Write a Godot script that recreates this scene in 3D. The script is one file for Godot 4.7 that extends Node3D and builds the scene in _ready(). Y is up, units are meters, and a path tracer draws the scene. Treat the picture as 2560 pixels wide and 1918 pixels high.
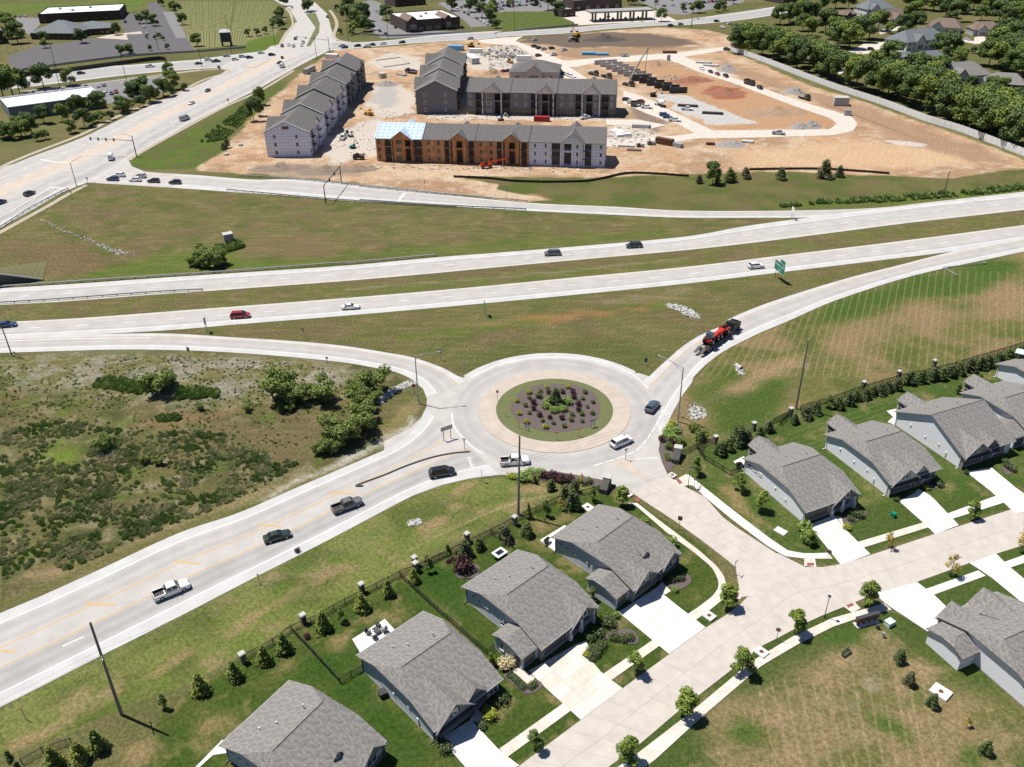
extends Node3D
# Aerial view of a roundabout, a divided highway, a building site and a new housing estate.

func _ready():
	rng.seed = 11
	_camera_and_light()
	_materials()
	await _ground()
	_roads()
	_streets()
	_more_materials()
	_houses()
	_blocks()
	_far_buildings()
	_plants()
	_vehicles()
	_furniture()
	_site()

func _camera_and_light():
	var cam := Camera3D.new()
	cam.name = "camera"
	cam.fov = 48.295
	cam.near = 1.0
	cam.far = 4000.0
	var pitch := deg_to_rad(-30.8602)
	cam.transform = Transform3D(Basis(RT, pitch) * Basis(Vector3.BACK, deg_to_rad(-0.88615)), V(0, 102.2125, 0))
	add_child(cam)
	cam.current = true
	var sky := ProceduralSkyMaterial.new()
	sky.sky_top_color = Color(0.3, 0.42, 0.62)
	sky.sky_horizon_color = Color(0.74, 0.79, 0.84)
	sky.sky_curve = 0.12
	sky.ground_bottom_color = Color(0.3, 0.3, 0.25)
	sky.ground_horizon_color = Color(0.6, 0.65, 0.65)
	var env := Environment.new()
	env.background_mode = Environment.BG_SKY
	env.sky = Sky.new()
	env.sky.sky_material = sky
	env.background_energy_multiplier = 0.62
	env.tonemap_mode = Environment.TONE_MAPPER_LINEAR
	env.tonemap_exposure = 1.3
	env.sdfgi_enabled = true
	env.ssao_enabled = true
	env.ssil_enabled = true
	var w := WorldEnvironment.new()
	w.name = "world_environment"
	w.environment = env
	add_child(w)
	var sun := DirectionalLight3D.new()
	sun.name = "sun"
	sun.light_energy = 1.6
	sun.light_color = Color(1.0, 0.975, 0.94)
	sun.light_angular_distance = 0.5
	sun.shadow_enabled = true
	var az := deg_to_rad(115.5)
	var el := deg_to_rad(66.0)
	sun.look_at_from_position(Vector3.ZERO, V(sin(az) * cos(el), -sin(el), -cos(az) * cos(el)))
	add_child(sun)

func _materials():
	var fine := tones(512, 21, 0.02, 0.18, 0.6, 1.0, 0.5)
	var blotch := tones(512, 31, 0.008, 0.08, 0.87, 1.0, 0.4)
	var clump := tones(512, 41, 0.025, 0.09, 0.5, 1.0, 0.5, FastNoiseLite.TYPE_CELLULAR)
	M.fine = fine
	M.soft = tones(512, 51, 0.02, 0.18, 0.53, 0.97, 0.5)
	M.blotch = blotch
	M.clump = clump
	M.road = grain(Color.WHITE, blotch, 23.0)
	M.road.vertex_color_use_as_albedo = true
	M.concrete = grain(lin(0.465, 0.445, 0.42), blotch, 19.0)
	M.apron = grain(lin(0.5, 0.43, 0.36), blotch, 15.0)
	M.apron2 = grain(lin(0.48, 0.415, 0.35), blotch, 17.0)
	M.joint = mat(lin(0.2, 0.18, 0.16), 1.0)
	M.dark_kerb = mat(lin(0.06, 0.055, 0.05), 0.9)
	M.street_a = grain(lin(0.525, 0.48, 0.43), blotch, 13.0)
	M.street_b = grain(lin(0.51, 0.47, 0.425), blotch, 11.0)
	M.street_c = grain(lin(0.6, 0.57, 0.53), blotch, 12.0)
	M.new_a = grain(lin(0.72, 0.7, 0.665), blotch, 9.0)
	M.new_b = grain(lin(0.68, 0.66, 0.62), blotch, 10.0)
	M.walk_a = grain(lin(0.63, 0.57, 0.495), blotch, 8.0)
	M.walk_b = grain(lin(0.68, 0.625, 0.56), blotch, 9.0)
	M.new_concrete = grain(lin(0.58, 0.53, 0.465), blotch, 14.0)
	M.asphalt = grain(lin(0.105, 0.1, 0.105), blotch, 12.0)
	M.asphalt_old = grain(lin(0.2, 0.195, 0.2), blotch, 14.0)
	M.tactile = grain(lin(0.38, 0.13, 0.1), fine, 2.0)
	M.mulch = grain(lin(0.2, 0.155, 0.145), clump, 3.0)
	M.lawn = grain(lin(0.21, 0.235, 0.085), clump, 6.0)
	M.rock = mat(Color.WHITE, 0.9)
	M.rock.vertex_color_use_as_albedo = true
	M.white_paint = grain(lin(0.8, 0.8, 0.79), blotch, 3.0, 0.7)
	M.yellow_paint = grain(lin(0.78, 0.52, 0.22), fine, 3.0, 0.7)

func _ground():
	var base := lin(0.2, 0.2, 0.08)
	var parts := [Painter.new(Q(-130, -320), 260.0, 2048, base), Painter.new(Q(-320, -700), 640.0, 1800, base), Painter.new(Q(-1400, -2200), 2800.0, 1600, base)]
	parts[1].inner = Rect2(-130, -320, 260, 260)
	parts[2].inner = Rect2(-320, -700, 640, 640)
	var mesh := ArrayMesh.new()
	var mats := []
	for i in 3:
		var p: Painter = parts[i]
		await _paint(p)
		var m := mat(Color(1.0, 1.0, 1.0), 1.0)
		p.img.convert(Image.FORMAT_RGB8)
		m.albedo_texture = ImageTexture.create_from_image(p.img)
		m.metallic_specular = 0.2
		m.detail_enabled = true
		m.detail_albedo = M.clump if i == 0 else M.soft
		m.detail_blend_mode = BaseMaterial3D.BLEND_MODE_MUL
		m.detail_uv_layer = BaseMaterial3D.DETAIL_UV_2
		m.uv2_triplanar = true
		m.uv2_world_triplanar = true
		m.uv2_scale = Vector3.ONE / [11.0, 14.0, 50.0][i]
		mats.append(m)
		var st := sb()
		var rects := [Rect2(p.org, Q(p.size, p.size))]
		if i > 0:
			var a := Rect2(p.org, Q(p.size, p.size))
			var q := Rect2(parts[i - 1].org, Q(parts[i - 1].size, parts[i - 1].size))
			rects = [Rect2(a.position, Q(a.size.x, q.position.y - a.position.y)), Rect2(a.position.x, q.position.y, q.position.x - a.position.x, q.size.y), Rect2(q.end.x, q.position.y, a.end.x - q.end.x, q.size.y), Rect2(a.position.x, q.end.y, a.size.x, a.end.y - q.end.y)]
		for r in rects:
			if r.size.x < 0.1 or r.size.y < 0.1:
				continue
			var c := [r.position, Q(r.position.x, r.end.y), r.end, Q(r.end.x, r.position.y)]
			for t in [[0, 1, 2], [0, 2, 3]]:
				var ps := []
				var us := []
				for j in t:
					ps.append(v3(c[j]))
					us.append((c[j] - p.org) / p.size)
				triuv(st, ps, us)
		st.generate_normals()
		mesh = st.commit(mesh)
	var g := MeshInstance3D.new()
	g.name = "ground"
	g.mesh = mesh
	for i in 3:
		g.set_surface_override_material(i, mats[i])
	add_child(g)
	tag(g, "", "", "", "structure")

func _paint(p: Painter):
	var everywhere := P([-1400,-2200,1400,-2200,1400,600,-1400,600])
	var dry := lin(0.38,0.29,0.15)
	var olive := lin(0.213,0.206,0.077)
	var lawn := lin(0.131,0.169,0.045)
	var bright := lin(0.15,0.24,0.04)
	var brown := lin(0.23,0.176,0.096)
	await patches(p,everywhere,dry,3,0.012,0.5,0.75,0.5,20.0)
	await patches(p,everywhere,lawn,5,0.02,0.5,0.8,0.6,15.0)
	await patches(p,everywhere,brown,7,0.05,0.55,0.75,0.4,8.0)

	var r1 := P([-92,-200,-70,-204,-45,-207,-16,-212,19,-219,51,-225,82,-233,112,-240,137,-247,116,-236,83,-219,67,-210,52,-197,42,-187,40,-184,35,-178,32,-173,25,-180,15,-185,4,-185,-6,-180,-12,-174,-17,-179,-32,-187,-42,-191,-72,-196])
	p.poly(r1,olive,0.85,2,1,11)
	await patches(p,r1,brown,21,0.05,0.42,0.7,0.75,5,4)
	await patches(p,r1,lawn,22,0.08,0.5,0.75,0.7,5,4)
	await patches(p,r1,dry,23,0.16,0.56,0.75,0.45,3,4)
	p.poly(P([3,-206,18,-208,31,-210,40,-213,42,-213,35,-209,22,-206,9,-203,3,-203]),lin(0.48,0.25,0.11),0.85,2.5,1.5,31)
	p.poly(P([-13,-202,-3,-205,5,-205,5,-203,-7,-201]),lin(0.52,0.34,0.18),0.5,2,1.5,32)
	p.poly(P([-30,-196,-19,-198,-7,-201,5,-203,13,-204,5,-202,-11,-198,-23,-195,-28,-194]),bright,0.9,2,1,33)
	p.poly(P([37,-211,42,-214,42,-209,37,-210]),bright,0.8,1.5,0.8,34)
	p.poly(P([-77,-199,-49,-203,-44,-202,-43,-195,-64,-196]),brown,0.8,4,2,35)
	p.poly(P([-17,-181,-6,-185,1,-191,23,-191,37,-186,30,-176,22,-184,8,-187,-6,-180,-11,-175]),lawn,0.8,4,2,36)
	p.poly(P([23,-214,41,-219,50,-222,50,-218,35,-213]),lin(0.48,0.4,0.26),0.5,3,2,37)
	await patches(p,r1,dry,24,0.45,0.5,0.68,0.36,-7,4)
	await patches(p,r1,lawn,324,0.5,0.52,0.68,0.36,-9,4)
	var r2 := P([-143,-218,-89,-225,-49,-231,-26,-234,21,-244,56,-250,79,-256,135,-271,177,-282,170,-268,123,-256,86,-246,51,-238,53,-238,10,-230,-17,-224,-47,-220,-47,-219,-89,-213,-117,-209,-138,-207])
	p.poly(r2,olive,0.9,1,0.5,41)
	await patches(p,r2,brown,42,0.06,0.4,0.65,0.8,5,4)
	await patches(p,r2,bright,43,0.1,0.5,0.75,0.5,4,4)
	await patches(p,r2,dry,44,0.2,0.55,0.75,0.5,2,4)
	p.poly(P([-48,-226,-17,-230,20,-237,55,-245,54,-244,20,-236,-17,-229,-48,-225]),lin(0.6,0.56,0.48),0.4,1.2,0.6,45)
	p.poly(P([-48,-223,-17,-228,11,-232,54,-242,53,-239,10,-230,-17,-225,-47,-221]),bright,0.5,2,1,46)
	p.poly(P([-49,-231,-17,-236,21,-243,55,-250,55,-247,20,-239,-17,-232,-48,-227]),brown,0.7,1.5,0.8,47)
	await patches(p,r2,dry,48,0.45,0.5,0.68,0.36,-7,4)
	await patches(p,r2,lawn,348,0.5,0.52,0.68,0.36,-9,4)
	var r3 := P([-171,-274,-168,-301,-164,-326,-148,-325,-128,-321,-95,-312,-85,-310,-58,-302,-19,-291,6,-289,37,-283,85,-278,106,-278,78,-271,55,-264,58,-264,21,-255,-23,-248,-51,-244,-83,-239,-128,-233,-149,-230,-156,-243])
	p.poly(r3,olive,0.9,1.5,1,51)
	await patches(p,r3,brown,52,0.045,0.42,0.68,0.8,8,4)
	await patches(p,r3,lawn,53,0.06,0.5,0.75,0.75,6,4)
	await patches(p,r3,dry,54,0.14,0.55,0.75,0.5,4,4)
	p.poly(P([-169,-269,-154,-264,-144,-265,-127,-255,-122,-246,-127,-238,-138,-239,-154,-249]),lin(0.26,0.17,0.1),0.7,4,2.5,55)
	p.poly(P([-120,-250,-112,-253,-101,-257,-90,-263,-84,-259,-86,-249,-51,-247,-51,-243,-97,-238,-128,-234,-127,-238,-120,-243]),bright,0.7,4,2,56)
	p.poly(P([-90,-262,-79,-271,-55,-267,-52,-251,-67,-249,-82,-254]),lin(0.32,0.21,0.12),0.45,4,2,57)
	p.poly(P([-28,-257,-3,-262,12,-262,43,-269,58,-265,21,-256,-23,-249,-51,-246,-52,-252]),bright,0.5,4,2,58)
	_stripes(p,[-133.1,-298.1,-8.8,-282.9,-132.1,-295.5,-8.7,-280.4,-131.1,-292.8,-8.7,-278,-130.2,-290.2,-8.6,-275.6,-129.2,-287.6,-8.6,-273.2,-128.3,-285.1,-8.5,-270.9,-127.4,-282.6,-8.5,-268.6,-126.5,-280.2,-8.5,-266.4,-125.6,-277.7,-8.4,-264.1,-124.8,-275.3,-8.4,-261.9,-123.9,-273,-8.3,-259.8,-123,-270.7,-8.3,-257.6,-122.2,-268.4,-8.2,-255.5,-121.4,-266.1,-8.2,-253.4],0.7,dry,0.22)
	await patches(p,r3,dry,59,0.45,0.5,0.68,0.36,-7,4)
	await patches(p,r3,lawn,359,0.5,0.52,0.68,0.36,-9,4)
	var r4 := P([38,-293,6,-298,15,-301,-5,-313,-4,-319,-17,-327,1,-324,27,-321,42,-327,47,-329,72,-325,93,-331,112,-331,138,-327,202,-330,187,-301,131,-291,64,-282])
	p.poly(r4,olive,1,1.5,1,61)
	await patches(p,r4,lawn,62,0.05,0.4,0.65,0.8,6,4)
	await patches(p,r4,brown,63,0.08,0.52,0.72,0.6,4,4)
	p.poly(P([90,-287,109,-288,131,-289,165,-292,186,-300,191,-308,171,-304,146,-300,117,-295,93,-291]),bright,0.6,3,1.5,64)
	p.poly(P([-2,-299,38,-297,38,-293,6,-298]),bright,0.7,3,1.5,65)
	var r5 := P([-129,-189,-84,-190,-58,-185,-37,-181,-27,-175,-20,-163,-24,-149,-39,-137,-52,-127,-64,-118,-77,-108,-82,-104,-85,-104])
	p.poly(r5,lin(0.192,0.189,0.074),1,2,1,71)
	await patches(p,r5,lin(0.1,0.124,0.04),72,0.05,0.42,0.62,0.85,8,4)
	await patches(p,r5,brown,73,0.07,0.5,0.7,0.6,6,4)
	await patches(p,r5,lin(0.4,0.34,0.22),74,0.16,0.53,0.7,0.75,4,4)
	await patches(p,r5,bright,75,0.12,0.58,0.75,0.6,4,4)
	p.poly(P([-128,-188,-103,-188,-83,-187,-52,-183,-32,-177,-38,-169,-59,-173,-62,-164,-78,-165,-83,-168,-105,-170,-117,-176]),lin(0.42,0.39,0.32),0.75,4,3,76)
	var r6 := P([-128,-188,-83,-188,-52,-184,-30,-176,-38,-169,-62,-163,-83,-166,-121,-175])
	await patches(p,r6,olive,77,0.1,0.45,0.6,0.85,4,4)
	await patches(p,r6,lin(0.6,0.57,0.52),78,0.35,0.5,0.75,0.55,1,4)
	p.poly(P([-68,-156,-43,-159,-35,-154,-40,-144,-51,-140,-57,-147,-71,-150]),brown,0.8,4,3,79)
	p.poly(P([-81,-154,-68,-156,-59,-161,-64,-163,-74,-160,-86,-157]),lin(0.4,0.24,0.14),0.7,2,2,80)
	p.poly(P([-96,-145,-92,-149,-88,-145,-87,-139,-91,-138,-96,-141]),lin(0.2,0.34,0.04),0.8,4,2.5,81)
	p.poly(P([-87,-107,-73,-114,-65,-121,-54,-129,-46,-135,-39,-138,-52,-127,-64,-118,-77,-108]),lin(0.4,0.31,0.17),0.9,1.5,1,82)
	p.poly(P([-85,-104,-78,-109,-64,-120,-54,-127,-52,-126,-64,-117,-77,-107,-81,-104]),olive,0.9,1.2,0.6,83)
	p.poly(P([-50,-128,-36,-141,-25,-152,-21,-160,-21,-155,-25,-147,-30,-143,-42,-133]),lin(0.72,0.69,0.62),0.8,1.2,1,84)
	p.poly(P([-29,-153,-23,-163,-21,-166,-21,-160,-25,-153,-30,-148]),lin(0.4,0.32,0.14),0.7,2,1,85)
	var r7 := P([-77,-78,-74,-82,-63,-92,-54,-99,-44,-108,-33,-118,-14,-133,-8,-135,-1,-135,3,-133,11,-132,17,-131,7,-128,-3,-122,-15,-113,-20,-108,-35,-96,-42,-91,-49,-86,-70,-74,-76,-74])
	p.poly(r7,lin(0.252,0.276,0.084),1,0.8,0.5,91)
	await patches(p,r7,lawn,92,0.06,0.45,0.68,0.75,6,4)
	await patches(p,r7,lin(0.44,0.33,0.19),93,0.09,0.55,0.72,0.7,6,4)
	await patches(p,r7,bright,94,0.15,0.52,0.7,0.5,3,4)
	p.poly(P([-34,-107,-31,-110,-28,-112,-27,-111,-31,-108,-33,-106]),lin(0.48,0.33,0.19),0.75,1.2,1,95)
	p.poly(P([-46,-96,-43,-99,-38,-102,-35,-105,-35,-105,-38,-101,-42,-98,-45,-95]),lin(0.48,0.33,0.19),0.75,1.2,1,95)
	p.poly(P([-71,-76,-67,-79,-63,-81,-62,-80,-68,-77,-70,-74]),lin(0.48,0.33,0.19),0.75,1.2,1,95)
	p.poly(P([-55,-88,-51,-93,-49,-93,-51,-90,-54,-87]),lin(0.48,0.33,0.19),0.75,1.2,1,95)
	p.poly(P([-18,-119,-15,-124,-11,-125,-13,-121,-17,-119]),lin(0.48,0.33,0.19),0.75,1.2,1,95)
	p.poly(P([-1,-131,3,-133,9,-132,6,-130,0,-130]),lin(0.48,0.33,0.19),0.75,1.2,1,95)
	p.poly(P([-12,-132,-8,-134,-7,-133,-12,-129]),lin(0.48,0.33,0.19),0.75,1.2,1,95)
	p.poly(P([-51,-90,-50,-92,-49,-90,-50,-89]),lawn,0.65,2,1,96)
	p.poly(P([-56,-82,-53,-84,-52,-83,-55,-81]),lawn,0.65,2,1,96)
	p.poly(P([-69,-84,-62,-90,-57,-95,-48,-102,-47,-101,-57,-93,-63,-87,-68,-82]),lawn,0.65,2,1,96)
	_stripes(p,[-19.1,-113.5,-11.3,-125.2,-18.2,-114.2,-10.3,-125.4,-17.3,-114.9,-9.2,-125.6,-16.3,-115.6,-8.2,-125.8,-15.4,-116.3,-7.2,-126.1,-14.5,-117,-6.2,-126.3,-13.6,-117.7,-5.1,-126.5,-12.6,-118.4,-4.1,-126.8,-11.7,-119.2,-3.1,-127,-10.7,-119.9,-2,-127.2,-9.7,-120.7,-1,-127.5,-8.8,-121.4,0.1,-127.7,-7.8,-122.2,1.1,-127.9,-6.8,-122.9,2.1,-128.2,-5.8,-123.7,3.2,-128.4,-4.8,-124.5,4.3,-128.7,-3.8,-125.3,5.3,-128.9,-2.7,-126.1,6.4,-129.1,-1.7,-126.9,7.4,-129.4,-0.7,-127.7,8.5,-129.6,0.4,-128.5,9.6,-129.9,1.5,-129.3,10.6,-130.1,2.5,-130.1,11.7,-130.3,3.6,-131,12.8,-130.6,4.7,-131.8,13.9,-130.8,5.8,-132.7,14.9,-131.1],0.22,lin(0.48,0.4,0.2),0.5)
	_stripes(p,[-73.7,-76.9,-71.5,-84.3,-72.3,-78.3,-69.8,-85.8,-70.8,-79.8,-68.2,-87.2,-69.3,-81.4,-66.5,-88.7,-67.8,-82.9,-64.8,-90.2,-66.2,-84.5,-63,-91.8,-64.6,-86.1,-61.2,-93.4,-63,-87.8,-59.4,-95,-61.3,-89.5,-57.5,-96.6,-59.6,-91.2,-55.6,-98.3,-57.9,-93,-53.7,-100.1,-56.1,-94.8,-51.7,-101.8,-54.2,-96.7,-49.6,-103.6,-52.4,-98.6,-47.6,-105.5,-50.4,-100.6,-45.4,-107.3,-48.5,-102.6,-43.2,-109.3,-46.5,-104.6,-41,-111.2,-44.4,-106.7,-38.7,-113.2,-42.3,-108.9,-36.4,-115.3,-40.1,-111.1,-34,-117.4,-37.9,-113.4,-31.6,-119.6,-35.6,-115.8,-29,-121.8],0.35,lin(0.34,0.32,0.14),0.28)
	await patches(p,r5,dry,88,0.45,0.5,0.68,0.3,-7,4)
	await patches(p,r5,lawn,388,0.5,0.52,0.68,0.3,-9,4)
	var r8 := P([-51,-81,-47,-85,-42,-90,-35,-96,-20,-108,-11,-113,7,-127,17,-130,22,-128,33,-115,35,-105,36,-100,16,-84,0,-72,-5,-65,-28,-61,-46,-61])
	p.poly(r8,lin(0.084,0.136,0.027),1,0.8,0.4,101)
	await patches(p,r8,lin(0.14,0.17,0.044),102,0.12,0.45,0.7,0.7,4,4)
	await patches(p,r8,lin(0.4,0.3,0.15),103,0.13,0.58,0.74,0.65,4,4)
	p.poly(P([-45,-79,-43,-81,-39,-82,-39,-79,-41,-78,-44,-78]),lin(0.44,0.31,0.16),0.7,1.6,1.2,104)
	p.poly(P([-42,-85,-37,-89,-33,-91,-32,-90,-37,-87,-40,-85]),lin(0.44,0.31,0.16),0.7,1.6,1.2,104)
	p.poly(P([-29,-94,-27,-95,-26,-92,-28,-92]),lin(0.44,0.31,0.16),0.7,1.6,1.2,104)
	p.poly(P([-21,-100,-19,-100,-17,-98,-19,-98]),lin(0.44,0.31,0.16),0.7,1.6,1.2,104)
	p.poly(P([-54,-75,-51,-77,-49,-76,-51,-73,-53,-73]),lin(0.44,0.31,0.16),0.7,1.6,1.2,104)
	p.poly(P([3,-120,10,-123,14,-123,9,-121,5,-118]),lin(0.44,0.31,0.16),0.7,1.6,1.2,104)
	p.poly(P([2,-116,7,-117,7,-114,5,-114]),lin(0.44,0.31,0.16),0.7,1.6,1.2,104)
	p.poly(P([20,-122,23,-122,26,-118,23,-120]),lin(0.44,0.31,0.16),0.7,1.6,1.2,104)
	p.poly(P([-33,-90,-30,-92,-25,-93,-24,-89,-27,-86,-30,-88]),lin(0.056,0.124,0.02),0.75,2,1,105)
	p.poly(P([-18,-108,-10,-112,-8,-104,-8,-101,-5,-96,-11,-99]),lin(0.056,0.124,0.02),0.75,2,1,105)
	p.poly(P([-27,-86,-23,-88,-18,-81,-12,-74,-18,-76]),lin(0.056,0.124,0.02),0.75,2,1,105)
	var r9 := P([33,-153,35,-159,42,-171,52,-185,64,-194,73,-201,89,-213,117,-228,145,-240,158,-245,175,-252,142,-193,127,-185,87,-168,63,-159,50,-151,38,-143,39,-144,31,-141,31,-148])
	p.poly(r9,lin(0.2,0.21,0.07),1,1,0.5,111)
	await patches(p,r9,lin(0.4,0.28,0.15),112,0.035,0.42,0.62,0.75,10,4)
	await patches(p,r9,lawn,113,0.05,0.52,0.7,0.7,8,4)
	await patches(p,r9,dry,114,0.2,0.52,0.7,0.4,3,4)
	p.poly(P([89,-212,117,-228,144,-238,156,-241,150,-231,132,-216,128,-208,121,-205,128,-212,118,-215,104,-211,85,-199,80,-203]),lin(0.09,0.17,0.033),0.85,4,2,115)
	p.poly(P([43,-154,52,-167,61,-172,64,-167,59,-158,49,-151,43,-149]),lin(0.09,0.16,0.03),0.8,3,2,116)
	p.poly(P([43,-169,53,-177,55,-175,49,-167,43,-162,41,-162]),lin(0.1,0.17,0.03),0.7,3,1.5,117)
	p.poly(P([47,-165,57,-174,67,-181,72,-183,69,-177,58,-169,51,-164]),lin(0.5,0.34,0.19),0.8,2.5,1.5,118)
	p.poly(P([105,-211,119,-213,121,-205,110,-193,99,-195]),lin(0.42,0.29,0.16),0.75,4,3,119)
	p.poly(P([83,-194,98,-201,97,-193,84,-185,75,-182]),lin(0.42,0.29,0.16),0.75,4,3,119)
	p.poly(P([129,-216,148,-226,133,-197,122,-198]),lin(0.42,0.29,0.16),0.75,4,3,119)
	_stripes(p,[34,-173.1,48.3,-194.3,36,-173.1,50.5,-195.3,38.1,-173,52.7,-196.4,40.1,-172.9,54.9,-197.5,42.2,-172.9,57.2,-198.7,44.2,-172.8,59.4,-199.8,46.2,-172.8,61.7,-200.9,48.2,-172.7,64,-202.1,50.3,-172.6,66.3,-203.2,52.3,-172.6,68.7,-204.4,54.3,-172.5,71,-205.6,56.4,-172.4,73.4,-206.8,58.4,-172.4,75.8,-207.9,60.4,-172.3,78.3,-209.2,62.4,-172.3,80.7,-210.4,64.4,-172.2,83.2,-211.6,66.5,-172.1,85.7,-212.8,68.5,-172.1,88.2,-214.1,70.5,-172,90.7,-215.4,72.5,-171.9,93.3,-216.6,74.5,-171.9,95.9,-217.9,76.6,-171.8,98.5,-219.2,78.6,-171.8,101.1,-220.5,80.6,-171.7,103.8,-221.9,82.6,-171.6,106.5,-223.2,86.2,-175.9,109.2,-224.5,88.3,-175.9,111.9,-225.9,90.3,-175.8,114.7,-227.3,92.3,-175.7,117.5,-228.7,94.4,-175.7,120.3,-230.1,96.4,-175.6,123.1,-231.5,98.5,-175.5,126,-232.9,100.5,-175.5,128.9,-234.3,102.6,-175.4,131.8,-235.8,104.6,-175.3,132.1,-231.5,106.6,-175.3,134.3,-231.4,108.7,-175.2,136.5,-231.3,110.7,-175.2,138.7,-231.2,112.7,-175.1,140.9,-231.1,114.8,-175,143.1,-231,116.8,-175,145.4,-230.9,118.8,-174.9,147.6,-230.9,120.9,-174.8,149.8,-230.8,122.9,-174.8,152,-230.7,124.9,-174.7,154.2,-230.6,126.9,-174.6,156.3,-230.5],0.42,lin(0.52,0.43,0.22),0.36)
	var r10 := P([37,-142,50,-150,63,-158,86,-167,126,-184,133,-184,105,-134,98,-130,61,-114,55,-110,52,-110,47,-113,35,-133])
	p.poly(r10,lin(0.096,0.16,0.036),1,0.8,0.4,121)
	await patches(p,r10,lin(0.18,0.21,0.06),122,0.1,0.45,0.7,0.7,5,4)
	await patches(p,r10,lin(0.4,0.3,0.16),123,0.14,0.58,0.75,0.6,4,4)
	p.poly(P([50,-146,54,-148,52,-145,50,-144]),lin(0.48,0.33,0.17),0.75,1.5,1,124)
	p.poly(P([46,-134,48,-132,47,-130,45,-131]),lin(0.48,0.33,0.17),0.75,1.5,1,124)
	p.poly(P([64,-127,67,-127,67,-125,64,-125]),lin(0.48,0.33,0.17),0.75,1.5,1,124)
	p.poly(P([38,-132,42,-130,45,-122,47,-119,45,-120,40,-126]),lin(0.48,0.33,0.17),0.75,1.5,1,124)
	_stripes(p,[57.8,-148.3,81.8,-159.8,57.6,-146.4,82.2,-158.3,57.4,-144.6,82.6,-156.8,57.2,-142.8,83,-155.3,56.9,-141,83.4,-153.8],0.5,lin(0.2,0.26,0.08),0.5)
	p.poly(P([14,-74,26,-85,38,-95,46,-99,58,-100,61,-98,67,-93,69,-86,71,-79,72,-72,65,-60,6,-61]),lin(0.1,0.15,0.036),1,1,0.5,131)
	var r11 := P([22,-73,27,-78,37,-84,43,-88,52,-90,58,-94,61,-89,64,-86,58,-83,68,-79,69,-75,67,-67,18,-63])
	p.poly(r11,lin(0.400,0.295,0.155),0.85,5,3,132)
	await patches(p,r11,lawn,133,0.07,0.52,0.7,0.55,7,4)
	await patches(p,r11,lin(0.44,0.33,0.19),134,0.25,0.5,0.7,0.6,3,4)
	p.poly(P([30,-77,34,-78,34,-76,32,-74,29,-75]),lin(0.08,0.16,0.027),0.85,1.8,1,135)
	p.poly(P([50,-78,51,-78,52,-78,54,-77,54,-74,53,-73,52,-75,50,-77]),lin(0.08,0.16,0.027),0.85,1.8,1,135)
	p.poly(P([47,-93,55,-96,53,-92,48,-91]),lin(0.08,0.16,0.027),0.85,1.8,1,135)
	p.poly(P([42,-72,43,-72,43,-71,41,-71]),lin(0.08,0.16,0.027),0.85,1.8,1,135)
	p.poly(P([60,-73,62,-73,61,-71,59,-71]),lin(0.08,0.16,0.027),0.85,1.8,1,135)
	p.poly(P([39,-82,40,-82,39,-81,39,-81]),lin(0.08,0.16,0.027),0.85,1.8,1,135)
	p.poly(P([56,-82,60,-83,60,-82,57,-81]),lin(0.08,0.16,0.027),0.85,1.8,1,135)
	p.poly(P([59,-88,64,-86,62,-85,59,-85]),lin(0.48,0.35,0.2),0.75,1.5,1,136)
	p.poly(P([54,-93,59,-95,59,-91,55,-91]),lin(0.48,0.35,0.2),0.75,1.5,1,136)
	p.poly(P([46,-90,51,-91,51,-89,48,-87,46,-88]),lin(0.48,0.35,0.2),0.75,1.5,1,136)
	p.poly(P([51,-85,53,-86,53,-84,51,-82]),lin(0.46,0.44,0.38),0.5,1.2,1.5,137)
	p.poly(P([46,-81,48,-81,47,-79,46,-79]),lin(0.46,0.44,0.38),0.35,1,1.5,138)
	_stripes(p,[34.2,-71,35.3,-84.7,36,-70.9,37.3,-84.9,37.7,-70.9,39.4,-85.1,39.5,-70.9,41.4,-85.4,41.3,-70.8,43.5,-85.6,43.1,-70.8,45.5,-85.8,44.9,-70.8,47.6,-86,46.7,-70.7,49.7,-86.3,48.4,-70.7,51.8,-86.5,50.2,-70.7,53.9,-86.7,52,-70.6,56,-86.9,53.8,-70.6,58.1,-87.2,55.6,-70.6,60.2,-87.4],0.4,lin(0.5,0.4,0.23),0.4)
	p.poly(P([66,-105,77,-109,89,-114,100,-117,85,-91,71,-96,68,-101]),lin(0.1,0.155,0.036),1,1,0.4,139)
	p.poly(P([47,-115,62,-112,74,-117,94,-124,97,-128,57,-124]),lin(0.1,0.155,0.036),1,1,0.4,139)
	var r12 := P([-126,-358,-126,-382,-125,-416,-128,-465,-125,-492,-124,-537,-120,-589,-117,-605,-116,-619,-86,-624,-53,-641,-20,-651,-17,-642,6,-644,45,-666,81,-683,117,-694,149,-677,160,-650,154,-608,153,-582,141,-597,149,-576,158,-523,167,-477,181,-444,190,-407,200,-377,208,-341,207,-330,202,-330,168,-318,109,-330,54,-328,34,-325,-18,-331,-17,-327,-4,-319,-5,-313,15,-301,6,-298,-20,-309,-52,-321,-85,-333,-125,-343,-129,-348])
	p.poly(r12,lin(0.72,0.47,0.284),1,2,1.5,201)
	await patches(p,r12,lin(0.84,0.66,0.47),202,0.02,0.45,0.65,0.85,20,4)
	await patches(p,r12,lin(0.52,0.33,0.2),203,0.03,0.5,0.7,0.8,12,4)
	await patches(p,r12,lin(0.9,0.74,0.56),204,0.12,0.52,0.7,0.6,8,4)
	await patches(p,r12,lin(0.4,0.28,0.19),205,0.2,0.6,0.75,0.5,6,4)
	p.poly(P([-83,-394,-65,-425,-62,-427,-55,-361,-64,-359,-71,-348,-80,-365]),lin(0.84,0.77,0.68),0.9,2.5,2,206)
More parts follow.
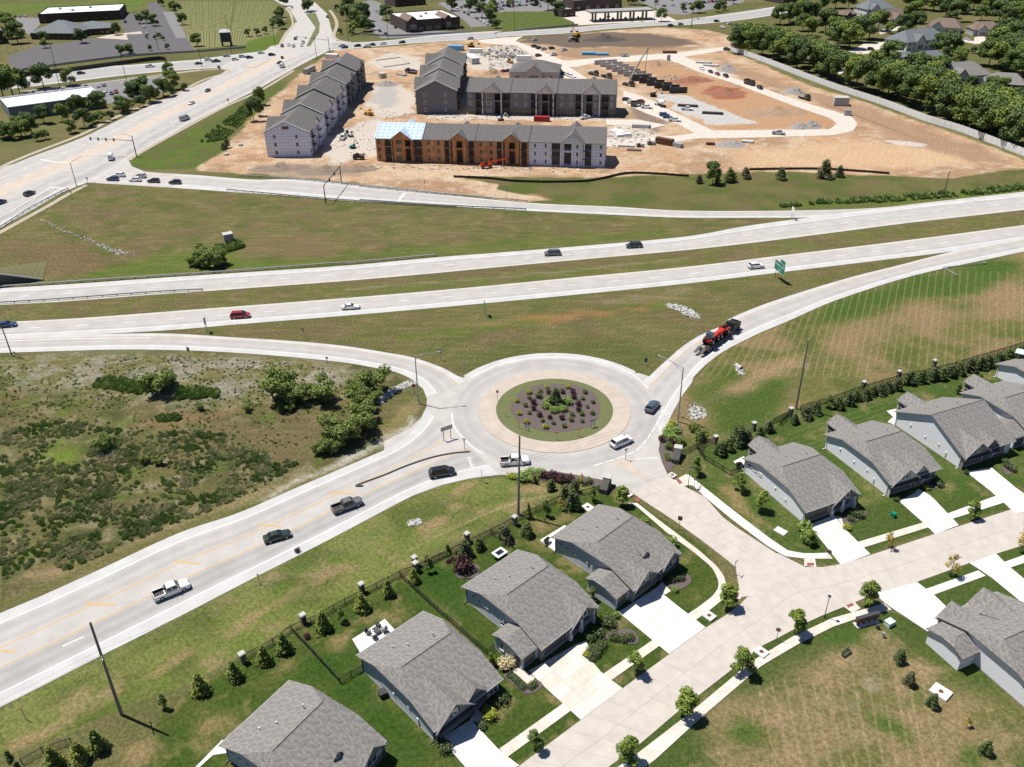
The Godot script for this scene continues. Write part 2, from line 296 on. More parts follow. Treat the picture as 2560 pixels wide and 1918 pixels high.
	p.poly(P([-75,-499,-63,-504,-50,-477,-46,-433,-62,-424,-73,-454]),lin(0.84,0.77,0.68),0.9,2.5,2,206)
	p.poly(P([-88,-572,-79,-604,-55,-585,-51,-543,-75,-545]),lin(0.84,0.77,0.68),0.9,2.5,2,206)
	p.poly(P([-26,-608,3,-618,19,-567,9,-542,-22,-541]),lin(0.84,0.77,0.68),0.9,2.5,2,206)
	p.poly(P([-42,-432,51,-426,51,-413,-38,-421]),lin(0.84,0.77,0.68),0.9,2.5,2,206)
	p.poly(P([-13,-622,7,-625,19,-569,17,-554,-12,-542]),lin(0.84,0.77,0.68),0.9,2.5,2,206)
	p.poly(P([48,-406,56,-403,64,-395,71,-385,74,-371,42,-367,43,-382]),lin(0.84,0.77,0.68),0.9,2.5,2,206)
	p.poly(P([-71,-499,-63,-504,-58,-474,-58,-448,-65,-444,-72,-465]),lin(0.6,0.58,0.55),0.8,3,2,207)
	p.poly(P([6,-635,22,-663,45,-666,72,-674,104,-665,122,-643,131,-619,103,-603,66,-615,42,-609,27,-628]),lin(0.23,0.18,0.144),0.95,4,3,208)
	p.poly(P([31,-610,57,-607,105,-612,135,-609,121,-593,94,-591,61,-566,36,-576]),lin(0.48,0.32,0.2),0.8,5,3,209)
	p.poly(P([71,-555,93,-558,103,-540,111,-519,129,-480,145,-444,153,-415,152,-402,142,-393,99,-395,94,-400,117,-404,96,-466,92,-480,86,-517,71,-538]),lin(0.66,0.4,0.23),0.9,3,2,210)
	p.poly(P([107,-479,115,-485,126,-481,127,-467,120,-455,109,-455,105,-469]),lin(0.48,0.17,0.1),0.9,2,2,211)
	p.poly(P([101,-512,111,-515,115,-507,105,-489,97,-486,90,-497]),lin(0.54,0.24,0.15),0.8,2,2,212)
	p.poly(P([79,-470,94,-464,117,-404,92,-403,93,-413,85,-427,81,-436,86,-448,79,-458]),lin(0.76,0.74,0.72),0.95,0.8,0.8,213)
	p.poly(P([60,-441,67,-434,75,-407,67,-388,65,-395,62,-421]),lin(0.32,0.25,0.2),0.85,2.5,2,214)
	p.poly(P([98,-359,132,-366,153,-375,163,-364,175,-357,187,-350,189,-338,165,-332,92,-336]),lin(0.86,0.6,0.37),0.8,5,4,215)
	p.poly(P([134,-568,143,-532,163,-464,177,-433,187,-400,195,-369,204,-336,184,-339,169,-370,165,-409,159,-452,141,-493,127,-533]),lin(0.52,0.34,0.22),0.8,4,3,216)
	p.poly(P([164,-373,170,-372,180,-365,174,-361,164,-366]),lin(0.9,0.87,0.82),0.8,1.5,1.5,217)
	p.poly(P([-104,-348,-94,-352,-79,-348,-69,-346,-57,-346,-58,-335,-71,-331,-85,-333,-98,-337]),lin(0.5,0.38,0.29),0.85,3,2.5,218)
	_stripes(p,[41.6,-360.4,98.6,-365.6,41.3,-357.5,100.1,-362.1,41,-354.7,101.6,-358.7,40.7,-351.9,103.1,-355.3,40.4,-349.1,104.5,-352,40.1,-346.4,105.9,-348.8,39.8,-343.8,107.3,-345.6,39.6,-341.1,108.7,-342.4,39.3,-338.5,110.1,-339.3,39,-335.9,111.4,-336.2],0.9,lin(0.54,0.34,0.2),0.4)
	_stripes(p,[137.3,-508.6,175,-385.7,140.4,-502.3,176.2,-381,143.5,-496.2,177.4,-376.3,146.5,-490.2,178.5,-371.8,149.4,-484.3,179.6,-367.3,152.3,-478.5,180.6,-362.9,155.1,-472.9,181.7,-358.7],0.8,lin(0.4,0.27,0.17),0.4)
	_stripes(p,[-58.1,-337.8,28.9,-341.1,-57,-336.4,28.8,-339.7,-55.9,-335,28.7,-338.3,-54.8,-333.5,28.5,-336.9,-53.7,-332.1,28.4,-335.5,-52.6,-330.7,28.3,-334.1,-51.5,-329.3,28.2,-332.8,-50.4,-328,28.1,-331.4],0.8,lin(0.9,0.66,0.44),0.35)
	_stripes(p,[-117.1,-410.1,-122.6,-524.6,-115.7,-410,-120.9,-524.4,-114.3,-409.9,-119.2,-524.3,-112.9,-409.8,-117.5,-524.2,-111.6,-409.8,-115.7,-524,-110.2,-409.7,-114,-523.9],1.0,lin(0.6,0.38,0.22),0.4)
	var r13 := P([-158,-364,-152,-397,-143,-440,-137,-471,-138,-493,-128,-517,-126,-444,-128,-421,-126,-382,-126,-358])
	p.poly(r13,lin(0.15,0.19,0.056),1,2,1,221)
	await patches(p,r13,bright,222,0.06,0.5,0.66,0.8,8,4)
	await patches(p,r13,brown,223,0.1,0.55,0.72,0.5,5,4)
	var r14 := P([-159,-356,-159,-367,-153,-394,-140,-386,-123,-374,-129,-345,-148,-345])
	p.poly(r14,lin(0.15,0.19,0.056),1,2,1,221)
	await patches(p,r14,bright,222,0.06,0.5,0.66,0.8,8,4)
	await patches(p,r14,brown,223,0.1,0.55,0.72,0.5,5,4)
	var r15 := P([-499,-889,-488,-900,-411,-905,-351,-932,-340,-883,-334,-816,-400,-840,-421,-831,-432,-799])
	p.poly(r15,lin(0.2,0.25,0.07),1,3,2,231)
	await patches(p,r15,bright,232,0.03,0.42,0.62,0.8,15,4)
	p.poly(P([-328,-883,-303,-901,-226,-896,-204,-844,-189,-745,-189,-667,-183,-633,-211,-622,-259,-740,-304,-840]),lin(0.19,0.22,0.068),1,1.5,1,233)
	_stripes(p,[-317.6,-896.7,-222.3,-627.2,-314,-896.3,-220.8,-628,-310.4,-895.8,-219.3,-628.8,-306.8,-895.4,-217.7,-629.5,-303.2,-895,-216.2,-630.3,-299.7,-894.6,-214.6,-631.1,-296.1,-894.1,-213,-631.8,-292.5,-893.7,-211.5,-632.6,-289,-893.3,-209.9,-633.4,-285.4,-892.9,-208.4,-634.2,-281.8,-892.4,-206.8,-635,-278.3,-892,-205.2,-635.7,-274.7,-891.6,-203.6,-636.5,-271.2,-891.2,-202,-637.3,-267.6,-890.7,-200.5,-638.1,-264.1,-890.3,-198.9,-638.9,-260.6,-889.9,-197.3,-639.7,-257,-889.5,-195.7,-640.5,-253.5,-889,-194.1,-641.3,-250,-888.6,-192.5,-642.1,-246.4,-888.2,-190.9,-642.9,-242.9,-887.8,-189.3,-643.7,-239.4,-887.4,-187.6,-644.5,-235.9,-886.9,-186,-645.3,-232.3,-886.5,-184.4,-646.1,-228.8,-886.1,-182.8,-646.9,-225.3,-885.7,-181.1,-647.7,-221.8,-885.3,-179.5,-648.5,-218.3,-884.8,-177.9,-649.3,-214.8,-884.4,-176.2,-650.1,-211.3,-884,-174.6,-651,-207.8,-883.6,-172.9,-651.8,-204.3,-883.2,-171.3,-652.6,-200.9,-882.8,-169.6,-653.4],1.1,lin(0.46,0.42,0.24),0.8)
	p.poly(P([-187,-657,-177,-687,-166,-670,-159,-635,-167,-609,-176,-614]),bright,0.9,2,1,234)
	p.poly(P([-12,-786,31,-799,54,-709,6,-683,-7,-698]),lin(0.15,0.2,0.053),1,1.5,1,235)


func _roads():
	var con := lin(0.465,0.445,0.42)
	var wear := lin(0.395,0.385,0.37)
	var dark := lin(0.335,0.33,0.322)
	var edge := lin(0.51,0.51,0.5)
	var lc := [con,wear,dark,edge]
	for i in 4:
		lc[i] = lc[i].srgb_to_linear()
	con = lc[0]
	wear = lc[1]
	dark = lc[2]
	edge = lc[3]
	var white := sb()
	var yellow := sb()
	var high := [[0.0,edge],[0.22,edge],[0.225,con],[0.32,dark.lerp(con,0.5)],[0.4,con],[0.53,wear.lerp(con,0.4)],[0.57,con],[0.66,wear.lerp(con,0.3)],[0.74,con],[0.84,wear.lerp(con,0.5)],[0.9,edge],[1.0,edge]]
	var back := []
	for i in range(high.size() - 1,-1,-1):
		back.append([1.0 - high[i][0],high[i][1]])
	var ramp := [[0.0,edge],[0.16,edge],[0.165,con],[0.35,wear],[0.48,con],[0.62,wear],[0.76,con],[0.765,edge],[1.0,edge]]

	var far_up := P([-159.3,-227.9,-148.9,-229.6,-127.2,-232.1,-105.5,-235.2,-83.1,-238.1,-50.6,-242.4,-22.6,-248,-3.3,-251,21.4,-255.2,57.9,-262.4,78.5,-270.8,106.7,-279.5,142.3,-289.9,187.3,-301.4,207.1,-307.7])
	var far_down := P([-153.3,-217,-143.1,-218.2,-126.4,-219.8,-101.4,-223.6,-88.6,-225.2,-48.8,-231,-26.3,-235,-3.2,-239.6,20.6,-244.2,55.7,-250.8,79,-256.4,106.2,-263.9,134.8,-271.9,177.3,-282.3,195.6,-287.4])
	var near_up := P([-147.4,-206.1,-137.6,-207.3,-117.4,-209,-89.2,-213,-46.9,-219.2,-16.5,-224.2,10.4,-229.4,53.3,-237.7,85.8,-245.8,123.1,-255.2,169.7,-267.8,187.2,-272.5])
	var near_down := P([-141.9,-196,-132.6,-197.4,-92.2,-200.8,-69.8,-204.3,-45.1,-208,-15.9,-212.9,18.7,-219.2,51.1,-225.6,82.2,-233.1,112.5,-240.4,137.4,-246.6,162.9,-254.6,180,-259.9])
	struct(ribbon(far_up,far_down,high,0.05,70),"highway",M.road)
	struct(ribbon(near_up,near_down,back,0.05,70),"highway",M.road)
	var u1 := P([-143.2,-198.4,-121.3,-199.1,-91.7,-199.3,-71.8,-196.4,-55.2,-193.7,-42.3,-190.8,-31.8,-187.2,-24.3,-184.2,-16.8,-179,-13.1,-175.1,-11,-172.2])
	var d1 := P([-138.4,-189.6,-128.8,-189.9,-113.3,-190.4,-97.8,-190.7,-77.7,-189.3,-57.4,-186,-40.9,-182.2,-30.7,-178.5,-27,-176.7,-23.3,-173.3,-20.6,-169.3,-19.4,-165.5])
	struct(ribbon(u1,d1,ramp,0.044,60),"exit_ramp",M.road)
	var u2 := P([30.7,-171.7,32.2,-173.1,35.3,-177.7,39.9,-184,39.5,-183.7,45.3,-190.7,50.9,-195.7,57.5,-200.4,56.9,-201.8,67.1,-209.7,82.6,-219.2,98.9,-228.2,115.5,-236.1,137.4,-246.6,164,-256.9,182.2,-263.7])
	var d2 := P([31,-147.8,35,-157.2,38.1,-163.8,42,-170.7,41.6,-171.1,46.4,-178.1,52.2,-184.8,59,-190.6,63.8,-194.4,73,-201,89.2,-212.8,117.1,-228.6,145.4,-240.3,158,-245.4,175.8,-252.4])
	struct(ribbon(u2,d2,ramp,0.044,60),"entry_ramp",M.road)
	var u3 := P([-163.3,-353.3,-147.5,-342.9,-124.6,-337.1,-99.2,-329.8,-84.8,-330.1,-51.4,-318.4,-25.2,-309,6.4,-297.7,37.8,-291.9,59.6,-286.9,97.1,-285.2,127.3,-286.5,154.4,-292.7,187.3,-301.4,207.1,-307.7])
	var d3 := P([-164.9,-329.5,-148.1,-325.7,-128.6,-321.2,-94.9,-312.7,-85,-310.5,-57.8,-302.7,-24.4,-296.1,5.8,-289.2,36.9,-283.6,58.3,-279.9,84.6,-278.6,106.4,-278.5,141,-286.7,183.7,-294.7,203.1,-300.7])
	struct(ribbon(u3,d3,ramp,0.044,60),"entry_ramp",M.road)
	var lower := [[0.0,edge],[0.12,edge],[0.125,con],[0.2,wear],[0.27,con],[0.33,wear],[0.385,con],[0.6,con],[0.66,dark],[0.72,wear],[0.78,dark],[0.865,con],[0.87,edge],[1.0,edge]]
	var low_up := P([-91.9,-94,-83.7,-100.8,-78.3,-104.9,-70.9,-111.2,-60.9,-119.9,-51.5,-125.4,-41.9,-133,-29.6,-142.6,-24.8,-146.7,-20.8,-153.3,-19.3,-160.4])
	var low_down := P([-81.9,-76.8,-74.4,-82.4,-63.2,-91.9,-54.2,-99.4,-44.3,-108,-33,-117.6,-19.3,-129.7,-13.9,-132.9,-8.4,-134.9,-2.7,-135.9])
	struct(ribbon(low_up,low_down,lower,0.052,60),"road",M.road)
	struct(sheet(P([-16.8,-179,-13.1,-175.1,-11.5,-174,-9.7,-175.6,-2.8,-157.7,-1.2,-135.9,-2.7,-135.9,-8.4,-134.9,-13.9,-132.9,-19.3,-129.7,-24.3,-125.7,-27,-148.1,-25.4,-149.7,-22,-153.1,-20,-157.1,-19.2,-161.2,-19.3,-164.8,-20.6,-169.3,-23.3,-173.3,-24.3,-184.2]),0.0,0.030),"road",M.concrete)
	struct(sheet(P([29.8,-175.1,32.3,-173.3,35.3,-177.7,39.9,-184,42,-170.7,38.1,-163.8,35,-157.2,32.9,-152.2,31,-147.8,29.9,-143.7,29.9,-139.2,30.4,-134.8,15.4,-146.2]),0.0,0.034),"road",M.concrete)
	struct(sheet(P([-1.2,-135.9,3.1,-136.5,7.4,-136.8,11.6,-135.8,17.2,-133.8,19.8,-131.6,22.3,-130,30.4,-134.8,29.9,-139.2,18.9,-151.4,0.3,-146.6]),0.0,0.038),"road",M.concrete)
	struct(sheet(circle(Q(9.3,-159.8),25.2,90),0.04,0.042),"road",M.concrete)
	var hub := Q(9.3,-159.8)
	var ring := func(r0: float,r1: float,prof: Array,y: float,a0 := 0.0,a1 := TAU): return ribbon(circle(hub,r0,120,a0,a1 - 0.0001),circle(hub,r1,120,a0,a1 - 0.0001),prof,y,150)
	struct(ring.call(16.8,22.9,[[0.0,con],[0.2,wear.lerp(con,0.5)],[0.45,dark.lerp(con,0.35)],[0.6,wear.lerp(con,0.4)],[0.8,dark.lerp(con,0.4)],[1.0,con]],0.056),"roundabout",M.road)
	struct(ring.call(22.9,25.6,[[0.0,edge],[1.0,edge]],0.048,3.77,5.62),"roundabout_shoulder",M.road)
	# the raised truck apron,cast in wedges
	var apron := tag(Node3D.new(),"","","","structure")
	apron.name = "truck_apron"
	add_child(apron)
	slabs(apron,"slab",circle(hub,12.9,120,0.0,TAU - 0.0001),circle(hub,16.85,120,0.0,TAU - 0.0001),40,1,0.02,0.13,[M.apron,M.apron2],0.012)
	struct(ring.call(12.9,16.86,[[0.0,con],[1.0,con]],0.1),"truck_apron_bed",M.joint)
	struct(sheet(circle(hub,12.93,72),0.02,0.16),"traffic_island",M.lawn)
	struct(sheet(circle(hub,13.0,72),0.02,0.14),"island_kerb",M.concrete)

	struct(sheet(smooth(P([9,-170.5,14,-169.7,18.1,-166.9,19.4,-163.1,19.4,-159.5,18.3,-154.8,15.5,-151.8,8.9,-150.2,5.3,-151.5,1.9,-154.2,0.4,-156.5,-0.5,-159.4,0,-163,2.2,-167.4,5.6,-169.8,9,-170.5]),40).slice(0,40),0.1,0.2),"mulch_bed",M.mulch)
	struct(sheet(P([-32.2,-132.2,-25.6,-136.2,-21.6,-139,-16.6,-141.8,-12.2,-143.4,-9,-143.8,-8.7,-144.3,-9.9,-144.5,-14,-148.5,-17.8,-146.5,-26,-139.1,-32.8,-134.6]),0.03,0.05),"splitter_island",M.apron)
	var kerb := sb()
	var kl := smooth(P([-30.3,-133,-29.1,-132.9,-30.9,-132.9,-25.6,-136.3,-21.6,-139.2,-16.6,-142,-12.2,-143.4,-9,-143.8]),40)
	for i in 40:
		var a := kl[i]
		var b := kl[i + 1]
		var d := (b - a).normalized()
		bx(kerb,v3((a + b) * 0.5,0.14),V(0.3,0.2,a.distance_to(b) + 0.02),Basis.looking_at(v3(d),UP))
	struct(fin(kerb),"kerb",M.dark_kerb)
	struct(sheet(P([20,-139.4,26,-133.1,26.5,-133.4,23.6,-139.8,22.5,-140.6]),0.03,0.058),"splitter_island",M.apron)
	var mid_lane := func(a: PackedVector2Array,b: PackedVector2Array,t: float) -> PackedVector2Array:
		var x := smooth(a,40)
		var y := smooth(b,40)
		var q := PackedVector2Array()
		for i in 41:
			q.append(x[i].lerp(y[i],t))
		return q
	line_into(white,mid_lane.call(far_up,far_down,0.225),0.22,0.062,0,0,0)
	line_into(yellow,mid_lane.call(far_up,far_down,0.89),0.2,0.062,0,0,0)
	line_into(white,mid_lane.call(far_up,far_down,0.555),0.22,0.062,3.05,9.14,3.3)
	line_into(white,mid_lane.call(near_up,near_down,0.775),0.22,0.062,0,0,0)
	line_into(yellow,mid_lane.call(near_up,near_down,0.11),0.2,0.062,0,0,0)
	line_into(white,mid_lane.call(near_up,near_down,0.445),0.22,0.062,3.05,9.14,5)
	line_into(white,mid_lane.call(low_up,low_down,0.122),0.2,0.062,0,0,0)
	line_into(white,mid_lane.call(low_up,low_down,0.868),0.2,0.062,0,0,0)
	line_into(yellow,mid_lane.call(low_up,low_down,0.395),0.24,0.062,0,0,0)
	line_into(yellow,mid_lane.call(low_up,low_down,0.61),0.24,0.062,0,0,0)
	line_into(yellow,mid_lane.call(u1,d1,0.2),0.2,0.062,0,0,0)
	line_into(white,mid_lane.call(u1,d1,0.76),0.22,0.062,0,0,0)
	line_into(yellow,mid_lane.call(u2,d2,0.17),0.2,0.062,0,0,0)
	line_into(white,mid_lane.call(u2,d2,0.77),0.22,0.062,0,0,0)
	line_into(yellow,mid_lane.call(u3,d3,0.17),0.2,0.062,0,0,0)
	line_into(white,mid_lane.call(u3,d3,0.8),0.22,0.062,0,0,0)
	line_into(white,smooth(P([-141.3,-194.9,-131.9,-196.1,-116.2,-196.9,-93.3,-196.9]),30),0.25,0.062,0,0,0)
	line_into(white,smooth(P([-13.3,-158.6,-12.9,-154.6,-11.7,-151.2,-10,-148.2,-8.1,-145.2,-6,-143]),30),0.25,0.064,0.8,0.0,0)
	line_into(white,smooth(P([-9.7,-174.1,-2.9,-180.3,4.2,-182.7,9.6,-183.3,20.1,-181.6,28.1,-175.1,31.3,-167.8]),30),0.2,0.064,0,0,0)
	line_into(white,smooth(P([16.2,-138.5,22.3,-141.3,25.6,-143.8,28.6,-148.4,31.3,-153.9,33.6,-160.2]),30),0.2,0.064,2,0.6,0)
	line_into(yellow,smooth(P([-59.3,-112.4,-54.4,-111.7]),1),0.42,0.064,0,0,0)
	line_into(yellow,smooth(P([-70.9,-102.7,-65.6,-102.2]),1),0.42,0.064,0,0,0)
	line_into(yellow,smooth(P([-47.3,-121.9,-42.5,-121.2]),1),0.42,0.064,0,0,0)
	line_into(yellow,smooth(P([-79.7,-92.9,-77,-92.5]),1),0.42,0.064,0,0,0)
	line_into(yellow,smooth(P([-35.8,-131.1,-30.3,-130.5]),1),0.42,0.064,0,0,0)
	line_into(white,smooth(P([-70.4,-93.6,-67.9,-95.5]),1),0.2,0.064,0,0,0)
	var tooth := func(a: Vector2,b: Vector2,into: Vector2,n: int):
		for i in n:
			var c := a.lerp(b,(i + 0.5) / n)
			var w := (b - a) / n * 0.32
			var t := [c - w,c + w,c + into]
			if (t[1] - t[0]).cross(t[2] - t[0]) > 0:
				t = [t[1],t[0],t[2]]
			tri(white,v3(t[0],0.066),v3(t[1],0.066),v3(t[2],0.066))
	tooth.call(Q(-9.34,-141.93),Q(-8.32,-137.82),Q(0.93,-0.28),7)
	tooth.call(Q(24.72,-140.63),Q(29.32,-141.01),Q(-0.12,0.69),9)
	tooth.call(Q(-18.14,-170.54),Q(-14.13,-174.4),Q(0.09,0.35),7)
	var arterial := [[0.0,con],[0.13,wear.lerp(con,0.5)],[0.2,con],[0.3,wear.lerp(con,0.6)],[0.45,lin(0.56,0.47,0.38).srgb_to_linear()],[0.6,con],[0.7,wear],[0.78,con],[0.86,dark],[0.95,con],[1.0,edge]]
	var art_up := P([-209.9,-323.8,-210.2,-350.9,-207.8,-355.7,-204.4,-369.1,-196.2,-396.7,-190.4,-437.7,-179.2,-500.7,-173.3,-537.1,-171.6,-569.4,-163.6,-596.4])
	var art_down := P([-175.9,-261,-174.2,-279.7,-169,-321.1,-164.9,-329.5,-160.5,-359.9,-159.6,-369.3,-154.5,-416.1,-147.3,-456.8,-139.4,-497.9,-131.6,-553.2,-124.8,-593.1,-120.9,-614])
	struct(ribbon(art_up,art_down,arterial,0.054,50),"road",M.road)
	line_into(white,mid_lane.call(art_up,art_down,0.2),0.25,0.066,3,9,2)
	line_into(white,mid_lane.call(art_up,art_down,0.36),0.25,0.066,3,9,2)
	line_into(white,mid_lane.call(art_up,art_down,0.72),0.25,0.066,3,9,2)
	line_into(white,mid_lane.call(art_up,art_down,0.86),0.25,0.066,3,9,2)
	line_into(yellow,mid_lane.call(art_up,art_down,0.45),0.2,0.066,0,0,0)
	line_into(white,smooth(P([-177.1,-324.3,-169.4,-322.1]),1),0.7,0.066,0,0,0)
	line_into(white,smooth(P([-199.2,-363.1,-193.9,-359.1,-181.7,-356.8]),2),0.7,0.066,0,0,0)
	line_into(white,smooth(P([-180.1,-291.4,-178.2,-308.7,-177.1,-324.3]),30),0.3,0.066,0,0,0)
	line_into(white,smooth(P([-176.2,-283.7,-174.4,-300.9,-172.6,-322.3]),30),0.3,0.066,0,0,0)
	struct(sheet(P([-164.9,-329.5,-178.1,-354.1,-160.5,-359.9,-155.5,-350.5,-147.5,-342.9,-134.6,-339.1,-128.6,-321.2,-148.1,-325.7]),0.045,0.047),"road",M.concrete)
	line_into(white,smooth(P([-159.9,-332.9,-150,-330.9,-125.5,-325.3,-96.3,-318.3]),30),0.2,0.066,0,0,0)
	line_into(white,smooth(P([-38.8,-310.9,-39.7,-307,-40.3,-300.6]),2),0.8,0.066,0,0,0)
	struct(ribbon(P([-313,-522,-292,-536,-273,-564,-237,-575,-201,-590,-204,-588,-182,-606,-165,-618,-159,-635,-128,-657,-111,-646,-83,-654,-55,-672,-25,-683,-2,-688,-14,-676,12,-687,48,-698,85,-714,131,-725,198,-770,246,-808]),P([-299,-497,-280,-509,-251,-528,-230,-542,-211,-551,-191,-558,-180,-559,-162,-561,-151,-575,-124,-612,-113,-618,-87,-630,-53,-643,-17,-653,-2,-662,12,-664,46,-673,73,-687,119,-702,141,-703,187,-725,232,-759]),[[0.0,edge],[0.2,wear],[0.4,dark],[0.6,wear],[0.8,dark],[1.0,edge]],0.048,60),"road",M.road)
	struct(sheet(P([-179.6,-558.8,-171.2,-554.5,-173.3,-537.1,-163.6,-539.8,-142.3,-538.2,-123.7,-612.1,-121.7,-632,-133,-682.5,-165.2,-635.9,-164.7,-613.4,-178.1,-593.5]),0.05,0.051),"road",M.concrete)
	struct(sheet(P([-157.3,-626.1,-171,-731.3,-178.7,-776.4,-192.6,-827.6,-222.8,-895.7,-188.1,-900.2,-153.7,-794.3,-129.5,-682.2,-116,-631.5]),0.046,0.047),"road",M.concrete)
	struct(sheet(P([-172.5,-796.3,-165.2,-802.6,-150.4,-741.4,-142.1,-694.2,-137.2,-633.4,-139.7,-633.6,-149.1,-717.4]),0.04,0.2),"median_island",M.lawn)
	struct(sheet(P([-184.2,-797.6,-170.2,-749.6,-171.1,-740.4]),0.04,0.2),"median_island",M.lawn)
	struct(sheet(P([-163.1,-564.9,-153.9,-587.4,-154.1,-575.6,-157.5,-557.1,-165.6,-563.2]),0.04,0.2),"median_island",M.apron)
	_path(P([-210.2,-346.1,-210.2,-356.6,-206.6,-373.7,-198.8,-403,-193.7,-446.3,-182.8,-482.1,-178.8,-520.9,-173.3,-537.1]),2.6)
	_path(P([-173.3,-537.1,-169.4,-545.5,-174.8,-554.8,-188.4,-552.3,-203,-542.8,-225.6,-519.6]),2.4)
	_path(P([-160.4,-359.5,-159.8,-369.9,-153.5,-412.8,-146.6,-454.2,-137.5,-490.3,-130.4,-547.7]),2.2)
	_path(P([-173.1,-270,-172.2,-275.8,-168.3,-301.3,-166.4,-316.2,-164.1,-326.5]),2.2)
	_path(P([-155.7,-817.8,-143.7,-773.5,-134.4,-728.4,-127.6,-674.2,-119,-653.5,-111.1,-649.8]),2.5)
	_path(P([-160,-642.5,-166.5,-691.8,-170.8,-737.4,-187.2,-802.3,-198,-835.8]),2.5)
	_path(P([-275.4,-500,-245.9,-514.6,-221.4,-533,-189.8,-555.1]),2.0)
	struct(sheet(P([-20,-649,-2,-658,12,-661,6,-642,16,-620,27,-589,35,-568,39,-566,54,-572,85,-580,114,-589,149,-608,149,-599,130,-584,113,-573,110,-570,78,-559,57,-560,42,-545,38,-545,46,-511,41,-498,29,-522,30,-539,20,-554,19,-577,7,-623,-13,-632,-18,-637]),0.020,0.05),"site_road",M.new_concrete)
	struct(sheet(P([97,-567,113,-573,133,-501,115,-543,125,-518,136,-487,147,-453,158,-428,164,-414,162,-401,156,-389,145,-382,114,-380,84,-380,71,-374,42,-369,43,-380,61,-383,75,-385,84,-389,80,-404,68,-426,59,-450,63,-478,71,-464,82,-428,93,-393,130,-392,146,-392,153,-402,153,-412,143,-438,127,-488,112,-527,105,-553]),0.024,0.054),"site_road",M.new_concrete)
	struct(sheet(P([47,-416,62,-415,74,-404,64,-397,56,-405,46,-406]),0.020,0.05),"site_road",M.new_concrete)
	struct(sheet(P([-337,-613,-314,-568,-303,-564,-284,-589,-249,-609,-214,-623,-237,-677,-334,-896,-340,-883,-310,-808,-339,-816,-326,-782,-280,-673,-311,-684,-321,-662,-338,-655]),0.020,0.04),"parking_lot",M.asphalt)
	struct(sheet(P([-428,-804,-401,-796,-383,-758,-366,-702,-390,-740,-421,-792]),0.022,0.042),"parking_lot",M.asphalt_old)
	struct(sheet(P([-305,-824,-295,-823,-237,-677,-245,-678]),0.026,0.046),"parking_lot",M.asphalt_old)
	struct(sheet(P([-270,-488,-272,-502,-247,-517,-222,-536,-204,-534,-190,-492,-203,-473,-212,-465,-228,-497]),0.020,0.04),"parking_lot",M.asphalt_old)
	struct(sheet(P([-146,-843,-128,-884,-104,-838,-104,-793,-102,-752,-80,-703,-25,-683,-28,-679,-91,-662,-121,-754]),0.020,0.04),"parking_lot",M.asphalt_old)
	struct(sheet(P([-63,-855,-2,-899,-2,-788,-16,-784,-11,-716,-27,-707,-38,-762]),0.022,0.042),"parking_lot",M.asphalt_old)
	struct(sheet(P([-17,-888,64,-887,58,-799,34,-788,-10,-793,-16,-786]),0.023,0.043),"parking_lot",M.asphalt_old)
	struct(sheet(P([42,-766,68,-791,124,-799,135,-724,85,-717,54,-709,53,-727]),0.025,0.045),"parking_lot",M.new_concrete)
	struct(sheet(P([106,-909,228,-893,212,-827,146,-755,134,-763,123,-830]),0.018,0.038),"parking_lot",M.asphalt_old)
	struct(sheet(P([219,-570,230,-574,255,-602,262,-618,240,-609,213,-571,192,-528,191,-512,223,-552,224,-534,228,-545]),0.020,0.04),"parking_lot",M.new_concrete)
	struct(sheet(P([270,-664,293,-681,287,-666,265,-646]),0.020,0.04),"parking_lot",M.new_concrete)
	struct(sheet(P([305,-619,312,-602,326,-607,334,-634,324,-629,316,-613,309,-625]),0.020,0.04),"parking_lot",M.new_concrete)
	struct(sheet(P([-307,-684,-303,-698,-284,-713,-278,-700,-290,-699,-279,-673]),0.028,0.048),"parking_lot",M.apron)
	struct(fin(white),"road_marking",M.white_paint)
	struct(fin(yellow),"road_marking",M.yellow_paint)


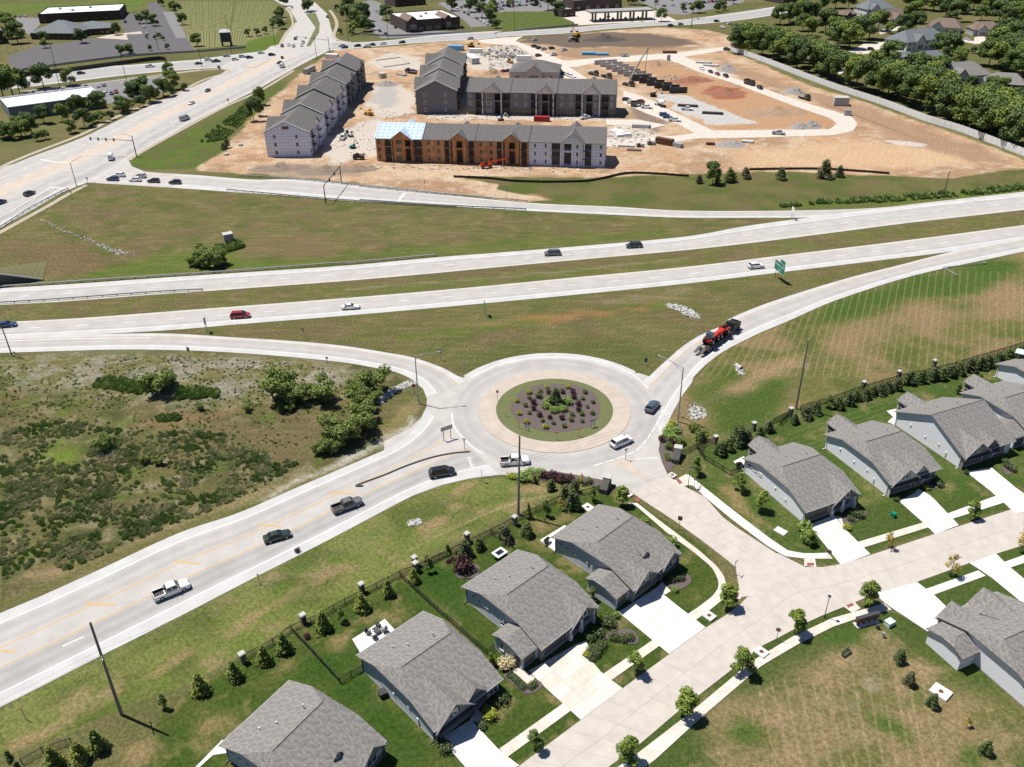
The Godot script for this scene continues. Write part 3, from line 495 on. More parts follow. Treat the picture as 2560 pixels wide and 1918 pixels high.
func _streets():
	var road := tag(Node3D.new(),"","","","structure")
	road.name = "street"
	add_child(road)
	slabs(road,"slab",P([22.3,-130,24.7,-126.8,29.2,-121.3,33.5,-115.3,36.3,-111,37.8,-108.5]),P([30.4,-134.8,32.1,-132,36.1,-128.3,38.6,-121.2,42.1,-116.5,45.6,-111.9]),9,2,0.01,0.07,[M.street_a,M.street_a,M.street_b])
	slabs(road,"slab",P([-7.4,-65.1,0.2,-71.7,8.9,-78.7,15.4,-84,29.7,-95.3,33.4,-97.8,36.3,-100.1,42.8,-107.1,46.3,-108.6,52.4,-108.5,55.7,-109.1,61.6,-111.3,74.2,-116.2,94.7,-124]),P([3.7,-64.5,9.1,-69.2,16.2,-74.3,22.8,-79.9,32.8,-87.7,36.9,-91.1,40.8,-93.2,47.2,-96.8,54,-99.8,58.9,-102.1,66.8,-104.6,77.5,-108.9,83.2,-111.1,89.1,-113.2]),32,2,0.01,0.074,[M.street_a,M.street_a,M.street_b])
	struct(sheet(P([-7.4,-65.1,0.2,-71.7,8.9,-78.7,15.4,-84,29.7,-95.3,33.4,-97.8,36.3,-100.1,42.8,-107.1,46.3,-108.6,52.4,-108.5,55.7,-109.1,61.6,-111.3,74.2,-116.2,94.7,-124,89.1,-113.2,83.2,-111.1,77.5,-108.9,66.8,-104.6,58.9,-102.1,54,-99.8,47.2,-96.8,40.8,-93.2,36.9,-91.1,32.8,-87.7,22.8,-79.9,16.2,-74.3,9.1,-69.2,3.7,-64.5]),0.02,0.06),"street_bed",M.joint)
	struct(sheet(P([22.3,-130,24.7,-126.8,29.2,-121.3,33.5,-115.3,36.3,-111,37.8,-108.5,45.6,-111.9,42.1,-116.5,38.6,-121.2,36.1,-128.3,32.1,-132,30.4,-134.8]),0.02,0.058),"street_bed",M.joint)
	struct(sheet(P([37.6,-108.5,45.7,-112.1,49.4,-108.6,45.7,-106.6,38.5,-102.1,36.8,-101.7]),0.02,0.078),"street_mouth",M.street_a)
	_paved("driveway",P([-10.6,-76.1,-8.7,-73.7,-5.4,-69.6]),P([-6.5,-79,-2.5,-74.1,0.2,-71.7]),5,2,0.1,[M.new_a,M.new_a,M.new_b])
	_paved("driveway",P([1.8,-87.4,4.1,-84.4,8.9,-78.7]),P([9.4,-92.5,12.7,-86.8,15.4,-84]),5,3,0.1,[M.walk_a,M.walk_b,M.walk_a])
	_paved("driveway",P([16.5,-98.9,17.5,-97.6,23.2,-90.2]),P([23.4,-104.2,24.9,-101.8,29.8,-95.4]),5,3,0.1,[M.new_a,M.new_a,M.new_b])
	_paved("driveway",P([53.2,-119.3,53.8,-117.3,55.6,-108.9]),P([58.8,-122.1,59.4,-118.4,61.6,-111.5]),6,2,0.1,[M.new_a,M.new_a,M.new_b])
	_paved("driveway",P([72.2,-125.7,74,-119.9,74.9,-116.4]),P([77.6,-129.1,78.9,-126.8,80.2,-118.7]),6,2,0.1,[M.new_a,M.new_a,M.new_b])
	_paved("driveway",P([88.8,-134.5,91,-127,91.9,-121.7]),P([94.4,-135.8,96,-128.7,98.2,-123.3]),6,2,0.1,[M.new_a,M.new_a,M.new_b])
	_paved("driveway",P([58.9,-102.1,59.6,-100,64,-93.8]),P([66.8,-104.6,68.4,-101.5,69.5,-97.9]),6,2,0.1,[M.new_a,M.new_a,M.new_b])
	_paved("driveway",P([77.5,-108.9,79.4,-105.8,81.8,-99.2]),P([83.2,-111.1,83.7,-108.3,85.8,-101.9]),5,2,0.1,[M.new_a,M.new_a,M.new_b])
	_paved("sidewalk",P([-2.5,-74.3,6.8,-81.7]),P([-1.4,-73,7.8,-80.4]),9,1,0.09,[M.walk_a,M.walk_b,M.walk_a])
	_paved("sidewalk",P([12.8,-86.6,21.1,-93]),P([14,-85.5,22.1,-91.9]),7,1,0.09,[M.walk_a,M.walk_b,M.walk_a])
	_paved("sidewalk",P([27.4,-98.2,29.7,-99.9,32.4,-102.2,33.8,-104.2,34,-106.3,33.6,-108.8,31.1,-112.9,27.5,-117.7,22.8,-125.7,20.9,-126.5]),P([28.5,-96.9,31.4,-99.2,33.9,-101.4,35.1,-103.9,35.2,-106.6,34.5,-109.1,32.4,-112.9,28.9,-118,25.9,-122.3,23.2,-126.4]),30,1,0.09,[M.walk_a,M.walk_b,M.walk_a])
	_paved("sidewalk",P([30.9,-132.9,34.4,-135,36.7,-131,35.5,-133,40.7,-123.8,45.4,-115.9,47.7,-112.7,50.5,-111.9,54.4,-112]),P([32.3,-131.1,34.4,-131.9,36.1,-128.3,35,-130.2,39.6,-121.7,44.4,-114,46.7,-111.3,50.1,-110.6,54.7,-110.5]),30,1,0.09,[M.new_a,M.new_a,M.new_b])
	_paved("sidewalk",P([60.4,-114.6,74.4,-119.7]),P([61.1,-113.2,74.4,-118.2]),10,1,0.09,[M.walk_a,M.walk_b,M.walk_a])
	_paved("sidewalk",P([78.7,-121.6,91.6,-127.2]),P([79.1,-120.2,91.8,-125]),9,1,0.09,[M.new_a,M.new_a,M.new_b])
	_paved("sidewalk",P([11,-69.7,16.3,-73.4,24,-79.3,35.1,-88.4,42.7,-93.2,50.1,-96.9,55.7,-98.7,59.6,-99.9]),P([13.8,-69.1,18.3,-72.2,25.6,-78.6,36.6,-87.7,43.2,-91.7,49.9,-95.2,55.4,-97.2,60.2,-98.5]),46,1,0.09,[M.walk_a,M.walk_b,M.walk_a])
	_paved("sidewalk",P([67.4,-102.9,78.2,-107.1]),P([68,-101.5,78.8,-105.8]),8,1,0.09,[M.new_a,M.new_a,M.new_b])
	_paved("sidewalk",P([83.4,-109,91.2,-112]),P([84,-107.7,91.3,-110.4]),5,1,0.09,[M.new_a,M.new_a,M.new_b])
	struct(sheet(P([-25.5,-94.1,-20.9,-98.2,-18.9,-95.7,-23.8,-91.3]),0.01,0.1),"patio",M.new_a)
	struct(sheet(P([4.5,-116.4,9.2,-120.4,10.7,-118.1,7,-113.5]),0.01,0.1),"patio",M.new_a)
	struct(sheet(P([-43.4,-71.7,-40.7,-76.4,-38.8,-74.4,-41.3,-74,-42.5,-72.3]),0.01,0.1),"patio",M.new_a)
	struct(sheet(P([44.2,-139.1,46.7,-140.8,46.8,-140.1,45.5,-136.1]),0.01,0.1),"patio",M.new_a)
	struct(sheet(P([101.2,-164.7,104,-165.7,106.6,-167.1,108.1,-167.4,109.7,-166.7,108.6,-165.1,104.8,-163.3,103.5,-161.2,101.6,-161.9,100.8,-163.1]),0.01,0.1),"patio",M.new_a)
	struct(sheet(P([81.8,-156.8,84.1,-157.6,82.1,-152.1,81.4,-151.5,80.3,-152.4,82.3,-154.4]),0.01,0.1),"patio",M.new_a)
	struct(sheet(P([-0.7,-87.5,0.5,-88.3,2.7,-86.1,1.9,-84.7]),0.01,0.1),"front_walk",M.walk_a)
	struct(sheet(P([-6.7,-79,-5.7,-80.8,-4.1,-79.1,-4.9,-78.3]),0.01,0.09),"front_walk",M.walk_b)
	struct(sheet(P([9.4,-92.5,10.8,-93.1,11.2,-91.4,10.1,-90.7]),0.01,0.09),"front_walk",M.walk_b)
	struct(sheet(P([23.4,-104.2,24.6,-105.5,25.7,-103.4,24.6,-102.6]),0.01,0.09),"front_walk",M.walk_b)
	struct(sheet(P([59.1,-121.7,60.2,-121.5,60.5,-119,59.4,-118.4]),0.01,0.09),"front_walk",M.walk_b)
	struct(sheet(P([77.4,-129.4,78.8,-127.1,77.8,-126.4,76.5,-128.7]),0.01,0.09),"front_walk",M.walk_b)
	struct(sheet(P([31.6,-133.6,32.2,-133.8,32.8,-132.4,32.1,-131.8]),0.01,0.13),"tactile_paving",M.tactile)
	struct(sheet(P([22.7,-127.5,23.5,-128.2,24.1,-127.3,23.3,-126.4]),0.01,0.13),"tactile_paving",M.tactile)
	struct(sheet(P([36,-102.7,36.9,-102.8,36.4,-101.7,35.8,-101.8]),0.01,0.13),"tactile_paving",M.tactile)
	struct(sheet(P([50,-109.5,51.2,-109.5,51,-108.8,49.8,-108.8]),0.01,0.13),"tactile_paving",M.tactile)
	struct(sheet(P([53.3,-99.6,54.5,-100.1,54.6,-99.6,53.4,-99]),0.01,0.13),"tactile_paving",M.tactile)
	struct(sheet(P([30.9,-132.9,34.1,-135.2,34.4,-132.2,32.3,-131.3]),0.01,0.11),"ramp_slab",M.walk_a)
	struct(sheet(P([35.8,-103,37.3,-103.2,36.7,-101.3,35.4,-101.4]),0.01,0.11),"ramp_slab",M.walk_a)
	struct(sheet(P([50,-110.9,51.7,-110.6,51.3,-108.5,49.3,-108.8]),0.01,0.11),"ramp_slab",M.walk_a)
	struct(sheet(P([52.8,-99.4,54.9,-100.3,55.4,-98.9,53.7,-98]),0.01,0.11),"ramp_slab",M.walk_a)
	struct(sheet(smooth(P([-1.2,-136.3,3.1,-136.5,7.4,-136.7,11.6,-135.7,17.1,-133.5,19.7,-131.4,18.5,-130.5,14.2,-132.4,10.1,-133.5,5.3,-134.1,0.2,-135.1,-1.2,-136.3]),30).slice(0,30),0.01,0.1),"mulch_bed",M.mulch)
	struct(sheet(smooth(P([34.4,-154.4,36.2,-151.5,34.9,-147.7,32.8,-144.1,32.1,-138.1,30.5,-135.8,30.1,-139.6,30.1,-144.2,31.5,-148.9,34.4,-154.4]),30).slice(0,30),0.01,0.1),"mulch_bed",M.mulch)
	struct(sheet(smooth(P([-2,-86.7,-0.7,-87.4,1.1,-85.2,1.9,-84.8,3,-85.8,3.9,-84.8,2.8,-83.6,1.5,-83.2,0.4,-83.9,-2,-86.7]),30).slice(0,30),0.01,0.1),"mulch_bed",M.mulch)
	struct(sheet(smooth(P([9.9,-90.3,11,-91.4,13.3,-92.8,13.9,-92.4,12.7,-90.7,11.6,-88.8,10.8,-89.3,9.9,-90.3]),30).slice(0,30),0.01,0.1),"mulch_bed",M.mulch)
	struct(sheet(smooth(P([13.4,-93.2,14.6,-94.7,17.8,-95.4,19,-93.6,18.6,-92.3,17.1,-92.4,15.4,-93.4,13.4,-93.2]),30).slice(0,30),0.01,0.1),"mulch_bed",M.mulch)
	struct(sheet(smooth(P([-5.5,-81.2,-3.5,-84,-1.8,-83,-1.9,-82.2,-3,-80.7,-3.8,-80.4,-5.5,-81.2]),30).slice(0,30),0.01,0.1),"mulch_bed",M.mulch)
	struct(sheet(smooth(P([-11.2,-75.9,-10.3,-75.7,-9.2,-74.9,-9.7,-74,-10.8,-74.4,-11.2,-75.9]),30).slice(0,30),0.01,0.1),"mulch_bed",M.mulch)
	struct(sheet(smooth(P([25.2,-105.3,28.6,-107.6,29.6,-106.1,28.7,-104.6,26.4,-103.5,25.2,-105.3]),30).slice(0,30),0.01,0.1),"mulch_bed",M.mulch)
	struct(sheet(smooth(P([-10.1,-109.7,-8.6,-110.6,-6.4,-110.3,-6,-109,-8.3,-106.9,-9.6,-107.9,-10.1,-109.7]),30).slice(0,30),0.01,0.1),"mulch_bed",M.mulch)
	struct(sheet(smooth(P([-10.4,-109.1,-8.3,-110.3,-6.2,-109.3,-6.6,-107.4,-9.4,-107.1,-10.4,-109.1]),30).slice(0,30),0.01,0.1),"mulch_bed",M.mulch)
	struct(sheet(smooth(P([59.9,-121.3,62.8,-123.3,65.1,-122.8,64.3,-121.6,61.2,-119.6,59.7,-119.2,59.9,-121.3]),30).slice(0,30),0.01,0.1),"mulch_bed",M.mulch)
	struct(sheet(smooth(P([78.5,-130,81.3,-131.8,82.7,-130.4,80.9,-129.5,78.8,-128.7,78.5,-130]),30).slice(0,30),0.01,0.1),"mulch_bed",M.mulch)
	struct(sheet(smooth(P([96.5,-135.8,99.5,-137.7,98.3,-134.3,96.1,-133.3,96.5,-135.8]),30).slice(0,30),0.01,0.1),"mulch_bed",M.mulch)
	_rocks(P([42.1,-211.9,44.3,-212.3,47,-210.8,49.1,-208,50.5,-204.5,50.1,-203,47.3,-203.7,45.8,-206,45.4,-208.2,43.1,-209.6]),"rock_bed")
	_rocks(P([38.5,-158.1,39.8,-160.7,40.8,-161,41,-159.5,42.7,-160,42.1,-155.6,40.5,-154.5,38.6,-154.9]),"rock_bed")
	_rocks(P([53.5,-177.2,54.2,-177.5,55.1,-174,54.5,-172.9,53.5,-173.1,53.2,-174.8]),"rock_bed")
	_rocks(P([-19.5,-121.8,-18.7,-122.9,-17.5,-122.8,-16.9,-121.8,-17.9,-120.8,-19.1,-120.9]),"rock_bed")
	_rocks(P([-163.8,-287.2,-162.6,-287.1,-154.5,-280,-141.9,-270.8,-129.2,-261,-118.7,-254.7,-118.5,-253.3,-123.9,-254,-130.3,-259.1,-143.1,-269.8,-154.8,-278.9]),"rock_bed")
	_rocks(P([-31.2,-164,-28.2,-169.1,-24,-173.5,-22,-171.6,-26.7,-168.2,-29.3,-163.1]),"rock_bed")
func _more_materials():
	M.bark = grain(lin(0.14,0.105,0.075),M.fine,0.8)
	M.leaf = mat(Color.WHITE,0.75)
	M.leaf.vertex_color_use_as_albedo = true
	M.leaf.backlight_enabled = true
	M.leaf.backlight = Color(0.35,0.35,0.2)
	M.car_glass = mat(lin(0.012,0.014,0.016),0.06)
	M.car_glass.metallic_specular = 0.7
	M.black_plastic = mat(lin(0.02),0.6)
	M.lamp_glass = mat(lin(0.6),0.15)
	M.red_glass = mat(lin(0.22,0.01,0.01),0.2)
	M.rubber = mat(lin(0.015),0.9)
	M.alloy = mat(lin(0.35),0.35,0.6)
	M.white_trim = mat(lin(0.74),0.6)
	M.trim_grey = mat(lin(0.33,0.335,0.34),0.6)
	M.white_stone = grain(lin(0.7,0.69,0.66),M.fine,2.0)
	M.dark_trim = mat(lin(0.045,0.047,0.052),0.6)
	M.window_glass = mat(lin(0.02,0.024,0.028),0.05)
	M.window_glass.metallic_specular = 0.8
	M.dark_glass = mat(lin(0.02,0.025,0.02),0.2)
	M.garage = mat(lin(0.13,0.118,0.108),0.6)
	M.metal = mat(lin(0.5),0.4,0.5)
	M.black_metal = mat(lin(0.016,0.017,0.019),0.5)
	M.screen = mat(lin(0.05,0.055,0.06),0.8)
	M.galvanised = mat(lin(0.34,0.35,0.36),0.5,0.3)
	M.dark_steel = mat(lin(0.05,0.045,0.042),0.6,0.3)
	M.pole_wood = grain(lin(0.36,0.32,0.28),M.fine,1.2)
	M.weathered_wood = grain(lin(0.22,0.18,0.14),M.fine,1.0)
	M.bank = grain(lin(0.21,0.2,0.08),M.soft,14.0)
	M.rust = grain(lin(0.22,0.09,0.045),M.fine,1.0)
	M.wire = mat(lin(0.3),0.5,0.5)
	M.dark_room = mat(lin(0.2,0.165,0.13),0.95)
	M.font = SystemFont.new()
	M.font.font_names = PackedStringArray(["Droid Sans"])
	for q in [["sign_red",lin(0.36,0.02,0.025)],["sign_green",lin(0.0,0.19,0.115)],["sign_blue",lin(0.03,0.06,0.22)],["sign_yellow",lin(0.75,0.38,0.01)],["sign_black",lin(0.02)],["sign_white",lin(0.75)],["sign_orange",lin(0.75,0.1,0.03)],["sign_brown",lin(0.14,0.07,0.05)]]:
		M[q[0]] = mat(q[1],0.5)
	# shingles: courses of tabs in slightly different tones
	var im := Image.create_empty(256,256,false,Image.FORMAT_RGB8)
	for row in 16:
		for col in 8:
			var g := rng.randf_range(0.78,1.0)
			im.fill_rect(Rect2i(col * 32 + (row % 2) * 16,row * 16,31,15),Color(g,g * 0.99,g * 0.97))
			if row % 2 and col == 7:
				im.fill_rect(Rect2i(0,row * 16,16,15),Color(g,g,g))
	var sh := ImageTexture.create_from_image(im)
	var uvm := func(c: Color,t: Texture2D,s: float) -> StandardMaterial3D:
		var m := mat(c,0.9)
		m.albedo_texture = t
		m.uv1_scale = V(1.0 / s,1.0 / s,1)
		return m
	M.shingle = uvm.call(lin(0.275,0.27,0.265),sh,2.2)
	M.shingle_dark = mat(lin(0.09,0.088,0.085),0.9)
	M.shingle_block = uvm.call(lin(0.17,0.168,0.17),sh,3.0)
	# lapped boards as relief
	var lap := Image.create_empty(8,128,false,Image.FORMAT_L8)
	for k in 128:
		lap.fill_rect(Rect2i(0,k,8,1),Color.WHITE * (float(k % 16) / 16.0))
	var lt := ImageTexture.create_from_image(lap)
	for q in [["siding_blue",lin(0.44,0.475,0.53)],["siding_pale",lin(0.68,0.7,0.74)],["siding_grey",lin(0.4,0.41,0.43)],["siding_dark",lin(0.2,0.2,0.205)],["siding_block",lin(0.155,0.16,0.18)],["siding_white",lin(0.6)]]:
		M[q[0]] = mat(q[1],0.75)
		M[q[0]].heightmap_enabled = true
		M[q[0]].heightmap_texture = lt
		M[q[0]].heightmap_scale = 2.5
		M[q[0]].uv1_scale = V(0.5,0.62,1)
	# rough stone in courses
	var si := Image.create_empty(128,128,false,Image.FORMAT_RGB8)
	si.fill(Color(0.45,0.43,0.4))
	for row in 8:
		var x := -rng.randi_range(0,12)
		while x < 128:
			var w := rng.randi_range(10,26)
			var g := rng.randf_range(0.5,1.0)
			si.fill_rect(Rect2i(x,row * 16,w - 1,15),Color(g,g * 0.96,g * 0.9))
			x += w
	var stx := ImageTexture.create_from_image(si)
	M.stone = mat(lin(0.33,0.315,0.29),0.9)
	M.stone.albedo_texture = stx
	M.stone.uv1_triplanar = true
	M.stone.uv1_scale = Vector3.ONE / 1.6
	# house wrap: white sheet with a printed blue mark every metre; sheathing boards
	var wi := Image.create_empty(64,64,false,Image.FORMAT_RGB8)
	wi.fill(Color(0.93,0.94,0.97))
	wi.fill_rect(Rect2i(22,24,20,14),Color(0.5,0.57,0.8))
	wi.fill_rect(Rect2i(26,28,12,6),Color(0.7,0.75,0.88))
	M.wrap = uvm.call(lin(0.85,0.86,0.9),ImageTexture.create_from_image(wi),1.25)
	var oi := Image.create_empty(128,128,false,Image.FORMAT_RGB8)
	for k in 4:
		for j in 2:
			var g := rng.randf_range(0.8,1.0)
			oi.fill_rect(Rect2i(k * 32,j * 64,31,63),Color(g,g * 0.95,g * 0.9))
	M.osb = uvm.call(lin(0.62,0.35,0.19),ImageTexture.create_from_image(oi),4.8)
	M.underlay = uvm.call(lin(0.55,0.66,0.76),ImageTexture.create_from_image(wi),2.0)
	M.brick_far = grain(lin(0.1,0.07,0.06),M.fine,3.0)
	M.white_roof = grain(lin(0.78,0.79,0.8),M.blotch,20.0)
	M.grey_roof = grain(lin(0.33,0.32,0.31),M.blotch,15.0)
	M.slate_roof = uvm.call(lin(0.2,0.23,0.26),sh,3.5)
	M.brown_roof = uvm.call(lin(0.24,0.18,0.15),sh,3.5)
	M.bench_green = mat(lin(0.03,0.06,0.045),0.6)
	M.spoil = grain(lin(0.4,0.3,0.225),M.clump,5.0)
	M.dirt = grain(lin(0.58,0.39,0.25),M.clump,5.0)
	M.dark_dirt = grain(lin(0.12,0.1,0.085),M.clump,5.0)
	M.red_dirt = grain(lin(0.46,0.2,0.12),M.clump,5.0)
	M.gravel = grain(lin(0.5,0.48,0.45),M.clump,4.0)
	M.raw_concrete = grain(lin(0.52,0.51,0.49),M.blotch,6.0)
	M.form_board = grain(lin(0.11,0.11,0.105),M.fine,3.0)
	M.plastic_blue = mat(lin(0.1,0.4,0.68),0.4)
	M.machine_red = mat(lin(0.5,0.035,0.02),0.4)
	M.machine_yellow = mat(lin(0.6,0.33,0.03),0.5)
	M.cab_blue = mat(lin(0.05,0.07,0.1),0.15)
	M.deck_red = mat(lin(0.3,0.09,0.05),0.7)
	M.teal = mat(lin(0.5,0.66,0.62),0.6)
	M.cushion = mat(lin(0.05),0.8)


func _houses():
	var kB := {"doors": [[0.7,5.9]],"gables": [[0.0,6.6,9.5,17.7,3.0,2.75,"small"],[5.2,9.3,11.5,17.25,3.1,2.2,""]],"pent": [[0.3,6.3],[6.6,9.4]],"recess": [[6.7,8.6,1.6]],"stone": [[9.0,11.7,0.9],[6.0,6.6,2.4]],"windows": [["front",10.3,1.75,2.4,1.5,2]],"fixtures": [[4.0,2.3,0.4],[8.0,1.9,0.25],[11.5,2.2,0.3],[13.5,1.2,0.9]]}
	var kA := {"doors": [[0.7,5.7]],"gables": [[6.2,12.0,9.5,17.7,3.0,2.4,"small"]],"recess": [[6.3,11.2,1.7]],"posts": [[6.2,17.5],[8.7,17.5],[11.5,17.5]],"rails": [[8.9,11.3]],"stone": [[5.75,6.2,2.4],[0.0,0.6,2.6]],"fixtures": [[9.0,2.4,0.3],[12.0,1.8,0.4]]}
	var kC := {"doors": [[0.7,5.4]],"gables": [[0.0,5.9,11.0,17.6,3.0,2.3,"small"],[7.2,11.9,11.0,17.7,3.0,2.1,""]],"recess": [[5.9,7.4,1.6]],"stone": [[5.4,5.9,2.4],[7.4,11.8,0.9]],"windows": [["front",9.7,1.75,1.9,1.5,1]],"dormer": Q(6.4,14.6),"fixtures": [[7.5,2.2,0.4],[8.6,2.1,0.3]]}
	house("grey-blue bungalow cut by the bottom edge of the photo, gable dormer on its front roof",-39.03,-73.34,56,kC.merged({"row": 1.4},true))
	house("grey-blue bungalow with a black canopy over its garage and a furnished patio behind",-22.98,-88.07,43.0,kB.merged({},true))
	house("grey-blue bungalow with a side wing, railed porch and flower beds beside its drive",-8.03,-101.9,43.0,kA.merged({"wing": -1.0,"wing_window": 1,"row": 2.0},true))
	house("corner bungalow left of the entry street, with a wing and a dormer",7.05,-113.6,43.6,kC.merged({"wing": -1.0,"row": 1.4},true))
	house("pale corner bungalow with a white railed porch, nearest the entry pillar right of the street",45.47,-135.6,24.0,kA.merged({"wall": "siding_pale","pale": 1,"porch": 6.2,"row": 1.4},true))
	house("pale bungalow between the corner house and the arched-window house, white bare front gable",63.95,-143.34,22.5,kB.merged({"wall": "siding_pale","gable_wall": "siding_grey","pale": 1,"porch": 5.8},true))
	house("larger pale bungalow with gable windows over its garage and a curved rear bed",81.38,-151.53,22.6,kB.merged({"wall": "siding_pale","pale": 1,"clip": 7.6,"ridge": 7.6,"porch": 6.5,"w": 13.2},true))
	house("bungalow behind the curved white patio, at the right edge of the photo",98.6,-158.6,21.5,kC.merged({"wall": "siding_pale","pale": 1,"wing": -1.0,"porch": 7.0},true))
	house("bungalow with the red wooden stair and pale awning at the right edge",112.5,-171.0,20.0,kA.merged({"wall": "siding_pale","pale": 1},true))
	house("bungalow across the street with a low wing beside the dry field",83.2,-82.6,203.6,kC.merged({"wall": "siding_pale","pale": 1,"wing": 1.0},true))
	house("bungalow at the right edge beyond the wide driveway, mostly out of frame",103.5,-91.5,203,kA.merged({"wall": "siding_pale","pale": 1},true))

func _blocks():
	var t: Node3D
	var s27 := {"bays": [["w",1.6,1.0],["b",4.4,3.4],["w",9.0,1.6],["s",12.0,2.8],["b",16.2,3.4],["w",22.0,1.0],["w",25.4,1.0]],"gable": [7.5,17.5,3.6]}
	t = thing("apartment_block","unfinished block in orange sheathing, one end in white house wrap","apartment block",V(-51.9,0,-370.2),deg_to_rad(-8.44),"three-storey blocks of the building site")
	t.scale = Vector3.ONE * 1.0
	block_section(t,0,19.9,{"bays": [["w",0.8,1.0],["b",3.8,3.5],["w",8.5,2.3],["s",12.2,2.7],["b",16.0,3.3]],"gable": [6.6,15.4,3.4],"wall": "osb","roof": "underlay","end0": true,"pale_edge": 1})
	block_section(t,19.9,21.6,{"bays": [["w",1.9,1.0],["w",6.0,1.0],["b",8.9,3.2],["s",13.7,2.6],["b",18.0,3.0]],"gable": [11.0,18.9,3.1],"wall": "osb"})
	block_section(t,41.5,22.0,{"bays": [["w",1.9,1.0],["w",6.0,1.0],["b",8.9,3.2],["s",13.7,2.6],["b",18.0,3.0]],"gable": [11.0,18.9,3.1],"wall": "osb"})
	block_section(t,63.5,30.4,{"bays": [["w",2.1,0.6],["w",6.4,0.6],["b",9.1,3.4],["s",14.0,3.0],["w",19.0,0.7],["b",21.6,3.4],["w",28.4,0.7]],"gable": [12.6,22.4,4.0],"wall": "wrap","gable_wall": "wrap","end1": true})
	t = thing("apartment_block","long stepped block in white house wrap beside the main road","apartment block",V(-102,0,-361.3),deg_to_rad(89.0),"three-storey blocks of the building site")
	t.scale = Vector3.ONE * 1.05
	put(box(V(0.15,1.1,2.6)),"gable_sign",M.sign_brown,t,Transform3D(Basis.IDENTITY,V(-0.12,11.0,8.75)))
	block_section(t,0,28.5,s27.merged({"wall": "wrap","gable_wall": "wrap","end0": true,"pale_edge": 1}))
	block_section(t,28.5,27.5,s27.merged({"wall": "wrap","gable_wall": "wrap","lift": 0.4,"pale_edge": 1}))
	block_section(t,56,28.5,s27.merged({"wall": "wrap","gable_wall": "wrap","lift": 0.8}))
	block_section(t,84.5,29,s27.merged({"wall": "siding_block","gable_wall": "siding_grey","lift": 1.1,"pale_edge": 1,"base": [[0,4]]}))
	block_section(t,113.5,29,s27.merged({"wall": "siding_block","gable_wall": "siding_grey","lift": 1.5,"end1": true}))
	t = thing("apartment_block","finished dark grey block, plain gable wall towards the road","apartment block",V(-45.1,0,-432.6),deg_to_rad(89.2),"three-storey blocks of the building site")
	t.scale = Vector3.ONE * 1.14
	block_section(t,0,25.0,{"bays": [["w",1.6,1.0],["b",4.4,3.4],["w",9.0,1.6],["s",12.0,2.8],["b",16.2,3.4],["w",22.0,1.0],["w",23.6,1.0]],"gable": [7.5,17.5,3.6],"wall": "siding_block","end0": true,"pale_edge": 1,"trim": "white_trim"})
	block_section(t,25,27.0,s27.merged({"wall": "siding_block","lift": 0.4,"pale_edge": 1}))
	block_section(t,52,27.0,s27.merged({"wall": "siding_block","lift": 0.8,"end1": true,"pale_edge": 1}))
	t = thing("apartment_block","finished grey block with white stair gables behind the orange block","apartment block",V(-17,0,-450.4),deg_to_rad(-8.26),"three-storey blocks of the building site")
	t.scale = Vector3.ONE * 1.12
	block_section(t,0,19.2,{"bays": [["w",0.8,1.0],["b",3.8,3.5],["w",8.5,2.3],["s",12.2,2.7],["b",15.6,3.3]],"gable": [6.6,15.4,3.4],"base": [[0,3.6]],"end0": true,"wall": "siding_block","gable_wall": "siding_white","trim": "white_trim","balcony": "dark_trim"})
	block_section(t,19.2,20.2,{"bays": [["w",1.9,1.0],["w",6.0,1.0],["b",8.9,3.2],["s",13.7,2.6],["b",16.9,3.0]],"gable": [11.0,18.9,3.1],"base": [[0,8.7]],"wall": "siding_block","gable_wall": "siding_white","trim": "white_trim","balcony": "dark_trim"})
	block_section(t,39.4,25.2,{"bays": [["w",1.6,1.0],["w",5.6,1.0],["b",8.0,3.0],["s",12.6,2.6],["w",16.2,1.9],["b",19.2,3.0],["w",23.0,0.9]],"gable": [10.6,18.6,3.6],"base": [[0,7.8],[22.4,25.2]],"end1": true,"wall": "siding_block","gable_wall": "siding_white","trim": "white_trim","balcony": "dark_trim"})

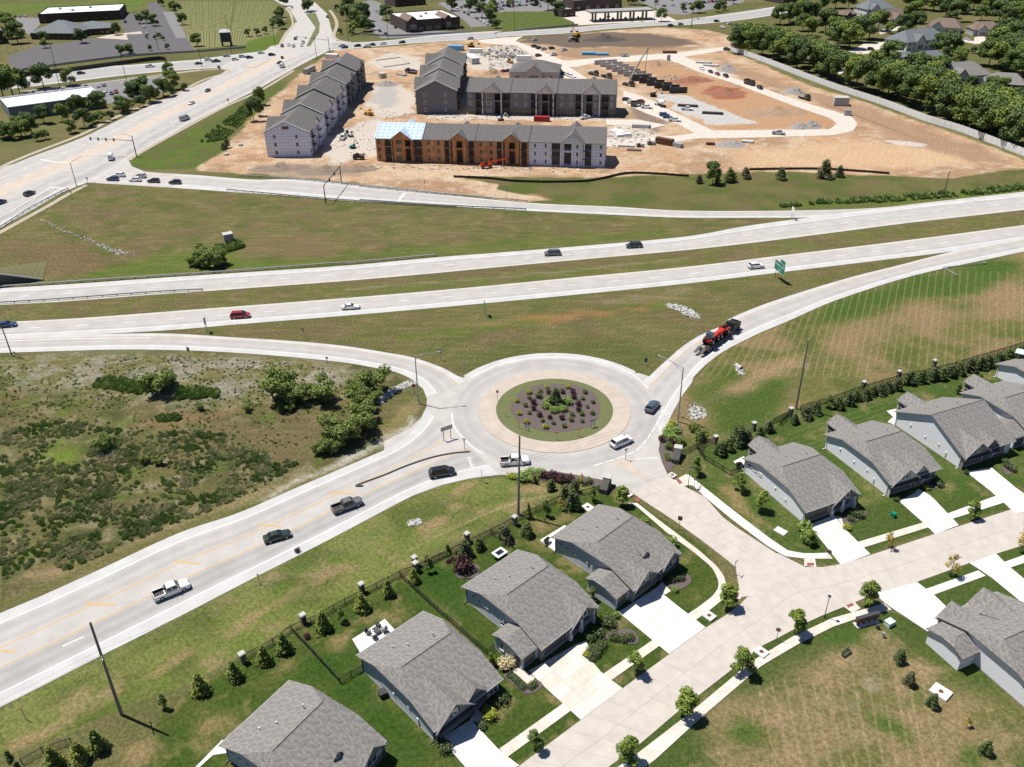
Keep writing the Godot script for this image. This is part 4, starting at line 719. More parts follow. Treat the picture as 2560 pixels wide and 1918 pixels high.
func _far_building(label: String,called: String,cat: String,x: float,z: float,yaw: float,w: float,d: float,h: float,wall: String,roof: String,opt := {}) -> Node3D:
	var t := thing(called,label,cat,V(x,0,z),deg_to_rad(yaw))
	var ws := sb()
	var bk := sb()
	var holes := []
	var n: int = opt.get("windows",int(w / 5.0))
	var storeys: int = opt.get("storeys",1)
	for f in storeys:
		for k in n:
			var c := w * (k + 0.5) / n
			var y0: float = f * 3.1 + opt.get("sill",0.9)
			var hw: float = minf(opt.get("pane",1.2),w / n * 0.4)
			holes.append([c - hw,y0,c + hw,y0 + opt.get("high",1.5),0.2])
	facade(ws,bk,V(0,0,d),RT,w,h,holes)
	facade(ws,bk,V(w,0,0),Vector3.LEFT,w,h,[])
	var side := []
	if opt.has("side"):
		for f in storeys:
			for k in int(d / 4.0):
				var c := d * (k + 0.5) / int(d / 4.0)
				side.append([c - 0.7,f * 3.1 + 0.9,c + 0.7,f * 3.1 + 2.3,0.2])
	facade(ws,bk,V(0,0,0),Vector3.BACK,d,h,side)
	facade(ws,bk,V(w,0,d),Vector3.FORWARD,d,h,side)
	for q in holes:
		window(t,V((q[0] + q[2]) * 0.5,(q[1] + q[3]) * 0.5,d - 0.12),RT,q[2] - q[0],q[3] - q[1],1,M[opt.get("trim","dark_trim")])
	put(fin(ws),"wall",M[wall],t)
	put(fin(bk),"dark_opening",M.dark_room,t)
	var r := sb()
	if opt.has("hip"):
		var e: float = h + opt.hip
		var o := 0.5
		var i: float = minf(d,w) * 0.5 * opt.get("hip_in",1.0)
		var p := [V(-o,h,-o),V(w + o,h,-o),V(w + o,h,d + o),V(-o,h,d + o),V(i,e,d * 0.5),V(w - i,e,d * 0.5)]
		roof_face(r,[p[3],p[2],p[5],p[4]])
		roof_face(r,[p[1],p[0],p[4],p[5]])
		roof_face(r,[p[0],p[3],p[4]])
		roof_face(r,[p[2],p[1],p[5]])
	else:
		slab_into(r,PackedVector2Array([Q(0.3,0.3),Q(w - 0.3,0.3),Q(w - 0.3,d - 0.3),Q(0.3,d - 0.3)]),h - 0.5,h - 0.35)
		var pa := sb()
		for s in [[w * 0.5,0.15,w,0.3],[w * 0.5,d - 0.15,w,0.3],[0.15,d * 0.5,0.3,d - 0.6],[w - 0.15,d * 0.5,0.3,d - 0.6]]:
			bx(pa,V(s[0],h + 0.1,s[1]),V(s[2],0.5,s[3]))
		put(fin(pa),"parapet",M[opt.get("edge",wall)],t)
		for k in int(opt.get("units",0)):
			put(box(V(2.2,1.4,1.8)),"roof_unit",M.galvanised,t,Transform3D(Basis.IDENTITY,V(w * (0.2 + 0.19 * k),h - 0.35,d * (0.35 + 0.3 * (k % 2)))))
	put(fin(r),"roof",M[roof],t)
	for q in opt.get("gables",[]):
		var g := sb()
		var gw := sb()
		var xm: float = q[0]
		var hf: float = q[1]
		roof_face(g,[V(xm,h + q[2],d * 0.5),V(xm,h + q[2],d + q[3]),V(xm - hf - 0.4,h - 0.2,d + q[3]),V(xm - hf - 0.4,h - 0.2,d * 0.5)])
		roof_face(g,[V(xm,h + q[2],d + q[3]),V(xm,h + q[2],d * 0.5),V(xm + hf + 0.4,h - 0.2,d * 0.5),V(xm + hf + 0.4,h - 0.2,d + q[3])])
		face(gw,[V(xm - hf,0,d + q[3] - 0.4),V(xm + hf,0,d + q[3] - 0.4),V(xm + hf,h,d + q[3] - 0.4),V(xm,h + q[2] - 0.2,d + q[3] - 0.4),V(xm - hf,h,d + q[3] - 0.4)],RT,UP)
		for s in [-1,1]:
			face(gw,[V(xm + s * hf,0,d - 0.2),V(xm + s * hf,0,d + q[3] - 0.4),V(xm + s * hf,h,d + q[3] - 0.4),V(xm + s * hf,h,d - 0.2)],Vector3.BACK if s < 0 else Vector3.FORWARD,UP)
		put(fin(g),"gable_roof",M[opt.get("gable_roof",roof)],t)
		put(fin(gw),"gable_wall",M[opt.get("gable_wall",wall)],t)
		window(t,V(xm,h * 0.45,d + q[3] - 0.38),RT,hf * 1.1,h * 0.4,1)
	return t

func _far_buildings():
	_far_building("grey hip-roofed clubhouse behind the finished grey block","clubhouse","building",4.1,-532.3,-7.5,28,22,4.5,"siding_grey","shingle_block",{"hip": 4.8,"gables": [[14.0,5.0,3.6,2.0]],"windows": 3})
	_far_building("brown brick shop row with a flat white roof and two peaked entrances","shop_building","building",-91.9,-730.5,21.4,42.6,46,8.0,"brick_far","white_roof",{"windows": 6,"sill": 0.4,"high": 3.0,"pane": 2.6,"units": 4,"gables": [[5.0,4.0,3.4,2.5],[33.0,3.0,2.6,2.0]],"gable_roof": "brown_roof"})
	_far_building("dark flat shop behind the brown shop row, roof crowded with units","shop_building","building",-111.4,-854.1,28.3,29.6,26,7.0,"brick_far","grey_roof",{"units": 4,"windows": 5})
	_far_building("brick shop with bright blue awnings behind the fuel canopy","shop_building","building",49.4,-817.5,15.6,44,30,8.0,"brick_far","grey_roof",{"windows": 5,"units": 3,"pane": 1.6,"high": 2.4})
	_far_building("small brick kiosk with a blue awning left of the fuel canopy","kiosk","building",39.5,-765.2,25.4,12.5,14,5.5,"brick_far","grey_roof",{"windows": 2})
	_far_building("long low shed with a brilliant white flat roof by the car park","warehouse","building",-260.7,-453.8,34.9,43.9,27,6.3,"siding_block","white_roof",{"windows": 0,"edge": "white_trim"})
	_far_building("church hall with a white flat roof and dark brick walls, top left","church","building",-397.8,-807.7,15.1,63.3,46,7.0,"brick_far","white_roof",{"windows": 8,"units": 3})
	_far_building("low grey hipped wing in front of the white-roofed church hall","church_wing","building",-349.7,-711.8,-8.6,34.3,30,4.5,"brick_far","slate_roof",{"hip": 7.0,"windows": 7})
	_far_building("long low grey-roofed wing beside the church entrance","church_wing","building",-335.2,-718.6,18.9,25.6,26,4.5,"brick_far","slate_roof",{"hip": 4.0,"windows": 6})
	_far_building("blue-roofed building cut by the left edge of the photo","chapel","building",-397,-693.2,30.9,12.9,40,9.0,"brick_far","slate_roof",{"hip": 9.0,"windows": 3})
	_far_building("brown low building among the trees along the top edge","shop_building","building",232.1,-835.1,23.6,27.3,26,6,"brick_far","brown_roof",{"hip": 4.0})
	_far_building("blue-grey roofed white house behind the tall trees, top right","house","house",279.5,-742.2,11.9,24.1,18.0,6,"siding_white","slate_roof",{"hip": 5.8,"hip_in": 0.7,"windows": 4,"storeys": 2,"trim": "white_trim","side": 1,"gables": [[7.2,4,4,1.6]]})
	_far_building("brown roofed house right of the blue-roofed white house","house","house",277.1,-698.3,27.1,24.8,18.0,4.5,"siding_grey","brown_roof",{"hip": 5.8,"hip_in": 0.7,"windows": 4,"storeys": 1,"trim": "white_trim","side": 1,"gables": [[7.4,4,4,1.6]]})
	_far_building("wide tan roofed house with a garage facing the cul-de-sac","house","house",308.3,-666.1,-30.2,21.6,16.2,4,"siding_white","brown_roof",{"hip": 5.2,"hip_in": 0.7,"windows": 4,"storeys": 1,"trim": "white_trim","side": 1,"gables": [[6.5,3.9,3.6,1.6]]})
	_far_building("brown hip-roofed house with a red maple by its garage","house","house",326.2,-648,-5.4,19.3,14.5,4,"siding_grey","brown_roof",{"hip": 4.6,"hip_in": 0.7,"windows": 3,"storeys": 1,"trim": "white_trim","side": 1,"gables": [[5.8,3.5,3.2,1.6]]})
	_far_building("two-storey pale blue house with a grey gable roof","house","house",245.9,-590.5,27.4,37.1,18.0,6.2,"siding_pale","slate_roof",{"hip": 5.8,"hip_in": 0.7,"windows": 7,"storeys": 2,"trim": "white_trim","side": 1,"gables": [[11.1,4,4,1.6]]})
	_far_building("small grey roofed garage wing left of the pale blue house","house","house",253,-590.1,-23.3,7.8,5.9,4,"siding_grey","shingle",{"hip": 1.9,"hip_in": 0.7,"windows": 2,"storeys": 1,"trim": "white_trim","side": 1,"gables": [[2.4,1.4,1.3,1.6]]})
	_far_building("dark blue roofed low house below the pale blue house","house","house",231,-542.3,15.3,12.5,9.3,4,"siding_dark","slate_roof",{"hip": 3,"hip_in": 0.7,"windows": 2,"storeys": 1,"trim": "white_trim","side": 1,"gables": [[3.7,2.2,2.1,1.6]]})
	_far_building("grey-green roofed brick house with a tall chimney","house","house",231.7,-529.7,15.4,23.4,17.6,4.5,"brick_far","slate_roof",{"hip": 5.6,"hip_in": 0.7,"windows": 4,"storeys": 1,"trim": "white_trim","side": 1,"gables": [[7,4,3.9,1.6]]})
	_far_building("wide taupe roofed house with white gable bands","house","house",234.6,-496.9,11.4,26.1,18.0,4.2,"siding_grey","shingle",{"hip": 5.8,"hip_in": 0.7,"windows": 5,"storeys": 1,"trim": "white_trim","side": 1,"gables": [[7.8,4,4,1.6]]})
	_far_building("brick-fronted house with steep twin gables at the right edge","house","house",251.6,-468,-23.9,18.4,13.8,6,"brick_far","shingle",{"hip": 4.4,"hip_in": 0.7,"windows": 3,"storeys": 2,"trim": "white_trim","side": 1,"gables": [[5.5,3.3,3,1.6]]})
	_far_building("taupe roof half hidden by the front trees","house","house",223.5,-432.8,-23,8.5,6.4,4,"siding_grey","shingle",{"hip": 2,"hip_in": 0.7,"windows": 2,"storeys": 1,"trim": "white_trim","side": 1,"gables": [[2.6,1.5,1.4,1.6]]})
	_far_building("grey roof peeking between the row of trees","house","house",195.5,-579.1,16.4,13.1,9.8,4,"siding_grey","shingle",{"hip": 3.1,"hip_in": 0.7,"windows": 2,"storeys": 1,"trim": "white_trim","side": 1,"gables": [[3.9,2.4,2.2,1.6]]})
	_far_building("small brown roof among the trees left of the drive","house","house",257.1,-721.1,27.1,13.2,9.9,4,"brick_far","brown_roof",{"hip": 3.2,"hip_in": 0.7,"windows": 2,"storeys": 1,"trim": "white_trim","side": 1,"gables": [[4,2.4,2.2,1.6]]})
	_far_building("grey roof in the far top right corner","house","house",425.8,-814.2,17.3,22.2,16.7,5,"siding_grey","shingle",{"hip": 5.3,"hip_in": 0.7,"windows": 4,"storeys": 1,"trim": "white_trim","side": 1,"gables": [[6.7,4,3.7,1.6]]})

func _plants():
	_tree_kinds()
	plants("arborvitae",[-62.1,-72.8,4.2,-59,-73.6,4.1,-57.2,-75.1,4.3,-46.1,-84.5,4.2],"# arborvitae from the left along the fence below the wooden pole","evergreen row along the back fence",1.05,0.0)
	plants("arborvitae",[-41.8,-86.9,3.9,-38.1,-89.8,3.9,-35.6,-92,4.1,-30.4,-96.3,4.3,-24.8,-100.3,4,-21,-103.5,3.6,-17,-106.6,3.2],"# arborvitae from the left along the black fence behind the patio lawns","evergreen row along the back fence",1.05,0.0)
	plants("conifer",[-8.6,-112.8,3.6,-6.3,-114.4,2.8,-1.7,-116.5,3.8,2.3,-117.8,3.2,9.7,-128.1,3.4,11,-125.3,4.4,11.6,-130.2,3,7.1,-130.9,2.6],"# conifer along the fence between the back gardens and the pylon pole","conifers behind the corner house",1.1,0.0)
	plants("arborvitae",[2.7,-122.6,3.6],"slim dark upright cypress beside the central wooden pole","",0.6,0.0)
	plants("garden_tree",[5.9,-122.9,4.2,14.9,-127.3,3.9,-11.6,-112.1,3.4,-15,-110.5,2.6],"# young garden tree along the fence behind the corner house","garden trees",0.8,0.0)
	plants("pale_tree",[13.2,-132.6,2.6,8.7,-125,3,20.4,-126.2,3.2],"# thin sapling near the entry walls left of the street","saplings",1.0,0.0)
	plants("street_tree",[20.3,-126,4.6],"leafy bright street tree beside the left entry wall","",1.0,0.0)
	plants("garden_tree",[-50.5,-81.8,3.2,-68,-73,3.2],"# young tree in a mulch ring left of the wooden pole shadow","garden trees",0.8,0.0)
	plants("garden_tree",[-27.7,-97.8,3.4,-14.6,-108.8,3.4,-3.6,-85.8,2.4],"# young tree in a mulch ring behind the patio house","garden trees",0.8,0.0)
	plants("purple_shrub",[-32.6,-94.6,1,-9,-109.5,3.2,-11.5,-111,0.8,-38.2,-114.4,1],"# purple-leaved shrub in a mulch bed behind the fence","purple shrubs",1.0,0.0)
	plants("conifer",[39,-146.5,2.6,42,-141.6,3.4,44,-143,3.2,48.5,-146,3.2,51.7,-147.8,2.8,54,-149.6,3,60.3,-152.6,2.6,63.4,-154.5,3.4,66.2,-156.2,3,71.6,-158.2,3.4,74.5,-159.6,3.4,76.6,-161.4,3,79,-162,3,81,-163.5,2.8,83,-163.8,3.2,85.1,-165,3,87.4,-165.6,3.4,91.1,-168.1,3.8,94.1,-168.7,3.6,97.2,-169.6,3.6,99.4,-169.8,3.4,102,-171.1,3.6,104.5,-172.1,3.6,107.6,-173.4,4,110.5,-174.3,3.6,112.7,-175.3,3.6,115.7,-176.3,3.6,118.5,-177.6,3.8],"# conifer from the left in the hedge row behind the right-hand houses","conifer row behind the right-hand houses",1.15,0.0)
	plants("conifer",[46.5,-145.2,5,121.3,-179,3.8,123.8,-180.4,3.8,126.6,-181.6,3.8,129.3,-182.6,3.8],"# taller blue-dark conifer of the right-hand hedge row","conifer row behind the right-hand houses",1.1,0.0)
	plants("garden_tree",[69.5,-158.5,3.6,35.9,-135.1,4.6,100.4,-163.7,3,106.8,-167.4,3],"# leafy garden tree behind the right-hand houses","garden trees",1.0,0.0)
	plants("street_tree",[43,-129.7,4.4,45.8,-123.6,4.8,83.1,-120.6,4.4],"# bright street tree on the verge in front of the right-hand houses","street trees",1.0,0.0)
	plants("bright_shrub",[52,-117.9,2.4,51.9,-115.2,2.6],"# bushy young tree beside the pale corner house drive","street trees",1.0,0.0)
	plants("street_tree",[33.3,-86.3,5.4,23.8,-79.1,5.6,43.2,-93.8,5.4,56.7,-99.6,5.4,34.1,-99.7,5.2,17.5,-86.6,4.6,14.6,-71.7,5.6,51.7,-114.2,3.4],"# young street tree along the new street, counted from its lower end","street trees",1.0,0.0)
	plants("pale_tree",[72.9,-106.1,5,65.2,-113,4,88,-112.2,5.4],"# sparse yellowing street tree beside the upper driveways","street trees",1.0,0.0)
	plants("garden_tree",[2.4,-74,4.4],"leafy street tree with a long shadow at the lower drive verge","street trees",1.0,0.0)
	plants("conifer",[57.2,-88,2.8,57,-83.9,2.8,58.7,-80.1,2.8,62.6,-72.5,2.8],"# small young conifer on the dry field by the lapped house","small conifers on the dry field",0.9,0.0)
	plants("pale_tree",[62.1,-76.7,2.2],"spindly pale sapling in a mulch ring on the dry field","",1.0,0.0)
	plants("bright_shrub",[23.6,-120.1,1.9,27.5,-114.5,2.2,16.1,-98,1.1,26.3,-103.4,1.1],"# bright young shrub near the corner bungalow","bright shrubs",1.0,0.0)
	plants("garden_tree",[12.5,-101.8,3],"bushy green tree between the corner bungalow's wing and the next house","",1.0,0.0)
	plants("dark_shrub",[-0.9,-86.5,0.9,-0.4,-86.1,0.9,0,-85.6,0.9,0.4,-85,0.9,0.8,-84.4,0.9,2.1,-84.4,0.9,2.5,-84.8,0.9,11.5,-91,1.2,11.4,-89.4,0.9,12,-90.2,1.2,12.6,-91.2,1.3,13.2,-92,1.2,-2.2,-82.4,1.7,-3,-81.7,1.3,-3.9,-81,1.2,-9.8,-74.3,1.5,-10.5,-75.2,1.2,-4.9,-77.8,1],"# clipped dark green ball shrub in the beds of the front gardens","clipped shrubs",1.25,0.0)
	plants("golden_shrub",[10.7,-90.3,0.8,-3.9,-79.5,1.6],"# yellow-green ball shrub in the front gardens","golden shrubs",1.3,0.0)
	plants("dark_shrub",[11.5,-93.5,1.5,12.8,-94.2,1.6,14.5,-96.3,2,15.2,-93.4,1.3,27.7,-106.2,1.2,26.4,-105.9,1.3,16.6,-93.1,1.2,17.6,-93.4,1.2],"# loose shrub in the planting bed beside the railed porch","bed shrubs",1.2,0.0)
	plants("ornamental_grass",[-1.8,-88.2,2,-0.8,-88.5,1.8],"# pale tall grass clump beside the side wing","",1.0,0.0)
	plants("arborvitae",[-3.8,-88.6,2.8],"small arborvitae by the fence corner between two bungalows","",0.9,0.0)
	plants("dark_shrub",[62.3,-122,1.5,63.3,-121.6,1.4,61.3,-120.6,1.1,81.4,-131.4,1.4,81.7,-130.2,1.2,97.6,-135.7,1.4,98,-134.7,1.2,71.7,-126.1,1,88.6,-134,0.9,97.8,-137.2,1.2],"# dark shrub in the front beds of the right-hand houses","bed shrubs",1.2,0.0)
	plants("golden_shrub",[59.8,-118.3,1.1,78.9,-129.3,0.9],"# yellow-green shrub in the front beds of the right-hand houses","golden shrubs",1.4,0.0)
	plants("golden_shrub",[3.8,-166.3,1.2,1,-162.7,1,1.5,-157.5,1,3,-154.1,1.1,8,-168.5,0.9,12.8,-168.4,1,7,-152,1.1],"# golden shrub on the roundabout's mulch bed","shrubs on the roundabout",1.2,0.18)
	plants("green_shrub",[6.5,-166.8,1,6,-164.4,1.7,3.8,-164,1,2.9,-160.7,1.2,3.7,-157.6,1,6.5,-154.5,1,8.8,-153.5,1,11,-152.2,1.2,13,-156.7,1.2,15.2,-156.7,1.2,17.5,-157.1,1.2,12.7,-154.5,1.2,15,-154,1,16.6,-165.9,1.2,15.9,-163.2,1,18,-161.7,1.1,16.6,-159.7,0.9],"# green shrub on the roundabout's mulch bed","shrubs on the roundabout",0.9,0.18)
	plants("purple_shrub",[4.7,-161.6,1.6,4.7,-159.2,1.4,5.9,-156.6,1.4,8.1,-155.6,1.2,10.7,-155.3,1.4,13.8,-166,1.5,13.9,-163.7,1.4,14.7,-160.8,1.5,14.6,-158.4,1.4,8.3,-165.9,1.3,11.5,-166.1,1.3],"# dark purple shrub on the roundabout's mulch bed","shrubs on the roundabout",0.85,0.18)
	plants("bright_shrub",[7.5,-160,1.5,8.3,-162.4,1.5,11.9,-162,1.5,9.2,-158.3,1.5,11.1,-158.8,1.5,12.5,-161.5,1.5],"# bright green mound at the middle of the roundabout","shrubs on the roundabout",1.3,0.18)
	plants("conifer",[9.8,-161.6,4.4],"blue-green pine standing at the middle of the roundabout","",1.0,0.18)
	plants("bright_shrub",[1.9,-134.3,1.7,3.3,-135.9,1.5,5.3,-135.6,1.5,3.7,-134,1.4,32.6,-149.3,1.4,34.5,-149.8,1.4,32.1,-147.2,1.4,33.4,-147.1,1.4],"# bright green mound in the entry flower beds","entry bed shrubs",1.5,0.1)
	plants("purple_shrub",[5.9,-134.9,1.6,7.3,-134.6,1.8,8.4,-134.1,1.8,9.4,-133.4,1.9,11,-133.4,1.7,31.1,-146.7,1.5,33,-146.1,1.5],"# purple shrub in the entry flower beds","entry bed shrubs",1.1,0.1)
	plants("golden_shrub",[-0.4,-135,1,0.3,-134.8,0.9,34.2,-152.6,1.2,33.4,-151.6,1],"# golden shrub in the entry flower beds","entry bed shrubs",1.5,0.1)
	plants("green_shrub",[12.9,-133.3,1,14.7,-133,1.2,16.6,-130.9,1,31.1,-141,1,31.2,-140,1,32,-144,1.4,34.5,-145.6,1.9,38.4,-150.4,2,39.3,-147.1,2.2],"# green shrub in and beside the entry flower beds","entry bed shrubs",1.2,0.1)
	plants("wild_bush",[-81.6,-167.5,5.2,-79.7,-173.2,3.2,-54,-165.4,6.5,-51.3,-165.5,4.8,-48.8,-164.4,4.4,-45.8,-164.9,3.6,-41.6,-164.2,5,-35.1,-163.1,4.4,-31.7,-167.3,5.4,-35.9,-148.3,5.5,-33.1,-151.9,5.4,-31.3,-154.9,4,-36.6,-145.2,3,-40,-143.4,2.4,-38.5,-144.5,2.2,-85.6,-146.7,3.2,-74.6,-141.5,1.8,-71.7,-141.5,1.8,-70,-161.6,1.5,-58.7,-160.9,1.8,-49.4,-160.6,1.6,-80.7,-170.7,3.2,-33.5,-149.1,3.2,-37.2,-167.6,3,-30.3,-164,2.6,-32.6,-160.7,3.4],"# wild bushy tree in the weedy field left of the roundabout","wild bushes of the weedy field",1.15,0.0)
	plants("conifer",[-51.3,-160.3,2.6],"small lone dark cedar in the weedy field","",1.0,0.0)
	plants("wild_bush",[-95.3,-242.7,3.4,-94.9,-247.8,4.4,-90.5,-244.2,5.4,-97.1,-244,2.8,-92,-242.8,2.8,-89.3,-244.9,3.2],"# bush in the green clump on the highway bank","wild bushes of the bank",1.2,0.0)
	plants("big_tree",[77,-316,8],"tall leafy tree on the grass edge below the building site","",0.75,0.0)
	plants("conifer",[72,-317,3.6,84,-318,5.6,91,-322,4.6,104,-320,5,121,-321,7.4,127,-322,4.6,120,-324,3,79,-317,3,83,-318,3.4],"# cedar from the left on the grass edge below the building site","cedars along the site's grass edge",1.2,0.0)
	plants("big_tree",[-128.7,-457.3,8.5,-123.4,-423.2,9.5,-123.5,-434,8],"# tree of the dark clump beside the main road and the wrapped block","roadside clump",0.7,0.0)
	plants("conifer",[-123.4,-376.4,4.4,-124.2,-373.7,3.2],"# small cedar on the bank beside the dirt","",1.1,0.0)
	plants("big_tree",[-188,-499,9,-203,-538,7,-187,-481,9,-202,-493,8,-199,-471,9,-189,-467,8,-197,-449,7,-183,-484,4,-180,-495,4,-193,-451,5,-191,-458,5,-261,-743,8,-299,-833,7,-320,-864,6,-218,-641,8,-190,-778,8,-184,-745,9,-175,-714,8,-183,-721,6,-192,-680,5,-186,-683,5,-182,-691,5,-173,-807,9,-134,-789,12,-117,-720,12,-108,-696,11,-130,-752,11,-114,-686,8,-124,-682,4],"# roadside tree among the lots at the upper left, from the left","trees of the upper left lots",1.0,0.0)
	plants("big_tree",[-295,-756,9,-283,-740,8,-300,-754,7,-256,-615,6,-260,-611,6,-246,-626,3.5,-235,-630,3.5,-266,-677,3,-259,-673,3,-257,-677,4,-251,-667,3,-287,-809,8,-178,-555,2],"# tree in the islands of the church car park","trees of the church car park",1.0,0.0)
	plants("big_tree",[-375,-690,16,-356,-665,14,-335,-661,8,-326,-643,6,-308,-662,9,-297,-697,8,-254,-611,6,-260,-610,6,-275,-483,14,-273,-489,15,-271,-493,12,-264,-507,12,-252,-514,9,-217,-443,9,-207,-445,10,-218,-428,8,-226,-425,8,-223,-406,9,-226,-402,8,-227,-396,7,-231,-397,7,-223,-400,7,-234,-400,7,-203,-417,8,-205,-406,6,-202,-423,4,-202,-426,4,-198,-426,5,-196,-431,4,-196,-443,6,-194,-444,5,-200,-475,9,-201,-490,8,-190,-468,8,-189,-476,5,-185,-489,4,-181,-496,3,-214,-393,4,-212,-396,4],"# leafy tree around the church and the white-roofed shed, upper left","trees of the upper left corner",1.0,0.0)
	plants("big_tree",[-137,-809,11,-119,-735,13,-116,-748,13,-130,-772,9,-98,-754,11,-20,-757,11,-12,-740,12,-47,-802,10,-32,-791,10,-27,-810,9,-8,-701,6,-20,-836,9,-174,-814,11,-203,-850,9,-148,-811,5,-108,-710,6,-103,-700,5,-115,-678,4],"# tree around the brown shop row along the top","trees of the shopping lots",1.0,0.0)
	plants("big_tree",[36,-795,14,43,-763,10,-13,-730,10,-9,-701,6,122,-723,9,159,-766,9,155,-766,7,148,-772,6,175,-769,7,182,-777,7,200,-819,6,-12,-811,7,3,-820,6,25,-826,7,36,-848,8,111,-823,9,118,-819,9,133,-821,4,98,-725,3,106,-724,3],"# tree around the fuel station along the top","trees of the fuel station lots",1.0,0.0)
	plants("big_tree",[149,-583,15.5,155,-578,15.5,162,-573,15.5,166,-561,15.5,170,-549,15.5,173,-534,15.5,176,-521,15.5,179,-511,15.5,181,-500,15.5,184,-487,15.5,187,-474,15.5,189,-466,15.5,193,-459,15.5,195,-451,15.5,198,-442,15.5,200,-431,15.5,202,-421,15.5,204,-412,15.5,205,-402,15.5,207,-392,15.5,209,-383,15.5,210,-374,15.5,212,-365,15.5,213,-357,15.5,215,-350,15.5],"# tree from the left in the row behind the white site fence","row of trees behind the white site fence",0.95,0.0)
	plants("big_tree",[159,-605,13.5,167,-600,13.5,173,-591,13.5,176,-579,13.5,179,-560,13.5,183,-550,13.5,185,-537,13.5,187,-527,13.5,219,-598,15,224,-592,15,227,-616,13,238,-615,15,250,-627,15,269,-661,13,216,-666,11,213,-644,11,230,-659,14,237,-671,13,226,-627,13,208,-697,13,216,-701,14,224,-709,14,230,-708,14,237,-715,12,261,-770,14,278,-781,14,287,-776,12,273,-649,7,285,-654,11,295,-659,12,307,-694,14,271,-623,8,226,-528,14,207,-503,13,271,-566,12,273,-552,14,269,-533,9,235,-487,13,226,-491,14,223,-470,13,218,-448,14,209,-455,14,206,-465,14,208,-481,12,238,-472,7,221,-442,13,247,-470,6,247,-452,9,251,-449,9],"# tree among the houses behind the site fence, upper right","trees among the upper right houses",1.05,0.0)
	plants("big_tree",[333,-766,14,343,-765,14,350,-756,14,343,-718,14,342,-697,14,365,-739,14,383,-757,14,363,-702,10,383,-729,14,373,-694,14,362,-662,14,378,-680,14,390,-692,14,397,-727,14,402,-758,14,398,-767,14,417,-757,14,431,-772,14,377,-778,14,369,-788,14,362,-797,14,332,-606,14,330,-590,14,308,-568,14,305,-549,14,285,-529,14,284,-517,14,297,-528,14,314,-549,14,294,-508,14,284,-498,14,297,-559,8,344,-605,14,295,-569,4,236,-456,6,227,-432,8,228,-413,14,219,-405,14,226,-396,14,245,-420,10,235,-394,14,223,-381,14,214,-391,14,218,-383,14,367,-815,14,355,-816,14,391,-821,14,403,-811,14,435,-807,14],"# tree of the dense wood at the upper right corner","wood at the upper right corner",1.1,0.0)
	_tufts(P([-111.1,-155,-102,-158.7,-80.3,-153.4,-63.1,-152.9,-52.3,-143.9,-43.5,-140.9,-51,-130.7,-61.8,-122.8,-78.2,-110.1,-87.3,-107.9]),2600,0.7,"tall_weeds",0.16)
	_tufts(P([-125.4,-183.3,-102,-185.6,-82.7,-187,-52,-182,-31.6,-173.7,-37.9,-155.3,-44.7,-146.5,-55.7,-141.2,-85.3,-155,-112.3,-157.4]),1400,0.4,"meadow_weeds",0.14)
	_tufts(P([-99,-174.9,-95.7,-177.1,-87,-174,-83.9,-170.8,-86.1,-169.1,-97.6,-172.6]),260,1.0,"undergrowth",0.3)
	_tufts(P([-78,-171.1,-68.4,-169.9,-67.2,-167.2,-76.1,-166.6]),180,1.1,"undergrowth",0.3)
	_tufts(P([-79,-159.2,-73.8,-159.5,-72.7,-157.4,-77.8,-157.2]),90,0.8,"undergrowth",0.3)
	_tufts(P([-93.9,-259.3,-87.9,-263.1,-85.8,-258.9,-91.4,-254]),260,1.4,"undergrowth",0.3)
	_tufts(P([92.7,-288.9,116.7,-295.3,134,-297,170.8,-304,190.9,-308.4,188.6,-304,168.4,-298.8,132.2,-292.4,115.6,-292,93.7,-288.6]),700,1.3,"undergrowth",0.3)
	_tufts(P([-137.4,-383.1,-129.1,-390.3,-127.7,-410.7,-129.7,-438,-133.9,-468.7,-137.8,-474.4,-136.8,-438.4,-138.2,-407.1,-138.6,-387]),500,1.2,"undergrowth",0.3)

